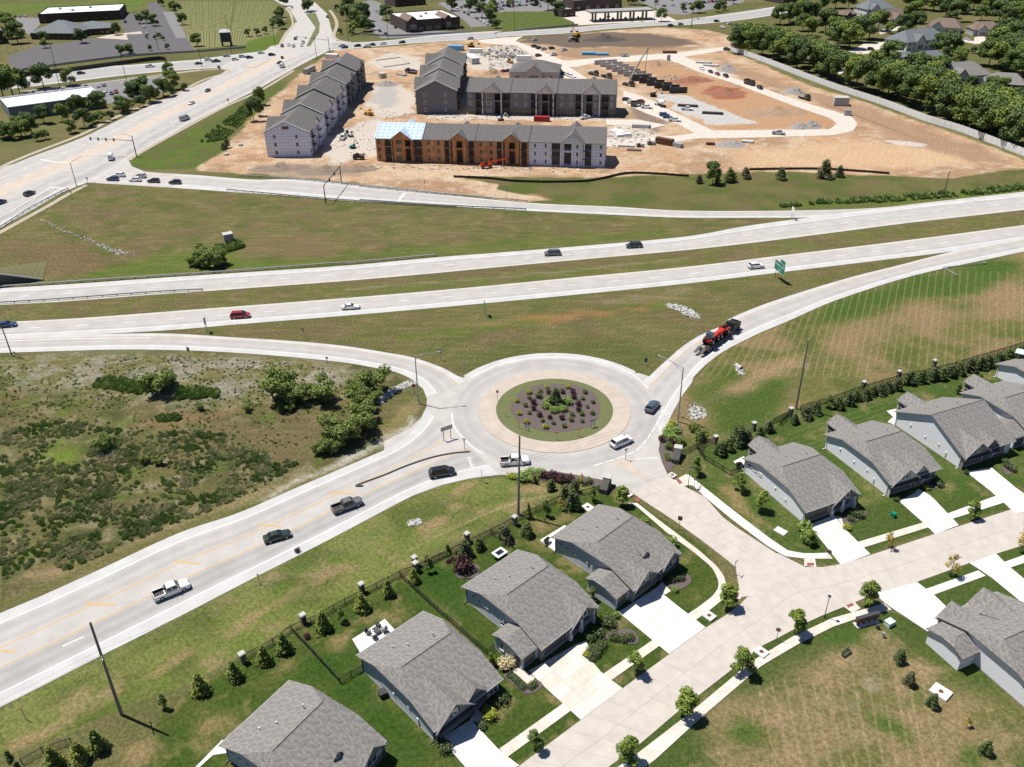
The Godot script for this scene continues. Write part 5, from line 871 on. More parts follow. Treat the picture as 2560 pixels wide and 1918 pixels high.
func _vehicles():
	car("pickup","white",-57.1,-104.8,2.16,"white crew-cab pickup with an empty black bed on the lower left road","")
	car("sedan","green",-42.5,-118,2,"very dark green saloon following behind the charcoal pickup on the lower left road","")
	car("pickup","grey",-31.3,-126.4,2.11,"charcoal pickup between the dark saloon and the kerb nose on the lower left road","")
	car("van","black",-14.1,-136.2,1.84,"black people carrier entering the roundabout past the yield teeth","")
	car("pickup","white",0.3,-139.6,1.67,"white pickup with a covered bed passing behind the central wooden pole","")
	car("van","white",22.5,-145.8,2.17,"white minivan circling the lower right of the roundabout","")
	car("suv","steel",30.9,-159.1,2.58,"steel-blue SUV leaving the roundabout towards the slip road","")
	car("van","red",-73,-208,1.68,"dark red minivan on the near highway carriageway","")
	car("sedan","blue",-134.3,-204.7,1.74,"dark blue saloon cut by the left edge on the near highway","")
	car("sedan","white",-43.9,-212.4,1.69,"white saloon on the near highway right of the red minivan","")
	car("suv","white",73.2,-236,1.75,"white SUV just left of the green road sign on the near highway","")
	car("van","grey",13.2,-248.4,-1.49,"grey people carrier on the far highway, the left one of two","")
	car("van","dark",39.2,-253.7,-1.47,"near-black people carrier on the far highway, the right one of two","")
	car("suv","dark",-180.9,-315.2,2.86,"dark SUV waiting in the turn lane left of the ramp junction","")
	car("suv","blue",-187.1,-305.6,2.75,"blue car cut by the left edge on the main road","")
	car("suv","blue",-156,-331.7,-1.67,"blue SUV first at the ramp's stop line, near lane","")
	car("suv","white",-155.4,-336.7,-1.69,"white SUV beside the blue one at the ramp's stop line","")
	car("suv","white",-146.6,-330.2,-1.67,"white SUV second in the near lane of the ramp queue","")
	car("suv","silver",-146.3,-334.7,-1.7,"silver car second in the far lane of the ramp queue","")
	car("suv","black",-138.7,-328.3,-1.67,"black boxy off-roader third in the ramp queue","")
	car("suv","black",-129.6,-326.1,-1.67,"black car last in the ramp queue","")
	car("cargo_van","white",-168.5,-361.6,-2.8,"white van crossing the ramp junction on the main road","")
	car("cargo_van","silver",-158.3,-427.5,2.76,"silver van driving away on the main road beside the shrub bank","")
	car("sedan","white",-165.8,-461.7,-0.23,"white and red car coming down the main road","")
	car("sedan","black",-166.3,-492,-0.14,"dark car coming down the main road near the path bend","")
	car("cargo_van","white",-139.7,-558.5,3.12,"white van near the big crossing, driving away","")
	car("sedan","dark",-144.2,-570.8,-0.46,"small dark car ahead of the white van at the big crossing","")
	car("sedan","blue",-146.6,-589.3,-2.89,"small blue car entering the big crossing","")
	car("pickup","white",-224.3,-565.5,1.87,"white work pickup on the cross road beside the dark bank","")
	car("sedan","black",-196.1,-572.8,2.13,"black saloon on the cross road behind the queue","")
	car("suv","black",-259.7,-546.6,2.09,"black SUV on the cross road at the upper left","")
	car("suv","white",-194,-585.5,2.2,"white vehicle, first from the left in the queue on the cross road","queue on the cross road",false)
	car("pickup","dark",-186.9,-579.2,1.8,"dark vehicle, second from the left in the queue on the cross road","queue on the cross road",false)
	car("suv","silver",-185.3,-597.6,2.06,"silver vehicle, third from the left in the queue on the cross road","queue on the cross road",false)
	car("suv","white",-176,-584.7,2,"white vehicle, fourth from the left in the queue on the cross road","queue on the cross road",false)
	car("suv","silver",-173.9,-594.2,1.87,"silver vehicle, fifth from the left in the queue on the cross road","queue on the cross road",false)
	car("suv","blue",-168.2,-590.6,1.97,"blue vehicle, sixth from the left in the queue on the cross road","queue on the cross road",false)
	car("suv","white",-164.7,-607,2.06,"white vehicle, seventh from the left in the queue on the cross road","queue on the cross road",false)
	car("suv","black",-155.7,-599.3,2.1,"black vehicle, eighth from the left in the queue on the cross road","queue on the cross road",false)
	car("suv","dark",-156.3,-632.8,0.11,"dark car, first of those on the divided road at the top","cars on the divided road",false)
	car("suv","white",-152.6,-636.2,0.1,"white car, second of those on the divided road at the top","cars on the divided road",false)
	car("suv","silver",-148.1,-631.2,0.1,"silver car, third of those on the divided road at the top","cars on the divided road",false)
	car("suv","white",-143.1,-634,0.09,"white car, fourth of those on the divided road at the top","cars on the divided road",false)
	car("suv","silver",-144.6,-646.8,0.09,"silver car, fifth of those on the divided road at the top","cars on the divided road",false)
	car("suv","dark",-153.4,-662.3,0.1,"dark car, sixth of those on the divided road at the top","cars on the divided road",false)
	car("suv","silver",-192.5,-835.2,0.12,"silver car, seventh of those on the divided road at the top","cars on the divided road",false)
	car("suv","dark",-149.4,-771.4,0.08,"dark car, eighth of those on the divided road at the top","cars on the divided road",false)
	car("suv","silver",-114.2,-629.6,-1.41,"silver vehicle, first from the left on the cross road above the site","traffic above the site",false)
	car("suv","blue",-111.2,-623,-1.41,"blue vehicle, second from the left on the cross road above the site","traffic above the site",false)
	car("suv","black",-103.3,-628.7,-1.41,"black vehicle, third from the left on the cross road above the site","traffic above the site",false)
	car("pickup","white",-96.2,-625.7,-1.41,"white vehicle, fourth from the left on the cross road above the site","traffic above the site",false)
	car("suv","dark",-93.6,-631.8,-1.41,"dark vehicle, fifth from the left on the cross road above the site","traffic above the site",false)
	car("suv","white",-86.4,-635.3,-1.41,"white vehicle, sixth from the left on the cross road above the site","traffic above the site",false)
	car("suv","dark",-73.6,-639.9,-1.41,"dark vehicle, seventh from the left on the cross road above the site","traffic above the site",false)
	car("suv","silver",-26,-651.6,-1.41,"silver vehicle, eighth from the left on the cross road above the site","traffic above the site",false)
	car("suv","blue",125,-697.2,1.95,"blue car, first from the left on the road right of the fuel station","traffic above the site",false)
	car("suv","silver",133.6,-703.3,1.96,"silver car, second from the left on the road right of the fuel station","traffic above the site",false)
	car("suv","black",163.7,-715.5,1.96,"black car, third from the left on the road right of the fuel station","traffic above the site",false)
	car("suv","white",171,-701.8,1.95,"white car, fourth from the left on the road right of the fuel station","traffic above the site",false)
	_car_row("parking row above the white-roofed shed","cars in the shed's car park",[["suv","white",-265.7,-490.3,-2.7],["suv","blue",-262.9,-492.3,-2.7],["sedan","dark",-257.6,-495.4,-2.8],["suv","dark",-252.6,-498,-2.8],["sedan","dark",-249.7,-499.4,-2.8],["suv","dark",-239.8,-506.9,-2.8],["sedan","white",-233.6,-508.4,-2.8],["suv","silver",-231.4,-510.7,-2.8],["suv","dark",-218.3,-519.6,-2.8]])
	_car_row("parking row right of the white-roofed shed","cars in the shed's car park",[["sedan","white",-224.2,-494.2,0.3],["sedan","blue",-218.1,-488.1,0.3],["suv","red",-216.8,-491.4,0.3],["suv","white",-215.5,-504,0.3],["sedan","white",-204,-520.3,0.3],["sedan","white",-201.9,-522.6,0.3]])
	_car_row("spaces round the church hall","cars in the church car park",[["suv","red",-425.3,-802.6,-2.8],["suv","silver",-421.6,-803.2,-2.8],["suv","white",-417.3,-803.9,-2.8],["suv","black",-314.2,-761,-2.9],["sedan","white",-288.4,-732,-2.9],["sedan","white",-274.6,-699.6,-2.9]])
	_car_row("car park left of the brown shop row","cars by the shops",[["suv","silver",-124.4,-804.8,0.4],["suv","silver",-117.9,-776.7,0.4],["suv","white",-113.7,-758.9,0.4],["suv","dark",-111,-744.7,0.4],["suv","silver",-108.3,-731,0.4],["suv","dark",-103,-715,0.4],["sedan","white",-100.1,-704.7,0.4],["suv","dark",-95.8,-692.1,0.4],["pickup","black",-89.3,-676,0.4],["suv","silver",-112.4,-800.4,0.4],["suv","white",-106.8,-790.5,0.4],["sedan","dark",-91.2,-729.3,0.4],["suv","black",-85.8,-709.2,0.4],["sedan","dark",-39.7,-702.7,0.3],["sedan","dark",-33.6,-705.6,0.3]])
	_car_row("car park right of the brown shop row","cars by the shops",[["sedan","dark",-35.7,-785.8,0.3],["sedan","dark",-31.8,-773.3,0.3],["suv","white",-27.6,-761.2,0.3],["sedan","dark",-23.9,-749.5,0.3],["suv","silver",-20.4,-738.1,0.3],["suv","white",-17.8,-729.8,0.3],["suv","silver",-14.9,-719,0.3],["suv","white",-18.2,-818.7,0.2],["suv","dark",-7.6,-837.6,0.2],["suv","silver",-24.3,-850.1,0.2],["suv","white",-43.1,-814.9,0.3],["suv","dark",-39.6,-817.8,0.3],["suv","silver",-53.6,-843,0.3],["suv","blue",-3,-847.5,0.2]])
	_car_row("car parks along the top edge","cars in the top car parks",[["suv","dark",-8,-837.2,2.8],["suv","silver",-3.8,-848.6,2.8],["suv","white",-0.7,-828.5,2.8],["suv","dark",2.4,-820.5,2.8],["suv","blue",5.6,-843.5,2.8],["suv","white",9.6,-823.5,2.8],["sedan","dark",19.4,-849.9,2.8],["suv","silver",22.2,-833.7,2.8],["suv","dark",25,-825.6,2.8],["suv","white",29.9,-817.4,2.8],["suv","dark",28.5,-836.9,2.8],["suv","blue",47.2,-834.7,2.8],["suv","white",43.2,-839.1,2.8],["suv","dark",57.2,-845.4,2.8],["suv","white",156.8,-825.7,2.7],["sedan","white",159.7,-816.1,2.7],["sedan","white",151.1,-846.4,2.7],["sedan","dark",82.9,-748.6,2.7],["sedan","dark",77.6,-733.3,2.7]])
	_car_row("muddy yard at the top of the site","vehicles on the site",[["suv","dark",18.7,-616,2.2],["suv","dark",21.6,-609.5,2.2],["suv","silver",24.7,-604.9,2.2],["suv","dark",30.2,-607.5,2.2],["pickup","white",30.3,-584.2,2.2],["suv","dark",20.3,-581.8,2.2],["suv","white",19.9,-642.9,2.3],["pickup","silver",75.7,-577.2,2.2],["suv","white",38.2,-601.1,2.2],["sedan","red",-1.8,-533.6,2.2],["sedan","blue",0.9,-534.8,2.2]])
	_car_row("row beside the clubhouse","vehicles on the site",[["pickup","dark",31.2,-530,0.4],["sedan","dark",33.2,-523.1,0.4],["suv","white",35,-519.6,0.4],["suv","white",36.7,-515.2,0.4],["sedan","white",38.6,-508.7,0.4]])
	_car_row("line parked along the long site road","vehicles on the site",[["sedan","white",115.7,-531.3,0.2],["sedan","dark",118.9,-522.1,0.2],["sedan","red",121.5,-515.2,0.2],["suv","black",125,-509.1,0.2],["suv","black",136.3,-477.2,0.2]])
	_car_row("site lanes right of the grey block","vehicles on the site",[["pickup","silver",75.3,-577.1,1.1],["suv","dark",61.5,-454,1.2],["suv","white",63.2,-447.8,1.2],["pickup","white",69.4,-437,1.2],["suv","white",75.6,-422.6,1.2],["suv","blue",75.7,-420.6,1.2],["sedan","blue",76.6,-416.5,1.2],["pickup","white",78.9,-410.3,1.2],["pickup","white",88.8,-432.3,1.2],["pickup","silver",120.8,-384.4,1.2],["suv","dark",144.7,-594.2,1]])
	_car_row("residential drives at the upper right","vehicles among the upper right houses",[["suv","black",236.3,-585.9,0.5],["suv","silver",313.6,-617.5,0.3],["suv","white",161.8,-684.6,0.5]])
	_car_row("lane between the two long blocks","vehicles on the site",[["pickup","white",37,-418.2,2.2],["pickup","dark",-56.5,-535.7,2.4]])
	_car_row("gravel yard right of the wrapped block","vehicles on the site",[["pickup","white",-74.4,-388.2,3]])
	low_loader(51.8,-189.9,2.42)

func _furniture():
	utility_pole(-56.3,-80.8,V(0.4,18.4,0),[0.66],Q(1,-0.6),"leaning wooden utility pole at the lower left with its long shadow")
	utility_pole(0.8,-123.6,V(0.4,17.8,0),[0.68],Q(1,-0.5),"tall wooden utility pole in front of the roundabout")
	utility_pole(62.4,-158.3,V(-0.1,17.2,0),[0.66],Q(1,-0.5),"wooden utility pole standing at the hedge row on the right")
	wires(V(-101.8,12.6,-46.6),V(-56.1,12.3,-80.8),3,1.2,"three thin power lines left of the leaning pole")
	wires(V(-56.1,12.3,-80.8),V(1.1,12,-123.6),3,1.2,"three thin power lines between the leaning pole and the central pole")
	wires(V(1.1,12,-123.6),V(62.4,11.5,-158.3),3,1.2,"three thin power lines from the central pole over the entry street")
	wires(V(62.4,11.5,-158.3),V(111.4,11.2,-186),3,1.2,"three thin power lines right of the hedge-row pole")
	fence(P([-66.7,-73.1,-64.7,-74.8,-61.4,-76.2]),"black garden fence at the lower left corner behind the evergreens")
	fence(P([-41.1,-90.6,-37.6,-93.4,-35.4,-96.1,-32.6,-97.7,-27.8,-101.7,-23.1,-105.2,-19.4,-108,-15.3,-110.5,-11,-113.4]),"long black fence between the verge and the back gardens")
	fence(P([-35.4,-96.1,-30.9,-91.2,-26,-85.7]),"black side fence from the long fence down to the patio house's lawn")
	fence(P([-26,-85.7,-23,-88.1]),"short black fence closing the patio house's back lawn")
	fence(P([-19.5,-107.8,-12.5,-99.6,-4.3,-90.6,-3.1,-92]),"black fence between the patio house and the winged house")
	fence(P([-14.3,-111.2,-9.7,-114.4,-4.3,-118.3,0,-121.6,4.1,-124.4,8.6,-127.5,13.1,-129.3,17.4,-130.6]),"black fence running up to the left entry wall")
	fence(P([-4.3,-118.3,-0.3,-114.5]),"short black fence dividing the two upper back gardens")
	fence(P([37.8,-143.4,41.7,-146]),"black fence between the entry and the first right-hand pillar")
	fence(P([37.8,-143.4,38.6,-139.8,42.7,-134.5,45.6,-136.6]),"black fence round the pale corner house's back garden")
	fence(P([55.9,-152.8,60.7,-156.2,56.9,-151.6]),"black fence by the second right-hand pillar")
	fence(P([63.2,-157.9,70.7,-161.1,78.8,-165.3,89.1,-170,103.4,-175,126.7,-185.4]),"black fence along the hedge row on the right")
	fence(P([34.4,-141.5,37.8,-144,39.1,-142.9]),"black fence beside the right entry wall")
	guardrail(P([-174.2,-279.7,-172.9,-302.1,-169,-321.1]),"guardrail on the main road's edge left of the ramp")
	guardrail(P([-106.9,-317,-84.8,-309.8,-57.7,-302,-18.9,-293.3]),"guardrail on the near side of the entry ramp")
	guardrail(P([-105.9,-334.2,-84.7,-329.4,-51.3,-317.7,-19.6,-306.7]),"guardrail on the far side of the entry ramp")
	guardrail(P([-153.2,-229.2,-149,-229.9,-127.6,-232.9,-105.7,-235.8,-83.3,-238.8,-50.8,-243.9]),"guardrail along the far highway's outer edge, left part")
	guardrail(P([-50.7,-243.4,-36.8,-246.1,-22.9,-249]),"guardrail along the far highway ending at the middle")
	guardrail(P([-147.4,-218.1,-143.5,-218.9,-126.9,-220.9,-101.8,-224.6,-88.7,-225.8]),"guardrail in the median at the left")
	guardrail(P([-56.8,-319,-25.2,-308.3,6.4,-298.4]),"guardrail beside the dirt slope of the site")
	guardrail(P([-54.4,-302.5,-24.4,-295.4,5.8,-289.8]),"guardrail on the ramp's lower edge, middle part")
	light_pole(-21,-162.9,12.3,Q(4.9,-0.9),"tall road light at the left of the roundabout","galvanised")
	light_pole(35.6,-153.8,13.6,Q(-4.1,-4.2),"tall road light at the right of the roundabout","galvanised")
	light_pole(-124.9,-188.2,9.1,Q(-4.1,-3.6),"road light at the left edge beside the exit ramp","dark_steel")
	light_pole(-167.6,-325.3,9.3,Q(1.3,-6.3),"road light at the ramp junction","galvanised")
	light_pole(155,-295.2,10,Q(0,0),"dark post beside the highway at the right edge","dark_steel")
	light_pole(-113.1,-650.8,14,Q(0,0),"tall pole at the corner by the shrubs of the shops","dark_steel")
	light_pole(-85.2,-656.9,20,Q(0,0),"very tall pole on the kerb in front of the shop row","dark_steel")
	light_pole(-185.5,-610.9,24,Q(0,0),"tall power pole beside the mown field","dark_steel")
	light_pole(-191.2,-563.4,16,Q(0,0),"tall pole with a bushy top at the cross road","dark_steel")
	light_pole(-281.1,-560.8,22,Q(0,0),"leaning tall pole in front of the church car park","dark_steel")
	light_pole(-256.1,-509.3,14,Q(0,0),"pole beside the cross road and the shed's car park","dark_steel")
	light_pole(-224.7,-526.8,14,Q(0,0),"pole on the cross road's verge at the upper left","dark_steel")
	light_pole(-240.4,-626.9,12,Q(0,0),"lamp post in the church car park","dark_steel")
	light_pole(-161.4,-633.3,14,Q(0,0),"dark pole at the green corner bed","dark_steel")
	light_pole(-123.3,-584.9,14,Q(0,0),"tall light mast at the big crossing","dark_steel")
	light_pole(5.8,-682.6,22,Q(0,0),"tall pole at the corner of the green lot","dark_steel")
	light_pole(115.5,-717.2,18,Q(0,0),"tall pole right of the fuel canopy","dark_steel")
	light_pole(138.9,-688.8,8,Q(0,0),"signal post on the road right of the fuel station","dark_steel")
	_fallen_light(129.5,-228.2,141.4,-236.3)
	traffic_signal(-158.9,-364.9,Q(-18.9,-2.5),4,8.8,"mast-arm traffic signal over the main road with four heads")
	traffic_signal(-120.1,-613.9,Q(-23.5,-12.5),3,8.8,"traffic signal across the divided road at the top")
	traffic_signal(139.1,-688.8,Q(11.1,-5.5),1,7.3,"traffic signal on the road at the top right")
	_ramp_gantry(Q(-66.4,-299.9),Q(-64.5,-323.3),6.9)
	var big := post_sign(77.2,-226.8,Q(-0.97,0.23),5.53,3.0,2.6,"sign_green","large green road sign reading Mexico Rd 1 mile on two posts",[["Mexico Rd",0.95,0.66,"sign_white"],["1 mile",0.75,0.26,"sign_white"]],2,"square","","dark_steel")
	put(box(V(2.56,1.0,0.05)),"exit_tab",M.sign_green,big,Transform3D(Basis.IDENTITY,V(1.37,5.65,0.0)))
	var rim := sb()
	for s in [-1,1]:
		bx(rim,V(0,4.1 + s * 1.47,0.022),V(5.53,0.07,0.01))
		bx(rim,V(s * 2.75,4.1,0.022),V(0.07,2.94,0.012))
	put(fin(rim),"sign_border",M.sign_white,big)
	post_sign(-10,-144.5,Q(-0.55,0.85),0.95,0.85,2.1,"sign_red","yield sign at the tip of the left traffic island",[],1,"yield","")
	post_sign(22.7,-140.2,Q(0.5,0.85),0.95,0.85,2.0,"sign_red","yield sign on the small triangle island",[],1,"yield","")
	post_sign(31.4,-143.6,Q(0.5,0.85),0.9,0.8,2.0,"sign_red","yield sign in the entry bed right of the street",[],1,"yield","")
	post_sign(-44.3,-179.4,Q(-0.3,0.9),0.95,0.85,2.4,"sign_red","red and white sign on the exit ramp's verge",[],1,"yield","")
	post_sign(-13.8,-148.5,Q(-0.5,-0.85),2.7,1.0,2.4,"sign_green","wide dark guide sign seen from behind on the left island",[],2,"square","")
	post_sign(9.2,-147.5,Q(0,1),0.75,0.75,1.6,"sign_yellow","yellow diamond arrow sign at the bottom of the roundabout",[[">",0.9,0.5,"sign_black"]],1,"diamond","yellow arrow signs")
	post_sign(13.8,-148.7,Q(0.3,1),0.75,0.75,1.6,"sign_yellow","yellow arrow sign at the lower right of the roundabout",[[">",0.9,0.5,"sign_black"]],1,"diamond","yellow arrow signs")
	post_sign(1.3,-151.9,Q(-0.6,0.9),0.75,0.75,1.6,"sign_yellow","yellow arrow sign at the lower left of the roundabout",[[">",0.9,0.5,"sign_black"]],1,"diamond","yellow arrow signs")
	post_sign(-1.7,-156.8,Q(-1,0.4),0.75,0.75,1.6,"sign_yellow","yellow arrow sign at the left of the roundabout",[[">",0.9,0.5,"sign_black"]],1,"diamond","yellow arrow signs")
	var ch985 := post_sign(3,-151.1,Q(-0.35,1),1.3,0.6,1.0,"sign_white","white board with black chevrons under a small ONE WAY plate, lower left of the roundabout",[],2)
	chevrons(ch985,1.2,0.55,1.0,2,"sign_black")
	put(box(V(1.3,0.34,0.03)),"plate",M.sign_black,ch985,Transform3D(Basis.IDENTITY,V(0,1.72,0)))
	var tx985 := TextMesh.new()
	tx985.text = "ONE WAY"
	tx985.font = M.font
	tx985.pixel_size = 0.012
	tx985.depth = 0.01
	put(tx985,"lettering",M.sign_white,ch985,Transform3D(Basis.IDENTITY,V(0,1.89,0.025)))
	var ch1440 := post_sign(17.1,-152,Q(0.45,1),1.3,0.6,1.0,"sign_white","white board with black chevrons under a small ONE WAY plate, lower right of the roundabout",[],2)
	chevrons(ch1440,1.2,0.55,1.0,2,"sign_black")
	put(box(V(1.3,0.34,0.03)),"plate",M.sign_black,ch1440,Transform3D(Basis.IDENTITY,V(0,1.72,0)))
	var tx1440 := TextMesh.new()
	tx1440.text = "ONE WAY"
	tx1440.font = M.font
	tx1440.pixel_size = 0.012
	tx1440.depth = 0.01
	put(tx1440,"lettering",M.sign_white,ch1440,Transform3D(Basis.IDENTITY,V(0,1.89,0.025)))
	post_sign(-3.3,-163.4,Q(0.2,-1),0.7,0.7,2.2,"sign_white","sign seen edge-on at the upper left of the roundabout",[],1,"square","")
	post_sign(-11.4,-176.7,Q(0,-1),0.8,0.8,1.8,"sign_white","back of a round-cornered sign at the left notch",[],1,"octagon","")
	post_sign(-17.3,-182.5,Q(-0.6,0.8),1.0,1.0,2.2,"sign_brown","dark square sign beside the left road light",[],1,"square","")
	post_sign(32.2,-178.5,Q(-0.2,1),0.7,1.1,1.0,"sign_blue","small blue and white route sign in the right notch",[],1,"square","")
	post_sign(-22.3,-166.5,Q(-0.3,0.9),0.95,0.95,2.1,"sign_red","red sign beside the left road light's foot",[],1,"octagon","")
	post_sign(-6.2,-133.7,Q(-0.9,0.4),0.6,0.9,2.0,"sign_white","narrow sign on the verge beside the yield teeth",[],1,"square","")
	post_sign(29.7,-118.7,Q(-0.3,0.9),0.8,0.95,2.2,"sign_brown","dark sign on the left verge of the entry street",[],1,"square","")
	post_sign(53.3,-109.3,Q(-0.5,0.9),0.9,0.9,2.3,"sign_brown","dark sign on the corner verge, seen from behind",[],1,"octagon","")
	post_sign(40.1,-92.5,Q(-0.4,0.9),0.85,0.85,2.0,"sign_red","red stop sign on the street verge reading STOP",[["STOP",0.34,0.5,"sign_white"]],1,"octagon","")
	post_sign(37,-107,Q(0.7,0.7),1.0,0.25,2.9,"sign_green","street name sign at the corner of the two streets",[],1,"square","")
	post_sign(-42.9,-106.4,Q(-0.5,0.9),0.6,0.6,1.9,"sign_orange","orange marker sign on the verge above the long fence",[],1,"diamond","")
	post_sign(-69.7,-80.2,Q(-0.5,0.9),0.6,0.6,1.9,"sign_orange","orange marker sign at the lower left verge",[],1,"diamond","")
	post_sign(-47.5,-132.8,Q(-0.8,0.6),0.7,0.7,2.0,"sign_brown","dark diamond sign on the weedy field's gravel edge",[],1,"diamond","")
	post_sign(-78.9,-184,Q(-0.5,0.8),1.0,1.2,2.8,"sign_brown","dark sign leaning over the exit ramp's gravel verge",[],1,"square","")
	post_sign(-79.6,-199.7,Q(-1,0.1),1.6,2.0,2.2,"sign_brown","edge-on exit sign at the gore of the exit ramp",[],2,"square","")
	post_sign(-53.2,-195,Q(-0.6,0.6),0.9,1.0,2.2,"sign_brown","small dark sign on the grass between highway and ramp",[],1,"square","")
	post_sign(-7,-206.8,Q(-1,0.15),2.2,2.0,2.4,"sign_green","edge-on green sign on the grass below the highway",[],2,"square","")
	post_sign(95.6,-276.6,Q(-1,0.1),2.0,2.0,2.4,"sign_white","pale double-post sign at the gore of the entry ramp",[],2,"square","")
	post_sign(-31.5,-313.3,Q(-0.95,0.3),1.4,1.6,2.6,"sign_blue","blue sign on the dirt slope beside the ramp",[],1,"square","")
	post_sign(-0.9,-302.8,Q(-0.95,0.3),1.2,1.4,2.6,"sign_blue","grey-blue sign on the grass beside the ramp, right one",[],1,"square","")
	post_sign(-146.1,-460.6,Q(-0.3,0.9),1.6,1.6,1.4,"sign_orange","bright red diamond sign on the main road's verge",[],1,"diamond","")
	post_sign(-162.2,-309.3,Q(0.4,-0.8),0.9,0.9,2.6,"sign_brown","small sign beside the main road's guardrail",[],1,"square","")
	post_sign(-163.8,-327.2,Q(0.4,-0.8),0.9,0.9,2.0,"sign_brown","dark sign at the ramp corner",[],1,"square","")
	post_sign(3.8,-133.4,Q(-0.97,0.25),1.5,2.0,0.7,"sign_brown","tall narrow banner sign among the entry shrubs",[],2,"square","")
	post_sign(34.8,-131,Q(-0.4,0.9),0.55,0.55,1.6,"sign_orange","orange marker sign beside the lamp post on the entry walk",[],1,"diamond","")
	pillar(-41.3,-89.9,0.75,"white-capped stone pillar, first listed along the lower fence")
	pillar(-33.7,-97.6,0.75,"white-capped stone pillar, second listed along the lower fence")
	pillar(-25.4,-104.3,0.75,"white-capped stone pillar, third listed along the lower fence")
	pillar(-16.9,-109.1,0.75,"white-capped stone pillar, fourth listed along the lower fence")
	pillar(0.1,-120.8,0.75,"white-capped stone pillar, fifth listed along the lower fence")
	pillar(-8.4,-116.4,0.75,"white-capped stone pillar, sixth listed along the lower fence")
	pillar(-17.2,-110.5,0.75,"white-capped stone pillar, seventh listed along the lower fence")
	pillar(60.4,-155.6,0.4,"white-capped stone pillar, first listed along the right-hand hedge fence")
	pillar(51,-150.2,0.4,"white-capped stone pillar, second listed along the right-hand hedge fence")
	pillar(41.9,-145.4,0.4,"white-capped stone pillar, third listed along the right-hand hedge fence")
	pillar(80,-166.2,0.4,"white-capped stone pillar, fourth listed along the right-hand hedge fence")
	pillar(89.8,-170.7,0.4,"white-capped stone pillar, fifth listed along the right-hand hedge fence")
	pillar(100.1,-175.5,0.4,"white-capped stone pillar, sixth listed along the right-hand hedge fence")
	_entry_wall(Q(17,-129.3),Q(18.3,-132.6),"sloping dark stone entry wall with a white cap, left of the street")
	_entry_wall(Q(32.4,-138.6),Q(33.6,-142.1),"sloping dark stone entry wall with a white cap, right of the street")
	slab_cover(13.8,-125.2,0.7,1.7,"square concrete drain cover behind the corner bungalow")
	slab_cover(31.2,-134.7,0.7,1.2,"drain cover beside the right entry wall")
	slab_cover(21.9,-128.9,0.7,1.2,"drain cover beside the left street tree")
	slab_cover(30.8,-97.7,0.7,1.6,"drain inlet at the corner drive")
	slab_cover(37.2,-90.2,0.7,1.6,"drain inlet at the kerb below the stop sign")
	slab_cover(61,-82.4,0.7,2.2,"large square drain cover on the dry field")
	var lid := put(box(V(1.5,0.2,2.1)),"vault_lid",M.new_a)
	lid.position = V(47.8,0,-117.8)
	lid.rotation.y = 0.75
	tag(lid,"flat white vault lid in the grass beside the pale corner house","lid")
	_lamp_post(49,-97.1,"black lamp post on the verge across from the corner bungalow")
	_lamp_post(33.6,-131,"black lamp post at the entry walk right of the street")
	_mailboxes(55.2,-95.9,1.88)
	_cabinet(58.6,-95.4,V(1.3,0.8,1.0),"teal","pale green utility box on the grass beside the mailboxes")
	_cabinet(56.5,-94.7,V(0.4,0.7,0.4),"dark_trim","small black utility post beside the mailboxes")
	_cabinet(69.4,-121.4,V(0.7,0.8,0.7),"sign_green","small dark green utility box on the front lawn")
	_cabinet(56.7,-92.9,V(0.3,0.9,0.2),"galvanised","small grey meter post on the dry field edge")
	_cabinet(-92.1,-265.3,V(3.0,2.4,2.6),"galvanised","grey cabinet on the highway bank above the bushes")
	_cabinet(-19.4,-83.4,V(1.1,0.9,1.1),"black_metal","air conditioner beside the patio house's side wall")
	_bench(49.9,-89.6,0.6)
	_patio_chair(-21.7,-96.6,2.2,"dark wicker armchair at the back of the patio")
	_patio_chair(-20.6,-95.4,-1.0,"dark wicker armchair beside the house on the patio")
	_patio_chair(-23.1,-95.1,1.2,"pale-framed chair at the left of the patio")
	_patio_chair(-22,-94.2,-2.6,"pale-framed chair nearest the eave on the patio")
	_patio_table(-21.8,-95.5,0.75,"low dark table between the patio chairs")
	_grill(5.7,-115.5,0.9,"black grill on the corner bungalow patio")
	_hot_tub(-2.6,-112.2,0.75)
	_patio_table(45.3,-137.6,0.4,"white table on the pale corner house patio")
	_grill(44.7,-137.1,0.3,"dark covered grill beside the white patio table")
	_patio_table(108.4,-166.1,0.4,"round-looking dark table on the curved white patio")
	_wooden_stair(116.6,-171.1,2.5)
	_culvert(54.4,-176.1)
	_abutment(P([-154.1,-229.2,-138.7,-235.1]))

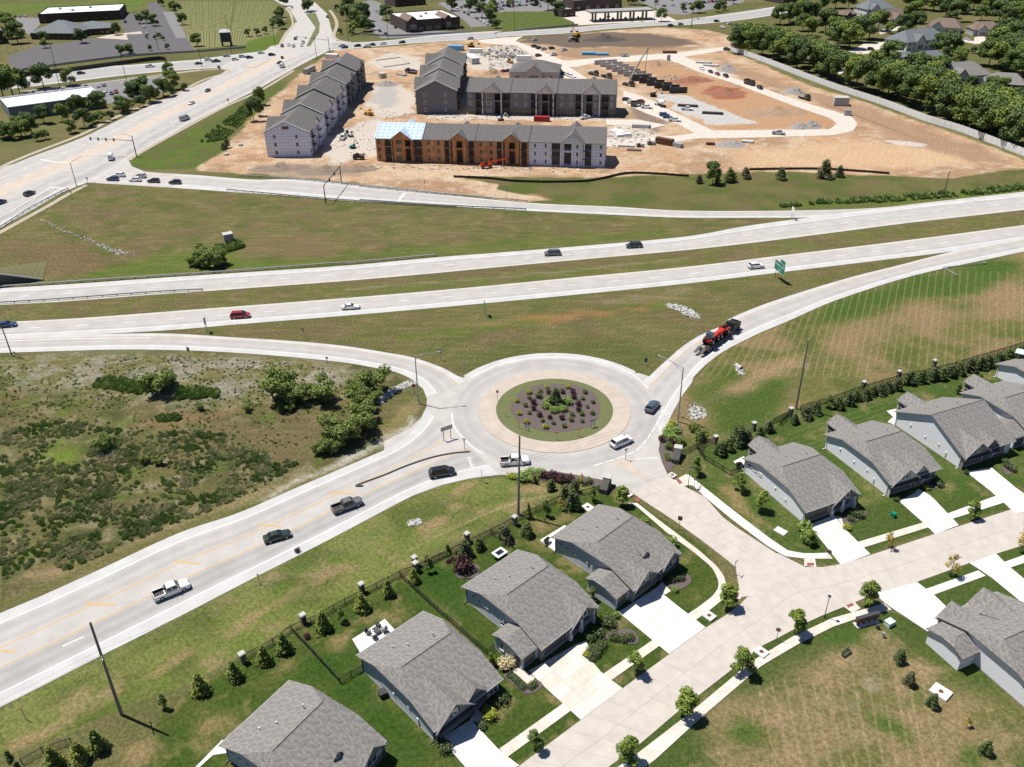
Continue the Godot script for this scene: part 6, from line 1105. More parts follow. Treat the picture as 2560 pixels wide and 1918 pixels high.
func _site():
	mound(115.4,-467.9,22,16,2.6,0.1,"red_dirt","red-brown soil heap in the middle of the site",3,2)
	mound(129.9,-424.6,34,18,2.6,0.1,"dirt","wide rough brown soil heap inside the road loop",4,3)
	mound(103.9,-500.1,26,12,2.0,0.1,"red_dirt","low reddish rubble heap behind the formwork",5,3)
	mound(90.7,-545,14,10,2.2,0.1,"dirt","orange soil heap beside the pump truck's hose",6,2)
	mound(69.1,-640.8,32,18,3.4,0.1,"dark_dirt","black topsoil heap behind the white dump truck",7,2)
	mound(129.7,-527.3,12,12,2.6,0.1,"gravel","grey gravel heap beside the parked line",8,1)
	mound(151.6,-467,12,10,2.4,0.1,"gravel","grey gravel heap behind the green lorry",9,1)
	mound(133.4,-395.6,9,8,1.9,0.1,"gravel","grey gravel heap inside the loop, left one",10,1)
	mound(139.3,-396.5,10,8,2.1,0.1,"gravel","grey gravel heap inside the loop, right one",11,1)
	mound(95.8,-369,14,10,1.5,0.1,"gravel","flat grey gravel heap below the loop road",12,1)
	mound(-68.2,-501.5,14,8,2.0,0.1,"gravel","grey gravel heap on the yard between the blocks",13,1)
	mound(-9.6,-527.7,10,7,2.6,0.1,"dirt","heap of torn-out roots behind the grey block",14,3)
	mound(-93,-344.3,26,10,1.8,0.1,"spoil","rough brown spoil bank along the ramp, left part",15,3)
	mound(-73.9,-340.2,24,12,1.9,0.1,"spoil","rough brown spoil bank along the ramp, middle part",16,3)
	mound(-61.4,-341.1,18,9,1.4,0.1,"spoil","rough brown spoil bank along the ramp, right part",17,2)
	mound(-7.9,-527.9,14,8,2.6,0.1,"dirt","brush heap left of the clubhouse",18,2)
	panel_fence(P([146.9,-590.2,158,-548.9,167.7,-505.2,176,-471.7,186.9,-436.4,194.7,-403,202.1,-382.9,211.2,-340]),3.0,3.6,"white_roof","long pale panel fence between the site and the trees")
	panel_fence(P([-21.5,-328.9,-8.3,-326.3,0.7,-322.6,14,-320.5,27.3,-320.5,30.1,-320.7,37.3,-324.6,48.2,-330.2,69.9,-325.1]),0.9,3.0,"black_plastic","low black silt fence along the dirt edge, left part")
	panel_fence(P([95.1,-332.3,121.5,-331.8,138.4,-327.4,147.3,-324.3]),0.9,3.0,"black_plastic","low black silt fence along the dirt edge, right part")
	panel_fence(P([-294.5,-542.5,-273.5,-553.2,-248.1,-574.2,-227.4,-589.4,-220.3,-584.1]),2.4,4.0,"black_plastic","long dark netting fence beside the cross road, upper left")
	panel_fence(P([-302.4,-561,-276,-585.6,-248.2,-605.5,-208.8,-617.3,-201.3,-621,-180.8,-630.4]),1.3,5.0,"galvanised","pale rail fence in front of the church car park")
	panel_fence(P([-110,-681.7,-84.5,-670.1,-25.5,-682.9]),1.2,5.0,"galvanised","pale rail fence in front of the brown shop row")
	panel_fence(P([6,-685.3,29.9,-696.8,55.4,-708.5]),1.2,5.0,"galvanised","pale rail fence in front of the green lot")
	block_wall(Q(53.6,-551.4),Q(67.8,-553.8),2.6,"raw_concrete","bare grey concrete foundation wall, first from the top of the stepped row",[[0.33,4.5],[0.95,4.0]])
	block_wall(Q(56.5,-543.9),Q(70.5,-546.2),2.6,"raw_concrete","bare grey concrete foundation wall, second from the top of the stepped row",[[0.33,4.5],[0.95,4.0]])
	block_wall(Q(59.2,-536.5),Q(73.1,-538.7),2.6,"raw_concrete","bare grey concrete foundation wall, third from the top of the stepped row",[[0.33,4.5],[0.95,4.0]])
	block_wall(Q(61.9,-529.3),Q(75.6,-531.5),2.6,"raw_concrete","bare grey concrete foundation wall, fourth from the top of the stepped row",[[0.33,4.5],[0.95,4.0]])
	block_wall(Q(64.5,-522.2),Q(78.1,-524.4),2.6,"raw_concrete","bare grey concrete foundation wall, fifth from the top of the stepped row",[[0.33,4.5],[0.95,4.0]])
	block_wall(Q(67.1,-515.4),Q(80.5,-517.5),2.6,"raw_concrete","bare grey concrete foundation wall, sixth from the top of the stepped row",[[0.33,4.5],[0.95,4.0]])
	block_wall(Q(69.6,-508.7),Q(82.8,-510.7),2.6,"raw_concrete","bare grey concrete foundation wall, seventh from the top of the stepped row",[[0.33,4.5],[0.95,4.0]])
	block_wall(Q(70.2,-502.6),Q(80.3,-502.6),3.2,"form_board","dark formwork panels, first from the upper left of the slanting row",[[0.1,4.5],[0.6,4.0]],"formwork")
	block_wall(Q(73.5,-495.8),Q(83.5,-495.8),3.2,"form_board","dark formwork panels, second from the upper left of the slanting row",[[0.1,4.5],[0.6,4.0]],"formwork")
	block_wall(Q(76.8,-489.1),Q(86.7,-489.1),3.2,"form_board","dark formwork panels, third from the upper left of the slanting row",[[0.1,4.5],[0.6,4.0]],"formwork")
	block_wall(Q(80,-482.5),Q(89.7,-482.5),3.2,"form_board","dark formwork panels, fourth from the upper left of the slanting row",[[0.1,4.5],[0.6,4.0]],"formwork")
	block_wall(Q(83.1,-476.2),Q(92.7,-476.2),3.2,"form_board","dark formwork panels, fifth from the upper left of the slanting row",[[0.1,4.5],[0.6,4.0]],"formwork")
	block_wall(Q(86.2,-469.9),Q(95.7,-469.9),3.2,"form_board","dark formwork panels, sixth from the upper left of the slanting row",[[0.1,4.5],[0.6,4.0]],"formwork")
	_slab_outline(P([-84.2,-575.4,-76.3,-552.9,-61,-563.9,-69.4,-585.3]))
	_pump_truck(66.7,-490.2,0.68)
	truck(77,-441,-2.75,"white","white","white concrete mixer lorry on the site lane","mixer")
	truck(46.9,-634.5,-1.96,"white","black","white-cabbed dump truck under the excavator","dump")
	truck(152.3,-451.8,0.35,"green","tan","green and tan dump truck on the loop road","dump")
	truck(133.1,-488.1,0.39,"black","black","black trailer truck parked on the loop road","dump")
	truck(56.9,-513.1,0.6,"dark","green","dark flatbed lorry beside the foundation walls","flat")
	truck(50.1,-521,0.56,"dark","black","dark lorry nearest the foundation walls","flat")
	truck(65.3,-442.4,2.16,"red","black","red and black lorry parked beside the grey block","dump")
	truck(-57,-533,-2.21,"black","grey","black flatbed lorry by the dark grey block","flat")
	excavator(50.3,-655.9,3.6,"machine_yellow","yellow excavator loading the dump truck on the dark soil",1.2)
	excavator(-24.3,-619.9,1.2,"machine_yellow","brown excavator at the top edge of the site",1.0)
	excavator(-67.6,-372.7,2.6,"sign_green","green mini excavator on the gravel yard",0.6)
	excavator(-3.4,-417.3,1.4,"white_trim","white mini excavator between the two long blocks",0.7)
	excavator(76.6,-462.5,1.3,"dark_steel","dark excavator at the formwork's lower end",0.8)
	telehandler(-68.6,-431.7,-2.17,"machine_yellow","yellow telehandler beside the wrapped block",3.0,0.6)
	telehandler(-9,-340.7,1.86,"machine_red","red telehandler with its long boom along the orange block",7.0,1.0)
	telehandler(-72.5,-393,0.7,"white_trim","white skid loader beside the white pickup on the gravel yard",0.5,0.3)
	telehandler(-62.6,-355.8,1.4,"dark_steel","dark skid loader at the corner of the orange block",0.4,0.2)
	telehandler(7.4,-547.7,1.0,"machine_yellow","small yellow lift beside the white pallets",1.5,0.8)
	telehandler(1.8,-561.1,0.5,"machine_yellow","yellow loader left of the white site hut",1.0,1.5)
	container(-119.4,-541.3,2.94,V(2.8,3.0,13.0),"galvanised","long grey storage container beside the main road")
	container(-113.5,-585.8,1.2,V(2.8,2.8,9.0),"white_trim","white container at the far end of the wrapped block")
	container(16.2,-415,1.38,V(2.5,2.2,7.5),"sign_red","dark red rubbish skip between the two long blocks","skip","skip")
	container(166.5,-438,1.4,V(5.0,4.0,7.0),"white_stone","white shed on the dirt beside the loop road","shed","shed")
	container(162.8,-417,1.3,V(2.3,2.6,3.0),"galvanised","small blue-grey cabin on the loop road bend","cabin","cabin")
	container(10.6,-568,1.5,V(3.5,3.2,9.0),"white_trim","white site hut beside the pallets of block","site_hut","cabin")
	container(-21.8,-566.5,0.3,V(5.0,3.6,16.0),"white_roof","long white site office behind the dark grey block","site_office","cabin")
	container(-20.5,-598.6,1.5,V(3.0,2.6,9.0),"white_trim","low white site cabin at the top of the yard","site_hut","cabin")
	container(-34.1,-609.2,1.3,V(4.0,3.0,10.0),"plastic_blue","blue tarpaulin-covered stack behind the dark grey block","covered_stack","stack")
	container(101,-561.9,0.2,V(1.6,3.0,1.6),"sign_blue","blue portable toilet on the site road","portable_toilet","toilet")
	container(87.3,-369.5,1.4,V(1.6,1.0,3.6),"rust","rusty box on the dirt below the loop road","crate","crate")
	container(-73,-522.5,0.5,V(3.5,2.6,4.0),"white_stone","small white shed on the gravel behind the yard","shed","shed")
	stack(53.1,-584.7,1.5,V(3,1.6,9),5,"plastic_blue","stack of bright blue pipes on the dirt")
	stack(61.8,-583,1.5,V(3,1.2,8),4,"plastic_blue","second stack of bright blue pipes on the dirt, right one")
	stack(120.8,-551.3,1.2,V(4,0.8,9),4,"white_stone","pale stacked panels on the dirt, upper one")
	stack(123.5,-542.4,1.2,V(4,0.7,9),4,"white_stone","pale stacked panels on the dirt, lower one")
	stack(61.7,-401.2,1.3,V(5,1.4,8),6,"white_stone","stack of white boards on the gravel pad")
	stack(49.7,-391,0.6,V(4,1.2,7),5,"white_trim","pile of white trim boards right of the wrapped end")
	stack(51.6,-386.1,1.9,V(3,1.0,7),4,"white_trim","second pile of white trim boards, slanting")
	stack(56,-368,0.2,V(1.4,1.5,1.4),4,"weathered_wood","pallet of blocks, first of the row")
	stack(57.7,-367.9,0.2,V(1.4,1.3,1.4),4,"white_stone","pallet of blocks, second of the row")
	stack(61.1,-370.9,0.2,V(1.6,1.6,1.6),4,"weathered_wood","pallet of blocks, third of the row")
	stack(62.9,-370.8,0.2,V(1.6,1.4,1.6),4,"galvanised","pallet of blocks, fourth of the row")
	stack(67.8,-371.6,0.9,V(3,2.6,8),7,"rust","bundle of rusty scaffold frames by the lane")
	stack(72,-368.2,0.7,V(2.5,1.6,7),5,"galvanised","bundle of grey scaffold frames by the lane")
	stack(50.8,-369.3,1.3,V(2.5,0.5,7),3,"white_stone","flat white boards beside the pallets")
	stack(53.5,-362.8,1.3,V(2,0.4,6),3,"weathered_wood","long planks lying below the pallets")
	stack(104.2,-372.9,1.2,V(3,0.6,5),2,"white_stone","white slab on the dirt below the loop road")
	stack(90.5,-440,1.3,V(2.5,0.8,10),4,"dark_steel","bundle of dark steel bars on the grey pad")
	stack(99.6,-423.8,1.3,V(2.5,0.8,10),4,"dark_steel","second bundle of dark steel bars on the grey pad")
	stack(105.7,-586.1,1.5,V(3,1.4,9),3,"rust","rusty trailer load on the upper site road")
	stack(62.4,-562.8,1.5,V(4,1.0,9),4,"raw_concrete","grey slab stack above the foundation walls")
	stack(-62.4,-528.3,0.8,V(2.5,0.8,7),3,"galvanised","grey trailer load beside the black flatbed")
	stack(29.2,-531.9,1.0,V(2,2.4,4),4,"dark_steel","dark crate stack beside the clubhouse car row")
	var pr := RandomNumberGenerator.new()
	pr.seed = 3
	for i in 60:
		var u := pr.randf()
		var p := Q(-7.9,-600).lerp(Q(10.1,-577.9),u) + Q(pr.randf_range(-14,8),pr.randf_range(-9,9))
		var o := put(box(V(1.3,pr.randf_range(0.8,1.8),1.3)),"wrapped_pallet",M.white_stone)
		o.position = v3(p,0.04)
		o.rotation.y = pr.randf() * 3.0
		tag(o,"white wrapped pallet of the scattered heap at the top of the site","pallet","white wrapped pallets")
	manhole_tub(-120.7,-365.5,"white drain riser on the dirt bank, left one")
	manhole_tub(-118.5,-380.2,"white drain riser on the dirt bank, right one")
	_canopy(Q(65.6,-722.3),Q(116.9,-731.1),15.0,6.5)
	_bell_shelter(-197,-641.1)
	var plank := put(box(V(0.6,0.4,4.0)),"picnic_table",M.weathered_wood)
	plank.position = V(102.4,0.1,-163.7)
	plank.rotation.y = 1.0
	tag(plank,"long wooden bench on the curved white patio","bench")
	_debris(P([-12.9,-622.4,7,-625.2,18.7,-569.3,9.7,-554.8,-11.6,-542]),700)
	_debris(P([-40.9,-430,51.3,-426.5,51.1,-415.1,-37.9,-420.6]),200)
	_debris(P([-83.5,-393.6,-65.3,-424.6,-55.5,-360.5,-64.1,-359.3,-70.5,-348]),70)
	_debris(P([46.2,-405.9,64,-394.9,74.3,-371.3,41.6,-366.6]),220)
	_debris(P([86.3,-516.6,102,-515.4,98,-493.2,90.5,-493.8]),120)
	_debris(P([-56.3,-348.8,37.9,-337.5,38.2,-331.4,-55.5,-342.4]),160)
	_debris(P([-69,-443.8,-45.7,-432.6,-45.4,-423.3,-65,-422.3]),40)
	_lot(Q(-14.4,-845.8),Q(33.4,-856.4),15,"upper lot left of the dark conifer")
	_lot(Q(-13,-822.3),Q(31.3,-828.7),15,"lower lot left of the dark conifer")
	_lot(Q(135.1,-805.3),Q(203.4,-840.1),16,"lot at the top right of the fuel station")
	_lot(Q(-31.1,-857.9),Q(-3,-800.7),10,"far lot right of the brown shops")

func _stripes(p: Painter,a: Array,w: float,c: Color,alpha: float):
	for i in range(0,a.size() - 3,4):
		p.stripe(Q(a[i],a[i + 1]),Q(a[i + 2],a[i + 3]),w,c,alpha)

func _path(pts: PackedVector2Array,w: float):
	var l := smooth(pts,30)
	var c := lin(0.4,0.35,0.27).srgb_to_linear()
	struct(ribbon(offset_line(l,w / 2),offset_line(l,-w / 2),[[0.0,c],[1.0,c]],0.06,30),"footpath",M.road)

func _rocks(pts: PackedVector2Array,called: String):
	var b := Rect2(pts[0],Vector2.ZERO)
	for q in pts:
		b = b.expand(q)
	var count := int(clampf(b.get_area() * 5.0,60,900))
	var where := []
	for i in count * 3:
		var q := b.position + Q(rng.randf() * b.size.x,rng.randf() * b.size.y)
		if Geometry2D.is_point_in_polygon(q,pts):
			where.append(q)
		if where.size() >= count:
			break
	var mm := MultiMesh.new()
	mm.transform_format = MultiMesh.TRANSFORM_3D
	mm.use_colors = true
	mm.mesh = rock_mesh()
	mm.instance_count = where.size()
	for i in where.size():
		var s := rng.randf_range(0.18,0.42)
		mm.set_instance_transform(i,Transform3D(Basis.from_euler(V(rng.randf() * TAU,rng.randf() * TAU,0)).scaled(V(s,s * 0.7,s)),v3(where[i],0.06)))
		var g := rng.randf_range(0.22,0.55)
		mm.set_instance_color(i,Color(g,g * 0.98,g * 0.93))
	var o := MultiMeshInstance3D.new()
	o.multimesh = mm
	o.material_override = M.rock
	o.name = nm(called)
	add_child(o)
	tag(o,"","","","stuff")

func rock_mesh() -> ArrayMesh:
	var st := sb()
	var r := RandomNumberGenerator.new()
	r.seed = 9
	var ringp := []
	for k in 3:
		var row := []
		for i in 6:
			var a := TAU * (i + 0.5 * k) / 6
			var rad: float = [0.75,1.0,0.6][k] * r.randf_range(0.75,1.15)
			row.append(V(cos(a) * rad,[-0.5,0.1,0.6][k] + r.randf_range(-0.12,0.12),sin(a) * rad))
		ringp.append(row)
	for k in 2:
		for i in 6:
			quad(st,ringp[k][(i + 1) % 6],ringp[k][i],ringp[k + 1][i],ringp[k + 1][(i + 1) % 6])
	for i in 6:
		tri(st,V(0,0.75,0),ringp[2][(i + 1) % 6],ringp[2][i])
	return fin(st)

func _paved(called: String,l: PackedVector2Array,r: PackedVector2Array,n: int,across: int,y1: float,mats: Array):
	var t := tag(Node3D.new(),"","","","structure")
	t.name = nm(called)
	add_child(t)
	slabs(t,"slab",l,r,n,across,0.01,y1,mats)
	var b := r.duplicate()
	b.reverse()
	struct(sheet(l + b,0.005,y1 - 0.015),called + "_bed",M.joint)

# ------------------------------------------------ vehicles (front towards +z,wheels on y = 0)
var car_parts := {}

func loft(st: SurfaceTool,rows: Array,close := true):
	for i in rows.size() - 1:
		var n: int = rows[i].size()
		for k in n - 1:
			quad(st,rows[i][k],rows[i][k + 1],rows[i + 1][k + 1],rows[i + 1][k])
	if close:
		for e in [0,rows.size() - 1]:
			var row: Array = rows[e]
			for k in range(1,row.size() - 1):
				if e == 0:
					tri(st,row[0],row[k + 1],row[k])
				else:
					tri(st,row[0],row[k],row[k + 1])

# a body section: left to right over the top,half width w,bottom y0,shoulder y1
func section(z: float,w: float,y0: float,y1: float) -> Array:
	return [V(w * 0.9,y0,z),V(w,y0 + (y1 - y0) * 0.35,z),V(w,y0 + (y1 - y0) * 0.8,z),V(w * 0.88,y1,z),V(w * 0.4,y1 + 0.03,z),V(-w * 0.4,y1 + 0.03,z),V(-w * 0.88,y1,z),V(-w,y0 + (y1 - y0) * 0.8,z),V(-w,y0 + (y1 - y0) * 0.35,z),V(-w * 0.9,y0,z)]

func car_shapes(kind: String) -> Dictionary:
	if car_parts.has(kind):
		return car_parts[kind]
	# length,width,height,bonnet height,belt height,tail height,windscreen foot,roof front,roof back,rear glass foot (from the front bumper)
	var d: Array = {"sedan": [4.8,1.84,1.45,0.85,0.95,0.98,1.45,2.25,3.5,4.15],"suv": [4.75,1.9,1.72,1.02,1.12,1.15,1.25,1.95,4.15,4.6],"van": [5.15,2.0,1.78,0.98,1.08,1.1,0.95,1.9,4.6,5.0],"pickup": [5.85,2.02,1.92,1.12,1.2,1.2,1.5,2.15,3.6,3.95],"cargo_van": [5.9,2.05,2.6,1.15,1.35,1.4,0.85,1.6,5.6,5.85]}[kind]
	var L: float = d[0]
	var w: float = d[1] * 0.5
	var b := sb()
	var zf := func(s: float) -> float: return L * 0.5 - s
	var tail: float = d[9] if kind == "pickup" else L
	var rows := [section(zf.call(tail),w * (1.0 if kind == "pickup" else 0.9),0.36,d[5] - 0.08)]
	if kind != "pickup":
		rows.append(section(zf.call(tail - 0.25),w * 0.98,0.26,d[5]))
	rows.append_array([section(zf.call(L * 0.6),w,0.24,d[4]),section(zf.call(d[6] + 0.1),w,0.24,d[4] - 0.03),section(zf.call(0.4),w * 0.97,0.26,d[3]),section(zf.call(0.08),w * 0.88,0.32,d[3] - 0.14),section(zf.call(0.0),w * 0.8,0.36,d[3] - 0.3)])
	loft(b,rows)
	if kind == "pickup":
		var zb: float = zf.call(L)
		var zm: float = zf.call(d[9])
		for s in [-1,1]:
			bx(b,V(s * (w - 0.07),0.78,(zb + zm) * 0.5),V(0.14,0.78,zm - zb))
		bx(b,V(0,0.74,zb + 0.05),V(w * 2 - 0.28,0.7,0.1))
		bx(b,V(0,0.62,(zb + zm) * 0.5 + 0.06),V(w * 2 - 0.29,0.1,zm - zb - 0.13))
	# roof and pillars
	var rw := w * 0.74
	var roof := sb()
	loft(b,[[V(rw,d[2] - 0.07,zf.call(d[8])),V(rw * 0.9,d[2],zf.call(d[8])),V(-rw * 0.9,d[2],zf.call(d[8])),V(-rw,d[2] - 0.07,zf.call(d[8]))],[V(rw,d[2] - 0.07,zf.call((d[7] + d[8]) * 0.5)),V(rw * 0.9,d[2] + 0.03,zf.call((d[7] + d[8]) * 0.5)),V(-rw * 0.9,d[2] + 0.03,zf.call((d[7] + d[8]) * 0.5)),V(-rw,d[2] - 0.07,zf.call((d[7] + d[8]) * 0.5))],[V(rw,d[2] - 0.07,zf.call(d[7])),V(rw * 0.9,d[2] - 0.01,zf.call(d[7])),V(-rw * 0.9,d[2] - 0.01,zf.call(d[7])),V(-rw,d[2] - 0.07,zf.call(d[7]))]])
	for s in [-1,1]:
		var feet := [[d[6] + 0.02,d[7]],[d[9] - 0.02,d[8]],[(d[7] + d[8]) * 0.5,(d[7] + d[8]) * 0.5]]
		if kind in ["suv","van","cargo_van"]:
			feet.append([lerpf(d[7],d[8],0.78),lerpf(d[7],d[8],0.78)])
		for q in feet:
			tube(b,V(s * w * 0.9,d[4],zf.call(q[0])),V(s * rw,d[2] - 0.05,zf.call(q[1])),0.06,0.05,5,false)
		bx(b,V(s * (w + 0.1),d[4] + 0.08,zf.call(d[6] + 0.45)),V(0.2,0.16,0.1))
	# glass
	var g := sb()
	var base := [V(w * 0.87,d[4] - 0.05,zf.call(d[6])),V(w * 0.87,d[4] - 0.05,zf.call(d[9])),V(-w * 0.87,d[4] - 0.05,zf.call(d[9])),V(-w * 0.87,d[4] - 0.05,zf.call(d[6]))]
	var top := [V(rw * 0.97,d[2] - 0.06,zf.call(d[7] + 0.03)),V(rw * 0.97,d[2] - 0.06,zf.call(d[8] - 0.03)),V(-rw * 0.97,d[2] - 0.06,zf.call(d[8] - 0.03)),V(-rw * 0.97,d[2] - 0.06,zf.call(d[7] + 0.03))]
	for i in 4:
		quad(g,base[i],base[(i + 1) % 4],top[(i + 1) % 4],top[i])
	if kind == "cargo_van":
		for s in [-1,1]:
			bx(b,V(s * w * 0.83,1.95,zf.call(3.9)),V(0.1,1.2,3.2),Basis(Vector3.BACK,s * 0.12))
		bx(b,V(0,1.95,zf.call(5.72)),V(w * 1.5,1.2,0.1))
	# bumpers,lamps,wheels
	var front := sb()
	var rear := sb()
	for s in [-1,1]:
		bx(front,V(s * w * 0.68,d[3] - 0.2,zf.call(0.06)),V(0.4,0.14,0.12),Basis(UP,s * 0.25))
		bx(rear,V(s * w * 0.8,d[5] - 0.2,zf.call(L - 0.05)),V(0.28,0.22,0.14))
	var trim := sb()
	bx(trim,V(0,d[3] - 0.26,zf.call(-0.01)),V(w * 0.9,0.2,0.06))
	bx(trim,V(0,0.42,zf.call(L + 0.02)),V(w * 1.7,0.16,0.1))
	if kind == "pickup":
		for q in [-1,1]:
			bx(trim,V(q * (w - 0.17),0.9,zf.call((d[9] + L) * 0.5)),V(0.05,0.5,L - d[9] - 0.2))
		bx(trim,V(0,0.685,zf.call((d[9] + L) * 0.5)),V(w * 2 - 0.34,0.03,L - d[9] - 0.24))
	var r: float = {"sedan": 0.33,"suv": 0.37,"van": 0.35,"pickup": 0.41,"cargo_van": 0.37}[kind]
	var tyre := sb()
	tube(tyre,V(-0.12,0,0),V(0.12,0,0),r,r,14)
	var rim := sb()
	tube(rim,V(-0.125,0,0),V(0.125,0,0),r * 0.6,r * 0.6,10)
	car_parts[kind] = {"body": fin(b),"windows": fin(g),"front": fin(front),"rear": fin(rear),"trim": fin(trim),"tyre": fin(tyre),"rim": fin(rim),"r": r,"w": w,"f": zf.call(L * 0.19),"b": zf.call(L * 0.8)}
	return car_parts[kind]

var car_of := {}

func paint_of(c: String) -> Material:
	if not M.has("paint_" + c):
		var m := mat({"white": lin(0.78),"black": lin(0.012),"dark": lin(0.035,0.04,0.048),"grey": lin(0.12,0.125,0.13),"silver": lin(0.42,0.43,0.44),"red": lin(0.28,0.012,0.015),"blue": lin(0.02,0.045,0.13),"steel": lin(0.06,0.09,0.13),"green": lin(0.02,0.035,0.025),"tan": lin(0.4,0.36,0.28),"yellow": lin(0.65,0.35,0.03),"orange": lin(0.6,0.2,0.03)}[c],0.35,0.0)
		m.clearcoat_enabled = true
		m.clearcoat = 0.8
		m.clearcoat_roughness = 0.08
		M["paint_" + c] = m
	return M["paint_" + c]

func car(kind: String,colour: String,x: float,z: float,yaw: float,label: String,group := "",detail := true,y := 0.06) -> Node3D:
	var key := kind + colour + str(detail)
	if not car_of.has(key):
		var s := car_shapes(kind)
		var o := Node3D.new()
		put(s.body,"body",paint_of(colour),o)
		put(s.windows,"windows",M.car_glass,o)
		if detail:
			put(s.trim,"bumper",M.black_plastic,o)
			put(s.front,"headlight",M.lamp_glass,o)
			put(s.rear,"tail_light",M.red_glass,o)
		for q in [[-1,s.f],[1,s.f],[-1,s.b],[1,s.b]]:
			var wh := put(s.tyre,"wheel",M.rubber,o,Transform3D(Basis.IDENTITY,V(q[0] * (s.w - 0.11),s.r,q[1])))
			if detail:
				put(s.rim,"rim",M.alloy,wh)
		car_of[key] = o
	var c: Node3D = copy(car_of[key],{"sedan": "car","suv": "car","van": "minivan","pickup": "pickup_truck","cargo_van": "van"}[kind],label,V(x,y,z),yaw)
	return tag(c,label,{"sedan": "car","suv": "car","van": "minivan","pickup": "pickup truck","cargo_van": "van"}[kind],group)

func _car_row(place: String,group: String,list: Array):
	for i in list.size():
		var q: Array = list[i]
		car(q[0],q[1],q[2],q[3],q[4],"%s vehicle, %s in the %s" % [q[1],nth(i),place],group,false)

# ------------------------------------------------ buildings
# a wall with openings; holes are [x0,y0,x1,y1,depth]; the backs of the openings go to "back"
func facade(st: SurfaceTool,back: SurfaceTool,org: Vector3,right: Vector3,w: float,h: float,holes: Array):
	var up := UP
	var n := right.cross(up)
	var xs := [0.0,w]
	var ys := [0.0,h]
	for q in holes:
		for v in [q[0],q[2]]:
			if not xs.has(v):
				xs.append(v)
		for v in [q[1],q[3]]:
			if not ys.has(v):
				ys.append(v)
	xs.sort()
	ys.sort()
	for i in xs.size() - 1:
		for j in ys.size() - 1:
			var m := Q((xs[i] + xs[i + 1]) * 0.5,(ys[j] + ys[j + 1]) * 0.5)
			var open := false
			for q in holes:
				if m.x > q[0] and m.x < q[2] and m.y > q[1] and m.y < q[3]:
					open = true
			if not open:
				face(st,[org + right * xs[i] + up * ys[j],org + right * xs[i + 1] + up * ys[j],org + right * xs[i + 1] + up * ys[j + 1],org + right * xs[i] + up * ys[j + 1]],right,up,org)
	for q in holes:
		var a: Vector3 = org + right * q[0] + up * q[1]
		var b: Vector3 = org + right * q[2] + up * q[1]
		var c: Vector3 = org + right * q[2] + up * q[3]
		var d: Vector3 = org + right * q[0] + up * q[3]
		var e: Vector3 = -n * q[4]
		face(st,[a,a + e,d + e,d],-n,up)
		face(st,[b + e,b,c,c + e],n,up)
		face(st,[a,b,b + e,a + e],right,-n)
		face(st,[d,d + e,c + e,c],right,n)
		face(back,[a + e,b + e,c + e,d + e],right,up)

# roof polygon with its own slope directions
func roof_face(st: SurfaceTool,pts: Array):
	var n: Vector3 = (pts[1] - pts[0]).cross(pts[2] - pts[0]).normalized()
	if n.y < 0:
		n = -n
	var r := UP.cross(n).normalized()
	face(st,pts,r,n.cross(r))
	# the underside,12 cm lower,and the edge boards
	for i in pts.size():
		var a: Vector3 = pts[i]
		var b: Vector3 = pts[(i + 1) % pts.size()]
		var t := V(0,0.16,0)
		var c: Vector3 = (pts[0] + pts[1] + pts[2]) / 3.0
		if (b - a).cross(t).dot((a + b) * 0.5 - c) > 0:
			quad(st,b,a,a - t,b - t)
		else:
			quad(st,a,b,b - t,a - t)

func window(parent: Node,c: Vector3,right: Vector3,w: float,h: float,bars := 1,trim: Material = null,called := "window"):
	var n := right.cross(UP)
	var o := Node3D.new()
	o.name = called
	parent.add_child(o,true)
	o.transform = Transform3D(Basis(right,UP,n),c)
	var key := "window_%.2f_%.2f_%d" % [w,h,bars]
	if not M.has(key):
		var f := sb()
		var t := 0.1
		bx(f,V(0,h * 0.5,0.03),V(w + t,t,0.1))
		bx(f,V(0,-h * 0.5,0.04),V(w + t + 0.06,t,0.14))
		for s in [-1,1]:
			bx(f,V(s * w * 0.5,0,0.03),V(t,h - t,0.1))
		for i in bars:
			bx(f,V(w * ((i + 1.0) / (bars + 1) - 0.5),0,0.02),V(0.06,h - t,0.06))
		if h > 1.1:
			bx(f,V(0,0,0.025),V(w - t,0.05,0.05))
		M[key] = [fin(f),QuadMesh.new()]
		M[key][1].size = Q(w - 0.08,h - 0.08)
	put(M[key][0],"frame",trim if trim else M.white_trim,o)
	put(M[key][1],"pane",M.window_glass,o,Transform3D(Basis.IDENTITY,V(0,0,0.012)))

func garage_door(parent: Node,x0: float,x1: float,z: float,lights := true):
	var st := sb()
	var w := x1 - x0
	for i in 4:
		bx(st,V(x0 + w * 0.5,0.28 + i * 0.54,z),V(w,0.52,0.06))
		for k in int(w / 1.1):
			bx(st,V(x0 + w * (k + 0.5) / int(w / 1.1),0.28 + i * 0.54,z + 0.035),V(w / int(w / 1.1) - 0.22,0.36,0.02))
	var d := put(fin(st),"garage_door",M.garage,parent)
	if lights:
		for k in int(w / 0.8):
			put(box(V(0.5,0.26,0.02)),"door_window",M.window_glass,d,Transform3D(Basis.IDENTITY,V(x0 + w * (k + 0.5) / int(w / 0.8),1.8,z + 0.05)))

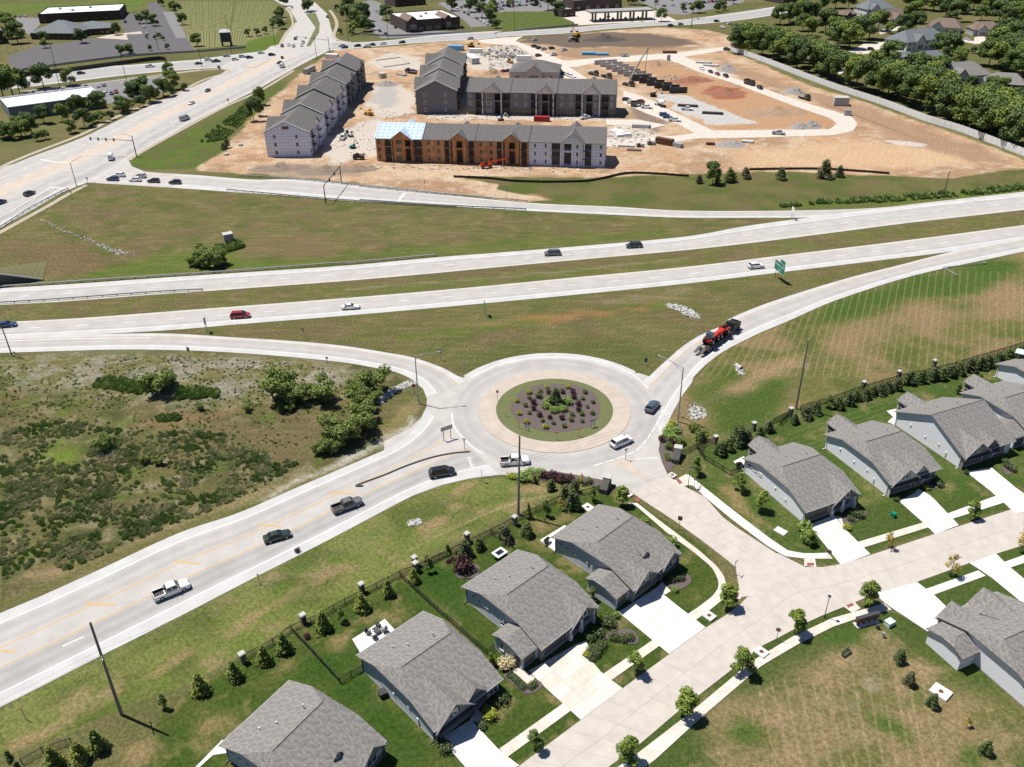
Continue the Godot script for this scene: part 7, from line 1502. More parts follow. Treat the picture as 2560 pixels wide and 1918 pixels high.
func house(label: String,x: float,z: float,yaw: float,o: Dictionary) -> Node3D:
	var W: float = o.get("w",11.8)
	var D: float = o.get("d",17.2)
	var t := thing("house",label,"house",V(x,0,z),deg_to_rad(yaw),"houses of the estate")
	var he := 3.15
	var zr := D * 0.492
	var hr: float = o.get("ridge",6.55)
	var hj: float = o.get("clip",4.95)
	var jx: float = o.get("clip_in",1.9)
	var ov := 0.5
	var pb := (hr - he) / (zr + ov)
	var pf := (hr - he) / (D + ov - zr)
	var zb := zr - (hr - hj) / pb
	var zf := zr + (hr - hj) / pf
	var wall_m: Material = M[o.get("wall","siding_blue")]
	var walls := sb()
	var dark := sb()
	# side walls
	var y := func(q: float) -> float: return he - 0.05 + pb * (q + ov) if q < zr else he - 0.05 + pf * (D + ov - q)
	for s in [0,1]:
		var xx := 0.0 if s == 0 else W
		var p := [V(xx,0,0),V(xx,0,D),V(xx,y.call(D),D),V(xx,hj - 0.05,zf),V(xx,hj - 0.05,zb),V(xx,y.call(0.0),0)]
		face(walls,p,Vector3.BACK if s == 0 else Vector3.FORWARD,UP)
	facade(walls,dark,V(W,0,0),Vector3.LEFT,W,y.call(0.0),[])
	var holes := []
	for q in o.get("doors",[]):
		holes.append([q[0],0.0,q[1],2.25,0.35])
	for q in o.get("recess",[]):
		holes.append([q[0],0.06,q[1],2.6,q[2]])
	facade(walls,dark,V(0,0,D),RT,W,y.call(D),holes)
	put(fin(walls),"wall",wall_m,t)
	put(fin(dark),"entry_wall",M.siding_dark,t)
	for q in o.get("doors",[]):
		garage_door(t,q[0] + 0.02,q[1] - 0.02,D - 0.3)
	var fo := sb()
	bx(fo,V(W * 0.5,0.12,D * 0.5),V(W + 0.06,0.24,D + 0.06))
	put(fin(fo),"foundation",M.concrete,t)
	# main roof
	var r := sb()
	var e0 := V(-ov,he,-ov)
	var e1 := V(W + ov,he,-ov)
	var f0 := V(-ov,he,D + ov)
	var f1 := V(W + ov,he,D + ov)
	var k0 := V(jx - ov if hj < hr else -ov,hr,zr)
	var k1 := V(W + ov - (jx if hj < hr else 0.0),hr,zr)
	if hj < hr:
		var b0 := V(-ov,hj,zb)
		var b1 := V(W + ov,hj,zb)
		var c0 := V(-ov,hj,zf)
		var c1 := V(W + ov,hj,zf)
		roof_face(r,[e0,b0,k0,k1,b1,e1])
		roof_face(r,[f0,f1,c1,k1,k0,c0])
		roof_face(r,[b0,c0,k0])
		roof_face(r,[b1,k1,c1])
	else:
		roof_face(r,[e0,k0,k1,e1])
		roof_face(r,[f0,f1,k1,k0])
	var roof := put(fin(r),"roof",M.shingle,t)
	var cap := sb()
	tube(cap,k0 + V(0,0.01,0),k1 + V(0,0.01,0),0.07,0.07,6)
	put(fin(cap),"ridge_vent",M.shingle_dark,roof)
	for q in [-1,1]:
		put(box(V(W + 2 * ov,0.13,0.12)),"gutter",M.trim_grey,t,Transform3D(Basis.IDENTITY,V(W * 0.5,he - 0.16,-ov - 0.06 if q < 0 else D + ov + 0.06)))
	for q in [V(-0.06,0,0.25),V(-0.06,0,D - 0.25),V(W + 0.06,0,0.25)]:
		var ds := sb()
		bx(ds,q + V(0,1.55,0),V(0.09,3.0,0.09))
		bx(ds,q + V(-0.35 if q.x < 1 else 0.35,0.12,0),V(0.8,0.09,0.12))
		put(fin(ds),"downspout",M.dark_trim if not o.has("pale") else M.white_trim,t)
	for q in o.get("pipes",[[8.6,6.6,0.7],[5.2,4.9,0.3],[3.6,3.2,0.25]]):
		var pst := sb()
		var py: float = he + pb * (q[1] + ov)
		tube(pst,V(q[0],py - 0.1,q[1]),V(q[0],py + q[2],q[1]),0.09,0.09,8)
		tube(pst,V(q[0],py + q[2],q[1]),V(q[0],py + q[2] + 0.12,q[1]),0.13,0.13,8)
		put(fin(pst),"vent_pipe",M.metal,roof)
	# front gables: [x0,x1,start z,front z,eave height,rise,window]
	for q in o.get("gables",[]):
		var xm: float = (q[0] + q[1]) * 0.5
		var half: float = (q[1] - q[0]) * 0.5
		var apex: float = q[4] + q[5]
		var g := sb()
		var ra := V(xm,apex,D + ov - (apex - he) / pf - 0.15)
		var rb := V(xm,apex,q[3] + 0.35)
		var low: float = q[5] * 0.35 / half
		for s in [-1,1]:
			var ea := V(xm + s * (half + 0.35),q[4] - low,q[3] + 0.35)
			var eb := V(xm + s * (half + 0.35),q[4] - low,D + 0.25)
			roof_face(g,[ra,rb,ea,eb] if s > 0 else [rb,ra,eb,ea])
		put(fin(g),"gable_roof",M.shingle,t)
		var gw := sb()
		face(gw,[V(q[0],q[4] - 0.15,q[3]),V(q[1],q[4] - 0.15,q[3]),V(q[1],q[4],q[3]),V(xm,apex - 0.08,q[3]),V(q[0],q[4],q[3])],RT,UP)
		if q[3] > D + 0.1:
			for s in [-1,1]:
				var sx: float = q[0] if s < 0 else q[1]
				var pq := [V(sx,0,D - 0.4),V(sx,0,q[3]),V(sx,q[4],q[3]),V(sx,q[4],D - 0.4)]
				face(gw,pq,Vector3.BACK if s < 0 else Vector3.FORWARD,UP)
		put(fin(gw),"gable_wall",M[o.get("gable_wall","siding_dark")],t)
		var fa := sb()
		for s in [-1,1]:
			var d := V(s * (half + 0.35),-(q[5] + low),0)
			var mid := V(xm,apex - 0.1,q[3] + 0.37) + d * 0.5
			bx(fa,mid,V(d.length(),0.2,0.05),Basis(d.normalized(),Vector3.FORWARD.cross(d.normalized()).normalized() if s > 0 else d.normalized().cross(Vector3.FORWARD),Vector3.BACK).orthonormalized())
		put(fin(fa),"fascia",M.trim_grey,t)
		if q[6] != "":
			window(t,V(xm,q[4] + q[5] * 0.36,q[3] + 0.03),RT,0.8 if q[6] == "small" else 1.5,1.0 if q[6] == "small" else 0.9,0 if q[6] == "small" else 2)
			if q[6] == "small":
				for s in [-1,1]:
					put(box(V(0.34,1.1,0.06),false),"shutter",M.dark_trim,t,Transform3D(Basis.IDENTITY,V(xm + s * 0.68,q[4] + q[5] * 0.36,q[3] + 0.03)))
	for q in o.get("pent",[]):
		var p := sb()
		roof_face(p,[V(q[0],3.35,D + 0.02),V(q[0],2.6,D + 1.1),V(q[1],2.6,D + 1.1),V(q[1],3.35,D + 0.02)])
		put(fin(p),"canopy",M.black_metal,t)
	if o.has("dormer"):
		var q: Vector2 = o.dormer
		var dm := sb()
		var yb: float = he + pf * (D + ov - q.y)
		roof_face(dm,[V(q.x,yb + 0.95,q.y + 0.2),V(q.x + 0.85,yb + 0.15,q.y + 0.2),V(q.x,yb + 0.95,q.y - 2.5)])
		roof_face(dm,[V(q.x,yb + 0.95,q.y - 2.5),V(q.x - 0.85,yb + 0.15,q.y + 0.2),V(q.x,yb + 0.95,q.y + 0.2)])
		var dn := put(fin(dm),"dormer",M.shingle,roof)
		var dw := sb()
		face(dw,[V(q.x - 0.7,yb - 0.3,q.y),V(q.x + 0.7,yb - 0.3,q.y),V(q.x + 0.7,yb + 0.2,q.y),V(q.x,yb + 0.85,q.y),V(q.x - 0.7,yb + 0.2,q.y)],RT,UP)
		for s in [-1,1]:
			face(dw,[V(q.x + s * 0.7,yb - 0.3,q.y),V(q.x + s * 0.7,yb + 0.2,q.y),V(q.x + s * 0.7,yb + 0.2,q.y - 1.2)],Vector3.FORWARD * s,UP)
		put(fin(dw),"dormer_wall",M.siding_dark,t)
		window(t,V(q.x,yb + 0.25,q.y + 0.03),RT,0.5,0.5,0)
	# the third-car wing at the side
	if o.has("wing"):
		var side: float = o.wing
		var xa := -3.3 if side < 0 else W
		var xb := 0.0 if side < 0 else W + 3.3
		var z0 := 10.6
		var z1 := D - 0.7
		var out := xa if side < 0 else xb
		var st := sb()
		var dk := sb()
		var zm := (z0 + z1) * 0.5 - 0.4
		var wh := 4.3
		face(st,[V(out,0,z0),V(out,0,z1),V(out,2.85,z1),V(out,3.75,zm + 1.2),V(out,3.75,zm - 1.2),V(out,2.85,z0)],Vector3.BACK if side < 0 else Vector3.FORWARD,UP)
		facade(st,dk,V(xb,0,z0),Vector3.LEFT,xb - xa,2.85,[])
		facade(st,dk,V(xa,0,z1),RT,xb - xa,2.85,[[0.4,0.0,2.9,2.2,0.3]])
		put(fin(st),"wing_wall",wall_m,t)
		garage_door(t,xa + 0.42,xa + 2.88,z1 - 0.25,false)
		var wr := sb()
		var xo := out + 0.4 * side
		var xi := 0.6 if side < 0 else W - 0.6
		var kx := out - 1.0 * side
		var pts := [V(xo,2.9,z0 - 0.4),V(xo,3.75,zm - 1.2),V(kx,wh,zm),V(xi,wh,zm),V(xi,2.9,z0 - 0.4)]
		roof_face(wr,pts)
		roof_face(wr,[V(xo,2.9,z1 + 0.4),V(xi,2.9,z1 + 0.4),V(xi,wh,zm),V(kx,wh,zm),V(xo,3.75,zm + 1.2)])
		roof_face(wr,[V(xo,3.75,zm - 1.2),V(xo,3.75,zm + 1.2),V(kx,wh,zm)])
		put(fin(wr),"wing_roof",M.shingle,t)
		if o.has("wing_window"):
			window(t,V(out + 0.02 * side,1.7,z0 + 1.6),Vector3.BACK if side < 0 else Vector3.FORWARD,0.9,1.5,0)
			put(box(V(0.95,2.1,0.06)),"side_door",M.dark_trim,t,Transform3D(Basis(UP,-PI / 2),V(out - 0.03,0.1,z1 - 0.9)))
	# covered rear porch with screens
	if o.has("porch"):
		var c: float = o.porch
		var pr := sb()
		for s in [-1,1]:
			var q := [V(c,4.3,3.6),V(c,4.3,-4.2),V(c + s * 2.5,2.85,-4.2),V(c + s * 2.5,2.85,-0.2)]
			roof_face(pr,q if s < 0 else [q[1],q[0],q[3],q[2]])
		put(fin(pr),"porch_roof",M.shingle,t)
		for s in [-1,1]:
			for zz in [-3.8,-2.0]:
				put(box(V(0.16,2.8,0.16)),"porch_post",M.white_trim,t,Transform3D(Basis.IDENTITY,V(c + s * 2.1,0,zz)))
		var sc := sb()
		for s in [-1,1]:
			bx(sc,V(c + s * 2.1,1.4,-2.0),V(0.02,2.6,3.6))
		bx(sc,V(c,1.4,-3.8),V(4.0,2.6,0.02))
		put(fin(sc),"screen",M.screen,t)
		var rail := sb()
		for s in [-1,1]:
			for k in 3:
				bx(rail,V(c + s * 2.1,0.5 + k * 0.9,-2.0),V(0.06,0.08,3.6))
		put(fin(rail),"screen_rail",M.white_trim,t)
	# windows: [side,along,height,w,h,bars]; sides: left,right,front
	for q in o.get("windows",[]) + (window_row(o.row) if o.has("row") else []) + ([["left",9.3,1.8,1.9,1.5,1]] if o.has("wing_window") else []):
		match q[0]:
			"left":
				window(t,V(-0.02,q[2],q[1]),Vector3.BACK,q[3],q[4],q[5])
			"front":
				window(t,V(q[1],q[2],D + 0.02),RT,q[3],q[4],q[5])
	for q in o.get("stone",[]):
		var st := sb()
		bx(st,V((q[0] + q[1]) * 0.5,q[2] * 0.5,D + 0.08),V(q[1] - q[0],q[2],0.16))
		put(fin(st),"stone_veneer",M.stone,t)
	for q in o.get("posts",[]):
		var st := sb()
		bx(st,V(q[0],0.55,q[1]),V(0.55,1.1,0.55))
		bx(st,V(q[0],1.9,q[1]),V(0.28,1.6,0.28))
		put(fin(st),"porch_post",M.white_trim if not o.has("stone_posts") else M.stone,t)
	for q in o.get("rails",[]):
		var st := sb()
		for hh in [0.25,0.95]:
			bx(st,V((q[0] + q[1]) * 0.5,hh,D - 0.05),V(q[1] - q[0],0.08,0.06))
		for k in int((q[1] - q[0]) / 0.16):
			bx(st,V(q[0] + 0.08 + k * 0.16,0.6,D - 0.05),V(0.04,0.66,0.04))
		put(fin(st),"railing",M.white_trim,t)
	for q in o.get("fixtures",[]):
		put(box(V(0.12,q[2],0.3),false),"wall_vent",M.white_trim,t,Transform3D(Basis.IDENTITY,V(-0.08,q[1],q[0])))
	return t

func window_row(zc: float) -> Array:
	return [["left",zc,2.6,1.05,0.5,0],["left",zc + 1.5,2.55,1.05,0.5,0],["left",zc + 3.0,2.5,1.05,0.5,0]]

# ------------------------------------------------ three-storey blocks: length along +x,front towards +z
func block_section(t: Node3D,x0: float,L: float,o: Dictionary):
	var D := 17.5
	var H := 9.6
	var lift: float = o.get("lift",0.0)
	var walls := sb()
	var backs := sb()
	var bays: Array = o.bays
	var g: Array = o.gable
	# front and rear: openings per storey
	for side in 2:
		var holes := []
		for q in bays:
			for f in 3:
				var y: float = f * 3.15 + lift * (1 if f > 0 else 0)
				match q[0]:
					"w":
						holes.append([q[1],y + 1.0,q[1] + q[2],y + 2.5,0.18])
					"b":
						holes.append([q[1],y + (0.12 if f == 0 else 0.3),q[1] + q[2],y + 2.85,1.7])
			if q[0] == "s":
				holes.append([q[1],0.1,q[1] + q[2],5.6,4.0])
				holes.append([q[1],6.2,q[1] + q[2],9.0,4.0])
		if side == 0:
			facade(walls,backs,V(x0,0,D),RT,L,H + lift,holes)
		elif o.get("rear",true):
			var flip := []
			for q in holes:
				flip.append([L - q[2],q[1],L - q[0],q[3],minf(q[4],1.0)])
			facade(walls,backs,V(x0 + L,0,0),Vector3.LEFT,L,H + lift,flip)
		for q in bays:
			if q[0] == "w":
				for f in 3:
					var wx: float = x0 + q[1] + q[2] * 0.5
					if side == 0:
						window(t,V(wx,f * 3.15 + 1.75 + lift * (1 if f > 0 else 0),D - 0.1),RT,q[2] - 0.1,1.4,0,M.get(o.get("trim","dark_trim")))
					elif o.get("rear",true):
						window(t,V(x0 + q[1] + q[2] * 0.5,f * 3.15 + 1.75 + lift * (1 if f > 0 else 0),0.1),Vector3.LEFT,q[2] - 0.1,1.4,0,M.get(o.get("trim","dark_trim")))
			elif q[0] == "b" and (side == 0 or o.get("rear",true)):
				for f in 3:
					var y: float = f * 3.15 + lift * (1 if f > 0 else 0)
					var st := sb()
					var zz := D + 0.55 if side == 0 else -0.55
					var zi := D - 0.8 if side == 0 else 0.8
					if f > 0:
						bx(st,V(x0 + q[1] + q[2] * 0.5,y + 0.1,(zz + zi) * 0.5),V(q[2] - 0.06,0.22,2.6))
						for hh in [0.4,1.2]:
							bx(st,V(x0 + q[1] + q[2] * 0.5,y + hh,zz),V(q[2],0.09,0.07))
						for k in int(q[2] / 0.22):
							bx(st,V(x0 + q[1] + 0.11 + k * 0.22,y + 0.8,zz),V(0.04,0.75,0.04))
						put(fin(st),"balcony",M[o.get("balcony","weathered_wood")],t)
	# end walls
	var wz := D * 0.5
	var hr := H + lift + 4.3
	for s in 2:
		if s == 0 and not o.get("end0",false) or s == 1 and not o.get("end1",false):
			continue
		var xx := x0 if s == 0 else x0 + L
		var hs := []
		for f in 3:
			for c in [3.9,12.7]:
				hs.append([c - 0.45,f * 3.15 + 1.0,c + 0.45,f * 3.15 + 2.5,0.18])
				window(t,V(xx,f * 3.15 + 1.75,(c if s == 0 else D - c)) + V(0.1 if s == 0 else -0.1,0,0),Vector3.BACK if s == 0 else Vector3.FORWARD,0.8,1.4,0,M.get(o.get("trim","dark_trim")))
		facade(walls,backs,V(xx,0,0 if s == 0 else D),Vector3.BACK if s == 0 else Vector3.FORWARD,D,H + lift,hs)
		face(walls,[V(xx,H + lift,0),V(xx,H + lift,D),V(xx,hr - 0.2,wz)],Vector3.BACK if s == 0 else Vector3.FORWARD,UP)
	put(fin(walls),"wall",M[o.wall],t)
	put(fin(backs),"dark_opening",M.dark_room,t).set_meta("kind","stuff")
	if o.has("base"):
		for q in o.base:
			put(box(V(q[1] - q[0],3.0,0.1)),"stone_base",M.stone,t,Transform3D(Basis.IDENTITY,V(x0 + (q[0] + q[1]) * 0.5,0,D + 0.05)))
	# roof with its end boards,and the cross gables front and rear
	var r := sb()
	var ov := 0.55
	var eh := H + lift - 0.05
	roof_face(r,[V(x0 - 0.3,eh,-ov),V(x0 - 0.3,hr,wz),V(x0 + L,hr,wz),V(x0 + L,eh,-ov)])
	roof_face(r,[V(x0 - 0.3,eh,D + ov),V(x0 + L,eh,D + ov),V(x0 + L,hr,wz),V(x0 - 0.3,hr,wz)])
	var gm: float = x0 + (g[0] + g[1]) * 0.5
	var gh: float = (g[1] - g[0]) * 0.5
	var rise: float = g[2]
	for s in [0,1]:
		var zf := D + 1.3 if s == 0 else -1.3
		var zin := wz + 0.3 if s == 0 else wz - 0.3
		for q in [-1,1]:
			var pts := [V(gm,eh + rise,zin),V(gm,eh + rise,zf),V(gm + q * (gh + 0.5),eh - 0.2,zf),V(gm + q * (gh + 0.5),eh - 0.2,D - 1.5 if s == 0 else 1.5)]
			roof_face(r,pts)
	put(fin(r),"roof",M[o.get("roof","shingle_block")],t)
	var gw := sb()
	for s in [0,1]:
		var zf := D + 0.8 if s == 0 else -0.8
		var rt := RT if s == 0 else Vector3.LEFT
		face(gw,[V(gm - gh,eh - 0.1,zf),V(gm + gh,eh - 0.1,zf),V(gm,eh + rise - 0.15,zf)],rt,UP)
		for q in [-1,1]:
			bx(gw,V(gm + q * (gh - 0.25),eh * 0.5,(D + 0.45 if s == 0 else -0.45)),V(0.5,eh,0.7))
	put(fin(gw),"gable_wall",M[o.get("gable_wall",o.wall)],t)
	# fire walls between the sections,a hand above the shingles
	var fw := sb()
	for s in [-1,1]:
		var a := V(x0 - 0.1,hr + 0.1,wz)
		var b := V(x0 - 0.1,eh + 0.1,wz + s * (wz + ov))
		var d := b - a
		bx(fw,(a + b) * 0.5,V(0.3,0.3,d.length()),Basis(RT,d.normalized().cross(RT),d.normalized()).orthonormalized())
	put(fin(fw),"roof_edge",M.dark_trim if not o.has("pale_edge") else M.white_trim,t)

# ------------------------------------------------ single things
func _tufts(pts: PackedVector2Array,count: int,h: float,called: String,wide: float):
	var st := sb()
	var r := RandomNumberGenerator.new()
	r.seed = called.hash() + count
	for i in 22:
		var a := r.randf() * TAU
		var d := r.randf() * 0.5
		var p := V(cos(a) * d,0,sin(a) * d)
		var tip := p + V(cos(a) * 0.25,r.randf_range(0.5,1.0),sin(a) * 0.25)
		var s := V(-sin(a),0,cos(a)) * wide
		var g := r.randf_range(0.7,1.15)
		st.set_color(Color(g,g,g))
		tri(st,p - s,p + s,tip)
		tri(st,p + V(0,0.3,0) - s.rotated(UP,1.2),tip * 0.8,p + s.rotated(UP,1.2))
	var b := Rect2(pts[0],Vector2.ZERO)
	for q in pts:
		b = b.expand(q)
	var n := noise(count,0.07,3)
	var where := []
	for i in count * 5:
		var q := b.position + Q(r.randf() * b.size.x,r.randf() * b.size.y)
		if Geometry2D.is_point_in_polygon(q,pts) and n.get_noise_2d(q.x,q.y) + r.randf() * 0.7 > 0.25:
			where.append(q)
		if where.size() >= count:
			break
	var mm := MultiMesh.new()
	mm.transform_format = MultiMesh.TRANSFORM_3D
	mm.use_colors = true
	mm.mesh = fin(st)
	mm.instance_count = where.size()
	for i in where.size():
		var s := h * r.randf_range(0.5,1.3)
		mm.set_instance_transform(i,Transform3D(Basis(UP,r.randf() * TAU).scaled(V(s * 1.1,s,s * 1.1)),v3(where[i],-0.03)))
		var k := n.get_noise_2d(where[i].x * 2.0 + 90.0,where[i].y * 2.0) + r.randf() * 0.6 - 0.3
		mm.set_instance_color(i,Color(0.2,0.3,0.08).lerp(Color(0.34,0.4,0.14) if called == "undergrowth" else Color(0.7,0.64,0.42),clampf(k + 0.35,0.0,1.0)))
	var o := MultiMeshInstance3D.new()
	o.multimesh = mm
	o.material_override = M.leaf
	o.name = nm(called)
	add_child(o)
	tag(o,"","","","stuff")

func _entry_wall(a: Vector2,b: Vector2,label: String):
	var t := thing("entry_wall",label,"wall",v3(a))
	var d := b - a
	var bs := facing(d)
	var L := d.length()
	put(box(V(1.5,1.0,L)),"base",M.stone,t,Transform3D(bs,v3(d * 0.5)))
	var st := sb()
	var x := bs.x * 0.72
	var f := v3(d.normalized())
	roof_face(st,[x + V(0,1.05,0),x + f * (L - 1.0) + V(0,2.0,0),-x + f * (L - 1.0) + V(0,2.0,0),-x + V(0,1.05,0)])
	put(fin(st),"slanted_top",M.form_board,t)
	put(box(V(1.3,1.9,1.1)),"pier",M.stone,t,Transform3D(bs,v3(d * (1.0 - 0.5 / L))))
	put(box(V(1.6,0.22,1.4)),"cap",M.white_stone,t,Transform3D(bs,v3(d * (1.0 - 0.5 / L),1.95)))

func _lamp_post(x: float,z: float,label: String):
	var t := thing("lamp_post",label,"street lamp",V(x,0,z),0.0,"black estate lamp posts")
	var st := sb()
	tube(st,Vector3.ZERO,V(0,4.3,0),0.07,0.05,8)
	tube(st,Vector3.ZERO,V(0,0.6,0),0.13,0.1,8)
	put(fin(st),"post",M.black_metal,t)
	var g := sb()
	tube(g,V(0,4.3,0),V(0,4.7,0),0.12,0.24,8)
	put(fin(g),"lantern",M.lamp_glass,t)
	var c := sb()
	tube(c,V(0,4.7,0),V(0,4.9,0),0.3,0.05,8)
	put(fin(c),"lantern_cap",M.black_metal,t)

func _mailboxes(x: float,z: float,yaw: float):
	for i in 4:
		var t := thing("mailbox_cabinet","dark cluster mailbox on its white pad, %s of four" % ["first","second","third","last"][i],"mailbox",V(x,0,z) + Basis(UP,yaw) * V(0,0,(i - 1.5) * 1.05),yaw + PI / 2,"cluster mailboxes")
		put(box(V(1.0,1.0,0.55)),"cabinet",M.sign_brown,t,Transform3D(Basis.IDENTITY,V(0,0.65,0)))
		put(box(V(1.04,0.06,0.62)),"lid",M.dark_trim,t,Transform3D(Basis.IDENTITY,V(0,1.65,0)))
		put(box(V(0.3,0.65,0.3)),"pedestal",M.dark_trim,t)
		put(box(V(0.98,0.12,1.2)),"pad",M.new_a,t)

func _cabinet(x: float,z: float,s: Vector3,m: String,label: String):
	var t := thing("utility_box",label,"utility box",V(x,0,z),0.5)
	put(box(s),"body",M[m],t)
	put(box(V(s.x + 0.08,0.08,s.z + 0.08)),"lid",M.white_stone if s.x > 2.0 else M[m],t,Transform3D(Basis.IDENTITY,V(0,s.y,0)))
	put(box(V(s.x * 0.8,s.y * 0.8,0.04),false),"door",M[m],t,Transform3D(Basis.IDENTITY,V(0,s.y * 0.5,s.z * 0.5 + 0.02)))

func _bench(x: float,z: float,yaw: float):
	var t := thing("bench","dark green slatted bench on a patch of stones in the dry field","bench",V(x,0,z),yaw)
	for i in 3:
		put(box(V(1.8,0.05,0.14)),"slat",M.bench_green,t,Transform3D(Basis.IDENTITY,V(0,0.45,-0.18 + i * 0.18)))
	for i in 2:
		put(box(V(1.8,0.14,0.05)),"back_slat",M.bench_green,t,Transform3D(Basis.IDENTITY,V(0,0.6 + i * 0.2,-0.3)))
	for s in [-1,1]:
		put(box(V(0.08,0.45,0.5)),"leg",M.black_metal,t,Transform3D(Basis.IDENTITY,V(s * 0.75,0,-0.03)))

func _patio_chair(x: float,z: float,yaw: float,label: String):
	var t := thing("patio_chair",label,"chair",V(x,0.1,z),yaw,"patio chairs")
	put(box(V(0.62,0.12,0.6)),"seat",M.cushion,t,Transform3D(Basis.IDENTITY,V(0,0.34,0)))
	put(box(V(0.66,0.6,0.1)),"backrest",M.cushion,t,Transform3D(Basis(RT,-0.2),V(0,0.42,-0.33)))
	for s in [-1,1]:
		put(box(V(0.08,0.08,0.6)),"armrest",M.dark_trim,t,Transform3D(Basis.IDENTITY,V(s * 0.36,0.6,0)))
		for q in [-1,1]:
			put(box(V(0.06,0.6,0.06)),"leg",M.dark_trim,t,Transform3D(Basis.IDENTITY,V(s * 0.36,0,q * 0.27)))

func _patio_table(x: float,z: float,yaw: float,label: String):
	var t := thing("patio_table",label,"table",V(x,0.1,z),yaw)
	put(box(V(0.9,0.06,1.3)),"tabletop",M.white_trim if "white table" in label else M.dark_trim,t,Transform3D(Basis.IDENTITY,V(0,0.5,0)))
	for s in [-1,1]:
		for q in [-1,1]:
			put(box(V(0.07,0.5,0.07)),"leg",M.dark_trim,t,Transform3D(Basis.IDENTITY,V(s * 0.4,0,q * 0.58)))

func _grill(x: float,z: float,yaw: float,label: String):
	var t := thing("grill",label,"grill",V(x,0.1,z),yaw)
	put(box(V(0.6,0.8,0.55)),"cart",M.dark_trim,t)
	var st := sb()
	tube(st,V(-0.45,0.95,0),V(0.45,0.95,0),0.3,0.3,10)
	put(fin(st),"hood",M.black_metal,t)
	for s in [-1,1]:
		put(box(V(0.4,0.05,0.5)),"side_shelf",M.black_metal,t,Transform3D(Basis.IDENTITY,V(s * 0.65,0.8,0)))

func _hot_tub(x: float,z: float,yaw: float):
	var t := thing("hot_tub","small covered patio table with a pale frame behind the winged bungalow","table",V(x,0,z),yaw)
	put(box(V(2.3,0.16,1.8)),"rim",M.white_trim,t,Transform3D(Basis.IDENTITY,V(0,1.0,0)))
	put(box(V(1.4,0.04,1.0)),"glass_top",M.window_glass,t,Transform3D(Basis.IDENTITY,V(0,1.17,0)))
	for s in [-1,1]:
		for q in [-1,1]:
			put(box(V(0.1,1.0,0.1)),"leg",M.dark_trim,t,Transform3D(Basis.IDENTITY,V(s * 1.0,0,q * 0.75)))

func _wooden_stair(x: float,z: float,yaw: float):
	var t := thing("wooden_stair","red-stained wooden deck stair at the right edge","stair",V(x,0,z),yaw)
	for i in 9:
		put(box(V(1.3,0.06,0.3)),"step",M.deck_red,t,Transform3D(Basis.IDENTITY,V(0,0.18 + i * 0.2,i * 0.3)))
	for s in [-1,1]:
		var st := sb()
		tube(st,V(s * 0.7,0.1,0),V(s * 0.7,1.9,2.7),0.1,0.1,4)
		tube(st,V(s * 0.7,1.1,0),V(s * 0.7,2.9,2.7),0.05,0.05,4)
		for k in 4:
			tube(st,V(s * 0.7,0.1 + k * 0.6,k * 0.9),V(s * 0.7,1.1 + k * 0.6,k * 0.9),0.05,0.05,4)
		put(fin(st),"handrail",M.deck_red,t)
	put(box(V(4.0,0.15,3.0)),"deck",M.deck_red,t,Transform3D(Basis.IDENTITY,V(-1.4,1.9,4.2)))
	for s in [-3.2,0.4]:
		put(box(V(0.15,4.4,0.15)),"deck_post",M.deck_red,t,Transform3D(Basis.IDENTITY,V(s,0,2.8)))
	put(box(V(4.6,0.12,3.6)),"awning",M.teal,t,Transform3D(Basis(RT,0.12),V(-1.2,4.4,4.2)))

func _culvert(x: float,z: float):
	var t := thing("culvert","dark round culvert mouth in a ring of white stones","drain",V(x,0,z),0.5)
	var st := sb()
	tube(st,V(0,0.35,-1.6),V(0,0.35,0.2),0.5,0.5,12,false)
	put(fin(st),"pipe",M.raw_concrete,t)
	var k := sb()
	tube(k,V(0,0.35,-0.5),V(0,0.35,-0.45),0.49,0.49,12)
	put(fin(k),"pipe_mouth",M.dark_room,t)

func _abutment(pts: PackedVector2Array):
	var t := thing("retaining_wall","dark sloping retaining wall of the overpass at the left edge","wall",v3(pts[0]))
	var d := pts[1] - pts[0]
	var st := sb()
	var n := 14
	var back := Q(d.y,-d.x).normalized()
	if back.y > 0:
		back = -back
	for i in n:
		var a := d * (float(i) / n)
		var b := d * (float(i + 1) / n)
		var ha := 5.6 * (1.0 - float(i) / n) + 0.2
		var hb := 5.6 * (1.0 - float(i + 1) / n) + 0.2
		quad(st,v3(a),v3(b),v3(b,hb),v3(a,ha))
	put(fin(st),"face",M.form_board,t)
	var bank := sb()
	for i in n:
		var a := d * (float(i) / n)
		var b := d * (float(i + 1) / n)
		var ha := 5.6 * (1.0 - float(i) / n) + 0.2
		var hb := 5.6 * (1.0 - float(i + 1) / n) + 0.2
		quad(bank,v3(a,ha),v3(b,hb),v3(b + back * 16.0,0.0),v3(a + back * 16.0,0.0))
	put(fin(bank),"grass_bank",M.bank,t)
	var c := sb()
	for i in n:
		var a := d * (float(i) / n)
		var b := d * (float(i + 1) / n)
		tube(c,v3(a,5.6 * (1.0 - float(i) / n) + 0.3),v3(b,5.6 * (1.0 - float(i + 1) / n) + 0.3),0.25,0.25,5)
	put(fin(c),"coping",M.white_stone,t)

func _fallen_light(x0: float,z0: float,x1: float,z1: float):
	var t := thing("fallen_light_pole","street light pole lying bent on the grass beside the slip road","street light",V(x0,0,z0))
	var st := sb()
	tube(st,V(0,0.2,0),V(-1.6,0.3,-5.4),0.13,0.13,8)
	tube(st,V(-1.6,0.3,-5.4),V(x1 - x0,0.5,z1 - z0),0.12,0.09,8)
	put(fin(st),"pole",M.galvanised,t)
	put(box(V(0.4,0.2,0.9)),"lamp_head",M.galvanised,t,Transform3D(Basis.IDENTITY,V(x1 - x0,0.4,z1 - z0)))

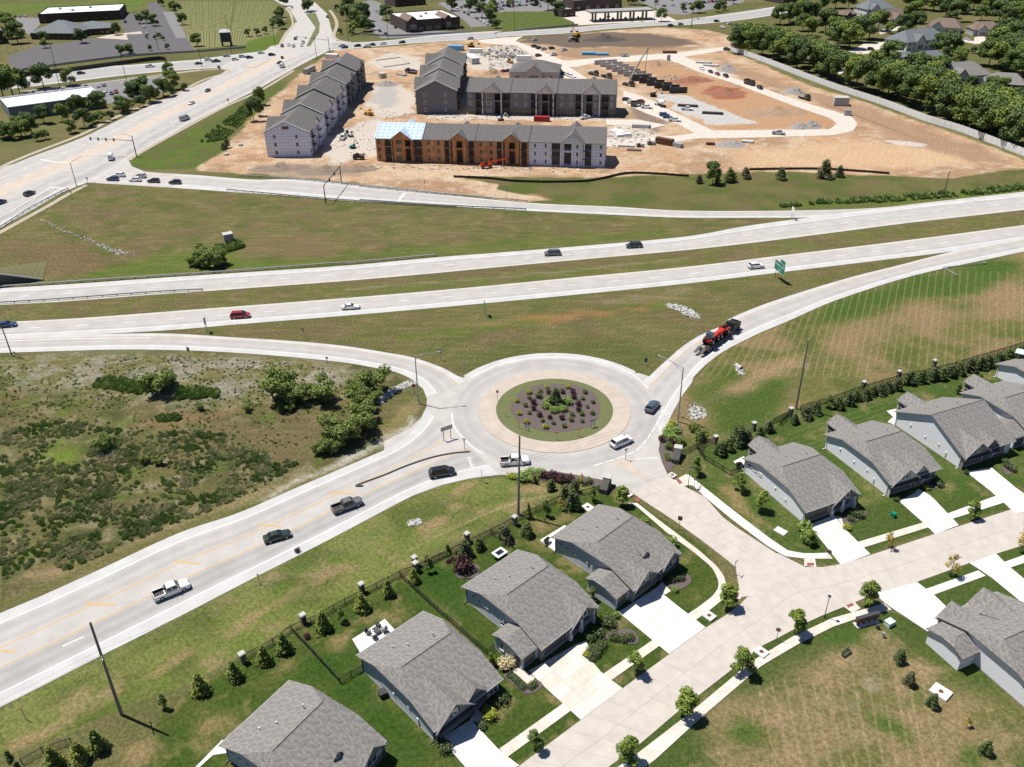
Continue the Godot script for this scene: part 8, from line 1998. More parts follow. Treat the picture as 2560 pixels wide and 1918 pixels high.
func _ramp_gantry(a: Vector2,b: Vector2,h: float):
	var t := thing("signal_gantry","dark slender gantry crossing over the entry ramp","gantry",v3(a))
	var d := v3(b - a)
	for q in [Vector3.ZERO,d]:
		var st := sb()
		tube(st,q,q + V(0,h,0),0.22,0.16,8)
		put(fin(st),"post",M.dark_steel,t)
	var bm := sb()
	tube(bm,V(0,h - 0.2,0),d + V(0,h - 0.2,0),0.16,0.16,8)
	put(fin(bm),"beam",M.dark_steel,t)
	for k in [0.35,0.65]:
		put(box(V(0.45,1.2,0.4),false),"signal_head",M.black_plastic,t,Transform3D(Basis.IDENTITY,d * k + V(0,h - 0.5,0)))

func _slab_outline(p: PackedVector2Array):
	for i in 4:
		var a := p[i]
		var b := p[(i + 1) % 4]
		block_wall(a,b,0.5,"white_stone","low white footing of the bare plot behind the blocks, side %s" % ["facing the yard","facing the viewer","facing the grey block","facing away"][i],[],"footing")

func _pump_truck(x: float,z: float,yaw: float):
	truck(x,z,yaw,"black","black","black concrete pump lorry below the formwork","flat","pump_truck")
	var t := thing("pump_boom","long folding concrete boom rising over the foundation walls","crane",V(x,1.4,z))
	var st := sb()
	var pts := [V(0,0,0),V(4.8,8.2,-3.6),V(7.4,12.4,-5.6),V(11.0,17.2,-8.0)]
	for i in 3:
		tube(st,pts[i],pts[i + 1],0.4 - i * 0.07,0.33 - i * 0.07,6)
	put(fin(st),"boom",M.white_stone,t)
	var h := sb()
	cable(h,pts[3],V(9.6,0.0,-7.4),0.0,0.14)
	for i in 3:
		tube(h,pts[i] + V(0.6,0,0.3),pts[i + 1] + V(0.6,0,0.3),0.14,0.14,5)
	put(fin(h),"hose",M.dark_steel,t)

func _canopy(a: Vector2,b: Vector2,d: float,h: float):
	var t := thing("fuel_canopy","long flat fuel station canopy on stone columns","canopy",v3(a))
	var v := b - a
	var bs := facing(v)
	var back := Q(v.y,-v.x).normalized() * d
	put(box(V(d,1.2,v.length())),"roof",M.grey_roof,t,Transform3D(bs,v3(v * 0.5 + back * 0.5,h)))
	for i in 5:
		for k in 2:
			put(box(V(1.3,h,1.3)),"column",M.stone,t,Transform3D(bs,v3(v * ((i + 0.5) / 5.0) + back * (0.2 + 0.6 * k))))
	for i in 4:
		put(box(V(1.0,2.0,1.6)),"fuel_pump",M.dark_trim,t,Transform3D(bs,v3(v * ((i + 1.0) / 5.0) + back * 0.5)))

func _bell_shelter(x: float,z: float):
	var t := thing("sign_monument","tall dark monument with a small white roof on the mown field","monument",V(x,0,z),0.2)
	for s in [-1,1]:
		put(box(V(1.2,9.0,2.4)),"pier",M.form_board,t,Transform3D(Basis.IDENTITY,V(s * 3.0,0,0)))
	put(box(V(6.0,6.0,1.6)),"panel",M.dark_trim,t,Transform3D(Basis.IDENTITY,V(0,2.5,0)))
	var st := sb()
	roof_face(st,[V(-4.2,9.0,1.8),V(4.2,9.0,1.8),V(3.0,11.0,0)  ,V(-3.0,11.0,0)])
	roof_face(st,[V(4.2,9.0,-1.8),V(-4.2,9.0,-1.8),V(-3.0,11.0,0),V(3.0,11.0,0)])
	put(fin(st),"roof",M.white_roof,t)

func _debris(pts: PackedVector2Array,count: int):
	var b := Rect2(pts[0],Vector2.ZERO)
	for q in pts:
		b = b.expand(q)
	var where := []
	while where.size() < count:
		var q := b.position + Q(rng.randf() * b.size.x,rng.randf() * b.size.y)
		if Geometry2D.is_point_in_polygon(q,pts):
			where.append(q)
	var mm := MultiMesh.new()
	mm.transform_format = MultiMesh.TRANSFORM_3D
	mm.use_colors = true
	mm.mesh = box(Vector3.ONE)
	mm.instance_count = count
	for i in count:
		var s := V(rng.randf_range(0.1,0.5),rng.randf_range(0.05,0.3),rng.randf_range(0.2,1.6))
		mm.set_instance_transform(i,Transform3D(Basis(UP,rng.randf() * TAU) * Basis.from_scale(s),v3(where[i],0.04)))
		mm.set_instance_color(i,[Color(0.7,0.7,0.68),Color(0.35,0.25,0.15),Color(0.2,0.19,0.18),Color(0.45,0.42,0.38)][rng.randi() % 4])
	var o := MultiMeshInstance3D.new()
	o.multimesh = mm
	o.material_override = M.rock
	o.name = nm("building_debris")
	add_child(o)
	tag(o,"","","","stuff")

func _lot(a: Vector2,b: Vector2,n: int,place: String):
	var d := (b - a).orthogonal()
	for i in n:
		if rng.randf() < 0.8:
			var c: String = ["white","silver","dark","black","grey","red","blue"][rng.randi() % 7]
			var p := a.lerp(b,(i + 0.5) / n)
			car(["suv","sedan","pickup"][rng.randi() % 3],c,p.x,p.y,atan2(d.x,d.y),"%s car, bay %s of the %s" % [c,nth(i),place],"cars in the top car parks",false)

# ------------------------------------------------ building-site things
func mound(x: float,z: float,w: float,d: float,h: float,yaw: float,m: String,label: String,sd := 1,peaks := 1):
	var st := sb()
	st.set_smooth_group(0)
	var n := noise(sd,0.3,4)
	var nx := 24
	var grid := []
	for i in nx + 1:
		var row := []
		for j in nx + 1:
			var u := float(i) / nx * 2.0 - 1.0
			var v := float(j) / nx * 2.0 - 1.0
			var f := maxf(0.0,1.0 - Q(u,v).length())
			if peaks > 1:
				f *= 0.75 + 0.25 * cos(u * PI * peaks)
			var k := n.get_noise_2d(u * w,v * d)
			row.append(V(u * w * 0.5,minf(1.0,f * 1.25) * h * (1.0 + 0.8 * k) + k * 0.4 * minf(1.0,f * 4.0) - 0.03,v * d * 0.5))
		grid.append(row)
	for i in nx:
		for j in nx:
			quad(st,grid[i][j],grid[i][j + 1],grid[i + 1][j + 1],grid[i + 1][j])
	var o := put(fin(st),"soil_heap" if m != "gravel" else "gravel_heap",M[m])
	o.position = V(x,0,z)
	o.rotation.y = yaw
	tag(o,label,"heap","heaps of soil and stone on the site")

func container(x: float,z: float,yaw: float,s: Vector3,m: String,label: String,called := "container",cat := "container"):
	var t := thing(called,label,cat,V(x,0.05,z),yaw)
	put(box(s),"box",M[m],t)
	var st := sb()
	for k in int(s.z / 0.6):
		for q in [-1,1]:
			bx(st,V(q * (s.x * 0.5 + 0.03),s.y * 0.5,-s.z * 0.5 + 0.3 + k * 0.6),V(0.06,s.y - 0.3,0.25))
	put(fin(st),"rib",M[m],t).set_meta("kind","stuff")
	var d := sb()
	for q in [-1,1]:
		bx(d,V(q * s.x * 0.24,s.y * 0.5,s.z * 0.5 + 0.03),V(s.x * 0.45,s.y - 0.3,0.05))
	put(fin(d),"door",M.galvanised,t)

func wheels(t: Node3D,r: float,w: float,zs: Array,wide := 0.4):
	var st := sb()
	tube(st,V(-wide * 0.5,0,0),V(wide * 0.5,0,0),r,r,14)
	var m := fin(st)
	var h := sb()
	tube(h,V(-wide * 0.52,0,0),V(wide * 0.52,0,0),r * 0.45,r * 0.45,10)
	var hm := fin(h)
	for z in zs:
		for s in [-1,1]:
			var o := put(m,"wheel",M.rubber,t,Transform3D(Basis.IDENTITY,V(s * w,r,z)))
			put(hm,"hub",M.galvanised,o)

func truck(x: float,z: float,yaw: float,cab: String,bed: String,label: String,kind := "dump",called := "truck"):
	var t := thing(called,label,"truck",V(x,0.05,z),yaw)
	var c := sb()
	bx(c,V(0,1.9,2.6),V(2.3,1.9,1.7))
	bx(c,V(0,1.45,3.9),V(1.9,1.1,1.3))
	put(fin(c),"cab",paint_of(cab),t)
	var g := sb()
	bx(g,V(0,2.35,3.44),V(2.0,0.7,0.06))
	for s in [-1,1]:
		bx(g,V(s * 1.16,2.3,2.7),V(0.05,0.6,1.0))
	put(fin(g),"windows",M.car_glass,t)
	put(box(V(0.9,0.3,8.2)),"chassis",M.black_plastic,t,Transform3D(Basis.IDENTITY,V(0,0.75,0.4)))
	var b := sb()
	if kind == "mixer":
		tube(b,V(0,1.9,1.4),V(0,2.3,-0.8),0.8,1.25,12)
		tube(b,V(0,2.3,-0.8),V(0,3.0,-3.3),1.25,0.5,12)
	elif kind == "flat":
		bx(b,V(0,1.2,-0.9),V(2.4,0.2,5.4))
	else:
		bx(b,V(0,1.2,-0.9),V(2.3,0.15,5.2))
		for s in [-1,1]:
			bx(b,V(s * 1.15,1.9,-0.9),V(0.1,1.4,5.2))
		for s in [-3.5,1.7]:
			bx(b,V(0,1.9,s),V(2.2,1.4,0.1))
	put(fin(b),"drum" if kind == "mixer" else "bed",paint_of(bed),t)
	wheels(t,0.5,1.0,[3.3,-1.6,-2.8])

func excavator(x: float,z: float,yaw: float,m: String,label: String,s := 1.0):
	var t := thing("excavator",label,"excavator",V(x,0.05,z),yaw)
	t.scale = Vector3.ONE * s
	for q in [-1,1]:
		var tr := sb()
		bx(tr,V(q * 1.2,0.5,0),V(0.6,0.9,3.2))
		for e in [-1,1]:
			tube(tr,V(q * 1.2 - 0.3,0.5,e * 1.6),V(q * 1.2 + 0.3,0.5,e * 1.6),0.45,0.45,10)
		put(fin(tr),"track",M.rubber,t)
	var b := sb()
	bx(b,V(0,1.7,-0.6),V(2.6,1.2,3.0))
	put(fin(b),"body",M[m],t)
	var c := sb()
	bx(c,V(-0.8,2.4,0.7),V(1.0,1.5,1.5))
	put(fin(c),"cab",M.dark_glass,t)
	var a := sb()
	tube(a,V(0.3,1.8,0.8),V(0.3,5.2,3.2),0.3,0.25,6)
	tube(a,V(0.3,5.2,3.2),V(0.3,2.6,5.6),0.25,0.18,6)
	put(fin(a),"boom",M[m],t)
	var k := sb()
	bx(k,V(0.3,2.2,5.6),V(1.1,0.8,0.9),Basis(RT,0.5))
	put(fin(k),"bucket",M.dark_steel,t)

func telehandler(x: float,z: float,yaw: float,m: String,label: String,reach := 5.0,rise := 1.2):
	var t := thing("telehandler",label,"lift truck",V(x,0.05,z),yaw)
	var b := sb()
	bx(b,V(0,1.1,0),V(1.6,0.9,4.6))
	bx(b,V(0.55,1.7,-1.2),V(0.8,0.7,1.8))
	put(fin(b),"body",M[m],t)
	put(box(V(0.8,1.3,1.3)),"cab",M.dark_glass,t,Transform3D(Basis.IDENTITY,V(-0.6,1.4,-0.2)))
	var a := sb()
	tube(a,V(0.1,1.9,-2.2),V(0.1,1.9 + rise,2.0 + reach),0.28,0.2,6)
	put(fin(a),"boom",M[m],t)
	var f := sb()
	for s in [-1,1]:
		bx(f,V(0.1 + s * 0.4,1.7 + rise,2.6 + reach),V(0.12,0.08,1.2))
	bx(f,V(0.1,2.0 + rise,2.0 + reach),V(1.2,0.7,0.1))
	put(fin(f),"fork",M.dark_steel,t)
	wheels(t,0.6,0.95,[1.6,-1.6])

func stack(x: float,z: float,yaw: float,s: Vector3,n: int,m: String,label: String,called := "timber_stack"):
	var t := thing(called,label,"stack",V(x,0.05,z),yaw)
	for k in n:
		var y := s.y * k / n
		put(box(V(s.x * (1.0 - 0.04 * k),s.y / n * 0.86,s.z)),"board",M[m],t,Transform3D(Basis(UP,rng.randf_range(-0.03,0.03)),V(rng.randf_range(-0.1,0.1),y + 0.08,0)))

func block_wall(a: Vector2,b: Vector2,h: float,m: String,label: String,legs := [],called := "foundation_wall"):
	var t := thing(called,label,"wall",v3(a),0.0,"concrete foundation walls under construction")
	var d := b - a
	var n := maxi(1,int(d.length() / 2.4))
	for k in n:
		put(box(V(0.35,h,d.length() / n - 0.03)),"panel",M[m],t,Transform3D(facing(d),v3(d * ((k + 0.5) / n))))
	for q in legs:
		put(box(V(0.35,h - 0.04,q[1])),"cross_wall",M[m],t,Transform3D(facing(d.orthogonal()),v3(d * q[0] + d.orthogonal().normalized() * q[1] * 0.5)))

func panel_fence(pts: PackedVector2Array,h: float,step: float,m: String,label: String,cat := "fence"):
	var t := thing("panel_fence",label,cat,v3(pts[0]),0.0)
	var l := smooth(pts,int(along(pts) / step))
	for i in l.size() - 1:
		var a := l[i] - pts[0]
		var b := l[i + 1] - pts[0]
		put(box(V(0.09,h,a.distance_to(b) - 0.24)),"panel",M[m],t,Transform3D(facing(b - a),v3((a + b) * 0.5,0.05 if h > 1 else 0.0)))
		put(box(V(0.22,h + 0.15,0.22)),"post",M[m],t,Transform3D(facing(b - a),v3(a)))

func manhole_tub(x: float,z: float,label: String):
	var st := sb()
	tube(st,Vector3.ZERO,V(0,0.7,0),1.1,1.1,14)
	tube(st,V(0,0.7,0),V(0,0.9,0),0.9,0.5,14)
	var o := put(fin(st),"drain_riser",M.white_stone)
	o.position = V(x,0,z)
	tag(o,label,"manhole")

# the low-loader with its red machines
func low_loader(x: float,z: float,yaw: float):
	var t := thing("semi_truck","black lorry hauling red machines on a low trailer down the curved slip road","truck",V(x,0.06,z),yaw)
	var c := sb()
	bx(c,V(0,1.8,7.2),V(2.4,1.8,2.2))
	bx(c,V(0,1.5,9.3),V(2.0,1.3,1.8))
	bx(c,V(0,2.8,6.9),V(2.2,0.3,1.4),Basis(RT,0.2))
	put(fin(c),"cab",M.black_plastic,t)
	put(box(V(2.0,0.8,0.06)),"windows",M.car_glass,t,Transform3D(Basis.IDENTITY,V(0,2.2,8.52)))
	var d := sb()
	bx(d,V(0,0.95,-1.5),V(2.55,0.3,13.0))
	bx(d,V(0,1.25,5.2),V(1.2,0.3,2.6))
	put(fin(d),"trailer",M.black_plastic,t)
	for s in [-1,1]:
		put(box(V(0.8,0.12,2.2)),"ramp",M.dark_steel,t,Transform3D(Basis(RT,-0.35),V(s * 0.75,1.1,-8.6)))
	put(box(V(1.0,0.6,0.8)),"tool_box",paint_of("tan"),t,Transform3D(Basis.IDENTITY,V(0,1.1,-7.2)))
	wheels(t,0.5,1.05,[9.2,6.2,5.0,-5.2,-6.4,-4.0])
	for i in 2:
		var m := thing("tractor",["red tractor with a dark cab at the rear of the low trailer","red tractor at the front of the low trailer behind the lorry cab"][i],"tractor",V(x,1.16,z) + Basis(UP,yaw) * V(0,0,[-3.4,2.2][i]),yaw + [0.0,PI][i])
		m.scale = Vector3.ONE * 1.2
		var b := sb()
		bx(b,V(0,1.15,1.1),V(0.85,0.8,2.3))
		bx(b,V(0,0.9,-0.6),V(1.0,0.6,1.6))
		for s in [-1,1]:
			bx(b,V(s * 0.8,1.35,-0.9),V(0.5,0.12,1.5),Basis(Vector3.BACK,-s * 0.25))
		put(fin(b),"body",M.machine_red,m)
		if i == 0:
			put(box(V(1.3,1.2,1.3)),"cab",M.cab_blue,m,Transform3D(Basis.IDENTITY,V(0,1.4,-0.7)))
		else:
			put(box(V(0.6,0.8,0.6)),"seat",M.black_plastic,m,Transform3D(Basis.IDENTITY,V(0,1.2,-0.7)))
		var l := sb()
		for s in [-1,1]:
			tube(l,V(s * 0.55,1.5,0.4),V(s * 0.55,0.9,2.7),0.09,0.09,6)
		bx(l,V(0,0.7,2.9),V(1.7,0.6,0.4),Basis(RT,0.3))
		put(fin(l),"loader_arm",M.machine_red,m)
		wheels(m,0.75,0.85,[-0.9],0.5)
		wheels(m,0.5,0.75,[1.6],0.35)

# ------------------------------------------------ fences,rails,poles,signs
func facing(d: Vector2) -> Basis:
	return Basis.looking_at(v3(d.normalized()),UP,true)

func fence(pts: PackedVector2Array,label: String,h := 1.2,step := 2.4):
	var t := thing("fence",label,"fence",v3(pts[0]),0.0,"black metal fences")
	var o := pts[0]
	for i in pts.size() - 1:
		var a := pts[i] - o
		var b := pts[i + 1] - o
		var n := maxi(1,roundi(a.distance_to(b) / step))
		for k in n:
			var p := a.lerp(b,float(k) / n)
			var q := a.lerp(b,float(k + 1) / n)
			put(box(V(0.09,h + 0.08,0.09)),"post",M.black_metal,t,Transform3D(Basis.IDENTITY,v3(p)))
			var st := sb()
			var bs := facing(q - p)
			for y in [0.15,h - 0.15,h - 0.02]:
				bx(st,v3((p + q) * 0.5,y),V(0.05,0.05,p.distance_to(q)),bs)
			for j in int(p.distance_to(q) / 0.13):
				bx(st,v3(p.lerp(q,(j + 0.5) * 0.13 / p.distance_to(q)),h * 0.5),V(0.025,h - 0.15,0.025),bs)
			put(fin(st),"panel",M.black_metal,t)
	put(box(V(0.09,h + 0.08,0.09)),"post",M.black_metal,t,Transform3D(Basis.IDENTITY,v3(pts[-1] - o)))

func guardrail(pts: PackedVector2Array,label: String,step := 3.8):
	var t := thing("guardrail",label,"guardrail",v3(pts[0]),0.0,"steel guardrails")
	var l := smooth(pts,maxi(2,int(along(pts) / step)))
	var st := sb()
	var post := box(V(0.18,0.75,0.2))
	for i in l.size():
		var d := (l[mini(i + 1,l.size() - 1)] - l[maxi(i - 1,0)])
		put(post,"post",M.weathered_wood,t,Transform3D(facing(d),v3(l[i] - pts[0])))
		if i < l.size() - 1:
			var a := l[i] - pts[0]
			var b := l[i + 1] - pts[0]
			for y in [0.53,0.7]:
				bx(st,v3((a + b) * 0.5,y),V(0.3,0.15,a.distance_to(b) + 0.02),facing(b - a))
	put(fin(st),"rail",M.galvanised,t)

# street light: pole height h,arm towards dir (metres)
func light_pole(x: float,z: float,h: float,arm: Vector2,label: String,m := "galvanised",lean := Vector2.ZERO):
	var t := thing("street_light",label,"street light",V(x,0,z),0.0,"tall road lights")
	var st := sb()
	tube(st,Vector3.ZERO,V(lean.x,h,lean.y),0.17,0.11,10)
	put(fin(st),"pole",M[m],t)
	put(box(V(0.5,0.25,0.5)),"base",M.concrete,t)
	if arm.length() > 0.1:
		var a := sb()
		var tip := V(arm.x,h + 0.4,arm.y)
		tube(a,V(0,h - 0.1,0),tip,0.08,0.06,6)
		tube(a,V(0,h - 1.0,0),tip * 0.55 + V(0,(h + 0.1) * 0.45 - 0.0,0) * 1.0,0.05,0.05,6)
		put(fin(a),"arm",M[m],t)
		put(box(V(0.35,0.16,0.8),false),"lamp_head",M.galvanised,t,Transform3D(facing(arm),tip + v3(arm.normalized()) * 0.3))

func utility_pole(x: float,z: float,top: Vector3,arms: Array,along_dir: Vector2,label: String) -> Node3D:
	var t := thing("utility_pole",label,"utility pole",V(x,0,z),0.0,"wooden utility poles")
	var st := sb()
	tube(st,Vector3.ZERO,top,0.24,0.15,12)
	put(fin(st),"pole",M.pole_wood,t)
	var across := V(-along_dir.y,0,along_dir.x).normalized()
	for a in arms:
		var c: Vector3 = top * a
		var ar := sb()
		bx(ar,c,V(0.12,0.14,2.6),Basis.looking_at(across,UP))
		put(fin(ar),"crossarm",M.galvanised,t)
		var ins := sb()
		for k in [-1.2,-0.5,0.5,1.2]:
			tube(ins,c + across * k + V(0,0.07,0),c + across * k + V(0,0.32,0),0.07,0.05,8)
		put(fin(ins),"insulator",M.white_trim,t)
	return t

# a sign on one or two posts; board size,face direction,picture
func post_sign(x: float,z: float,dir: Vector2,w: float,h: float,low: float,m: String,label: String,texts: Array = [],posts := 1,shape := "square",group := "",backing := "galvanised") -> Node3D:
	var t := thing("road_sign",label,"sign",V(x,0,z),atan2(dir.x,dir.y),group)
	for i in posts:
		var px := 0.0 if posts == 1 else (i - 0.5) * w * 0.62
		put(box(V(0.09 if posts == 1 else 0.16,low + h * 0.9,0.09)),"post",M[backing],t,Transform3D(Basis.IDENTITY,V(px,0,-0.07)))
	var st := sb()
	var pts := []
	match shape:
		"square":
			pts = [Q(-w,-h),Q(w,-h),Q(w,h),Q(-w,h)]
		"diamond":
			pts = [Q(0,-h),Q(w,0),Q(0,h),Q(-w,0)]
		"yield":
			pts = [Q(0,-h),Q(w,h),Q(-w,h)]
		"octagon":
			for k in 8:
				pts.append(Q(cos(TAU * (k + 0.5) / 8) * w,sin(TAU * (k + 0.5) / 8) * h))
	var c := V(0,low + h * 0.5,0)
	for k in pts.size():
		pts[k] = V(pts[k].x * 0.5,pts[k].y * 0.5,0)
	var fr := pts.map(func(p): return c + p + V(0,0,0.015))
	var bk := pts.map(func(p): return c + p - V(0,0,0.015))
	face(st,fr,RT,UP)
	put(fin(st),"board",M[m],t)
	var sb2 := sb()
	face(sb2,bk,Vector3.LEFT,UP)
	for k in pts.size():
		quad(sb2,bk[k],bk[(k + 1) % pts.size()],fr[(k + 1) % pts.size()],fr[k])
	put(fin(sb2),"board_back",M[backing],t)
	if shape == "yield":
		var ys := sb()
		face(ys,pts.map(func(p): return c + p * 0.6 + V(0,0.03,0.022)),RT,UP)
		put(fin(ys),"inner_triangle",M.white_paint,t)
	for q in texts:
		var tm := TextMesh.new()
		tm.text = q[0]
		tm.font = M.font
		tm.font_size = 64
		tm.pixel_size = q[1] / 64.0
		tm.depth = 0.01
		put(tm,"lettering",M[q[3]],t,Transform3D(Basis.IDENTITY,V(0,low + h * q[2],0.024)))
	return t

# arrow chevrons drawn as raised print
func chevrons(t: Node3D,w: float,h: float,low: float,n: int,m: String):
	var st := sb()
	var s := w / n
	for i in n:
		var x := -w * 0.5 + s * i + s * 0.2
		var c := low + h * 0.5
		for k in [-1,1]:
			var p := [V(x,c + k * h * 0.42,0.022),V(x + s * 0.3,c + k * h * 0.42,0.022),V(x + s * 0.65,c,0.022),V(x + s * 0.35,c,0.022)]
			face(st,p,RT,UP)
	put(fin(st),"chevron",M[m],t)

func pillar(x: float,z: float,yaw: float,label: String):
	var key := "pillar"
	if not M.has(key):
		var st := sb()
		bx(st,V(0,0.95,0),V(0.72,1.9,0.72))
		var cap := sb()
		bx(cap,V(0,1.96,0),V(0.98,0.14,0.98))
		bx(cap,V(0,2.06,0),V(0.8,0.1,0.8))
		M[key] = [fin(st),fin(cap)]
	var t := thing("fence_pillar",label,"pillar",V(x,0,z),yaw,"stone fence pillars with white caps")
	put(M[key][0],"shaft",M.stone,t)
	put(M[key][1],"cap",M.white_stone,t)

func traffic_signal(x: float,z: float,arm: Vector2,heads: int,h: float,label: String):
	var t := thing("traffic_signal",label,"traffic signal",V(x,0,z),0.0,"traffic signals on mast arms")
	var st := sb()
	tube(st,Vector3.ZERO,V(0,h,0),0.22,0.16,10)
	put(fin(st),"pole",M.dark_steel,t)
	var a := sb()
	tube(a,V(0,h * 0.78,0),V(arm.x,h * 0.84,arm.y),0.14,0.08,8)
	put(fin(a),"mast_arm",M.dark_steel,t)
	for i in heads:
		var k := 0.45 + 0.55 * i / maxf(heads - 1,1)
		var c := V(arm.x * k,h * (0.78 + 0.06 * k) - 0.1,arm.y * k)
		var hd := put(box(V(0.5,1.3,0.4),false),"signal_head",M.black_plastic,t,Transform3D(facing(arm.orthogonal()),c))
		var ls := sb()
		for q in [-0.38,0.0,0.38]:
			tube(ls,V(0,q,0.2),V(0,q,0.27),0.14,0.14,10)
		put(fin(ls),"lens",M.dark_glass,hd)
	var l := sb()
	tube(l,V(0,h,0),v3(arm.normalized() * 4.5,h + 1.0),0.08,0.05,6)
	put(fin(l),"light_arm",M.galvanised,t)

func wires(a: Vector3,b: Vector3,n: int,sag: float,label: String):
	var d := (b - a)
	var across := V(-d.z,0,d.x).normalized()
	var t := thing("power_line",label,"cable",a,0.0,"power lines over the verge")
	for i in n:
		var st := sb()
		var s := across * ((i - (n - 1) * 0.5) * 0.9)
		cable(st,s,d + s,sag,0.018)
		put(fin(st),"wire",M.wire,t)

func slab_cover(x: float,z: float,yaw: float,s: float,label: String):
	var t := thing("drain_inlet",label,"manhole",V(x,0,z),yaw,"square concrete drain inlets")
	put(box(V(s,0.32,s * 1.15)),"slab",M.new_b,t)
	var st := sb()
	tube(st,V(0,0.3,0),V(0,0.34,0),0.34,0.34,18)
	put(fin(st),"cover",M.rust,t)

# ------------------------------------------------ trees and shrubs
# many small folded leaves spread through lobes [centre,radii]
func leaves(st: SurfaceTool,lobes: Array,n: int,size: float,ca: Color,cb: Color,r: RandomNumberGenerator):
	var total := 0.0
	for l in lobes:
		total += l[1].x * l[1].y
	for l in lobes:
		var tint := r.randf()
		for i in int(n * l[1].x * l[1].y / total):
			var d := V(r.randfn(),r.randfn(),r.randfn()).normalized()
			var p: Vector3 = l[0] + d * l[1] * pow(r.randf(),0.4)
			var nn := (d + V(r.randfn(),r.randfn() + 0.5,r.randfn()) * 0.55).normalized()
			var x := nn.cross(V(r.randfn(),r.randfn(),r.randfn())).normalized() * size * r.randf_range(0.6,1.25)
			var y := nn.cross(x.normalized()) * size * r.randf_range(0.5,0.9)
			st.set_color(ca.lerp(cb,clampf(tint * 0.5 + r.randf() * 0.6,0.0,1.0)) * Color(1.9,1.75,1.6))
			tri(st,p - x,p + y + nn * size * 0.2,p + x)
			tri(st,p - x * 0.8,p + x * 0.9,p - y)

func crown(lobes: Array,n: int,size: float,ca: Color,cb: Color,sd: int) -> ArrayMesh:
	var r := RandomNumberGenerator.new()
	r.seed = sd
	var st := sb()
	leaves(st,lobes,n,size,ca,cb,r)
	return fin(st)

func trunk(h: float,r0: float,limbs: Array) -> ArrayMesh:
	var st := sb()
	tube(st,Vector3.ZERO,V(0.05,h * 0.55,0.03),r0,r0 * 0.7,7,false)
	tube(st,V(0.05,h * 0.55,0.03),V(0,h,0),r0 * 0.7,r0 * 0.25,6,false)
	for i in limbs.size():
		var b := h * (0.35 + 0.5 * i / limbs.size())
		tube(st,V(0.04,b,0.02),limbs[i],r0 * 0.4,r0 * 0.12,5,false)
	return fin(st)

var kinds := {}

func make_kind(called: String,crown_mesh: ArrayMesh,trunk_mesh: ArrayMesh,bark: Material,category: String,group: String):
	if not kinds.has(called):
		kinds[called] = []
	kinds[called].append([crown_mesh,trunk_mesh,bark,category,group])

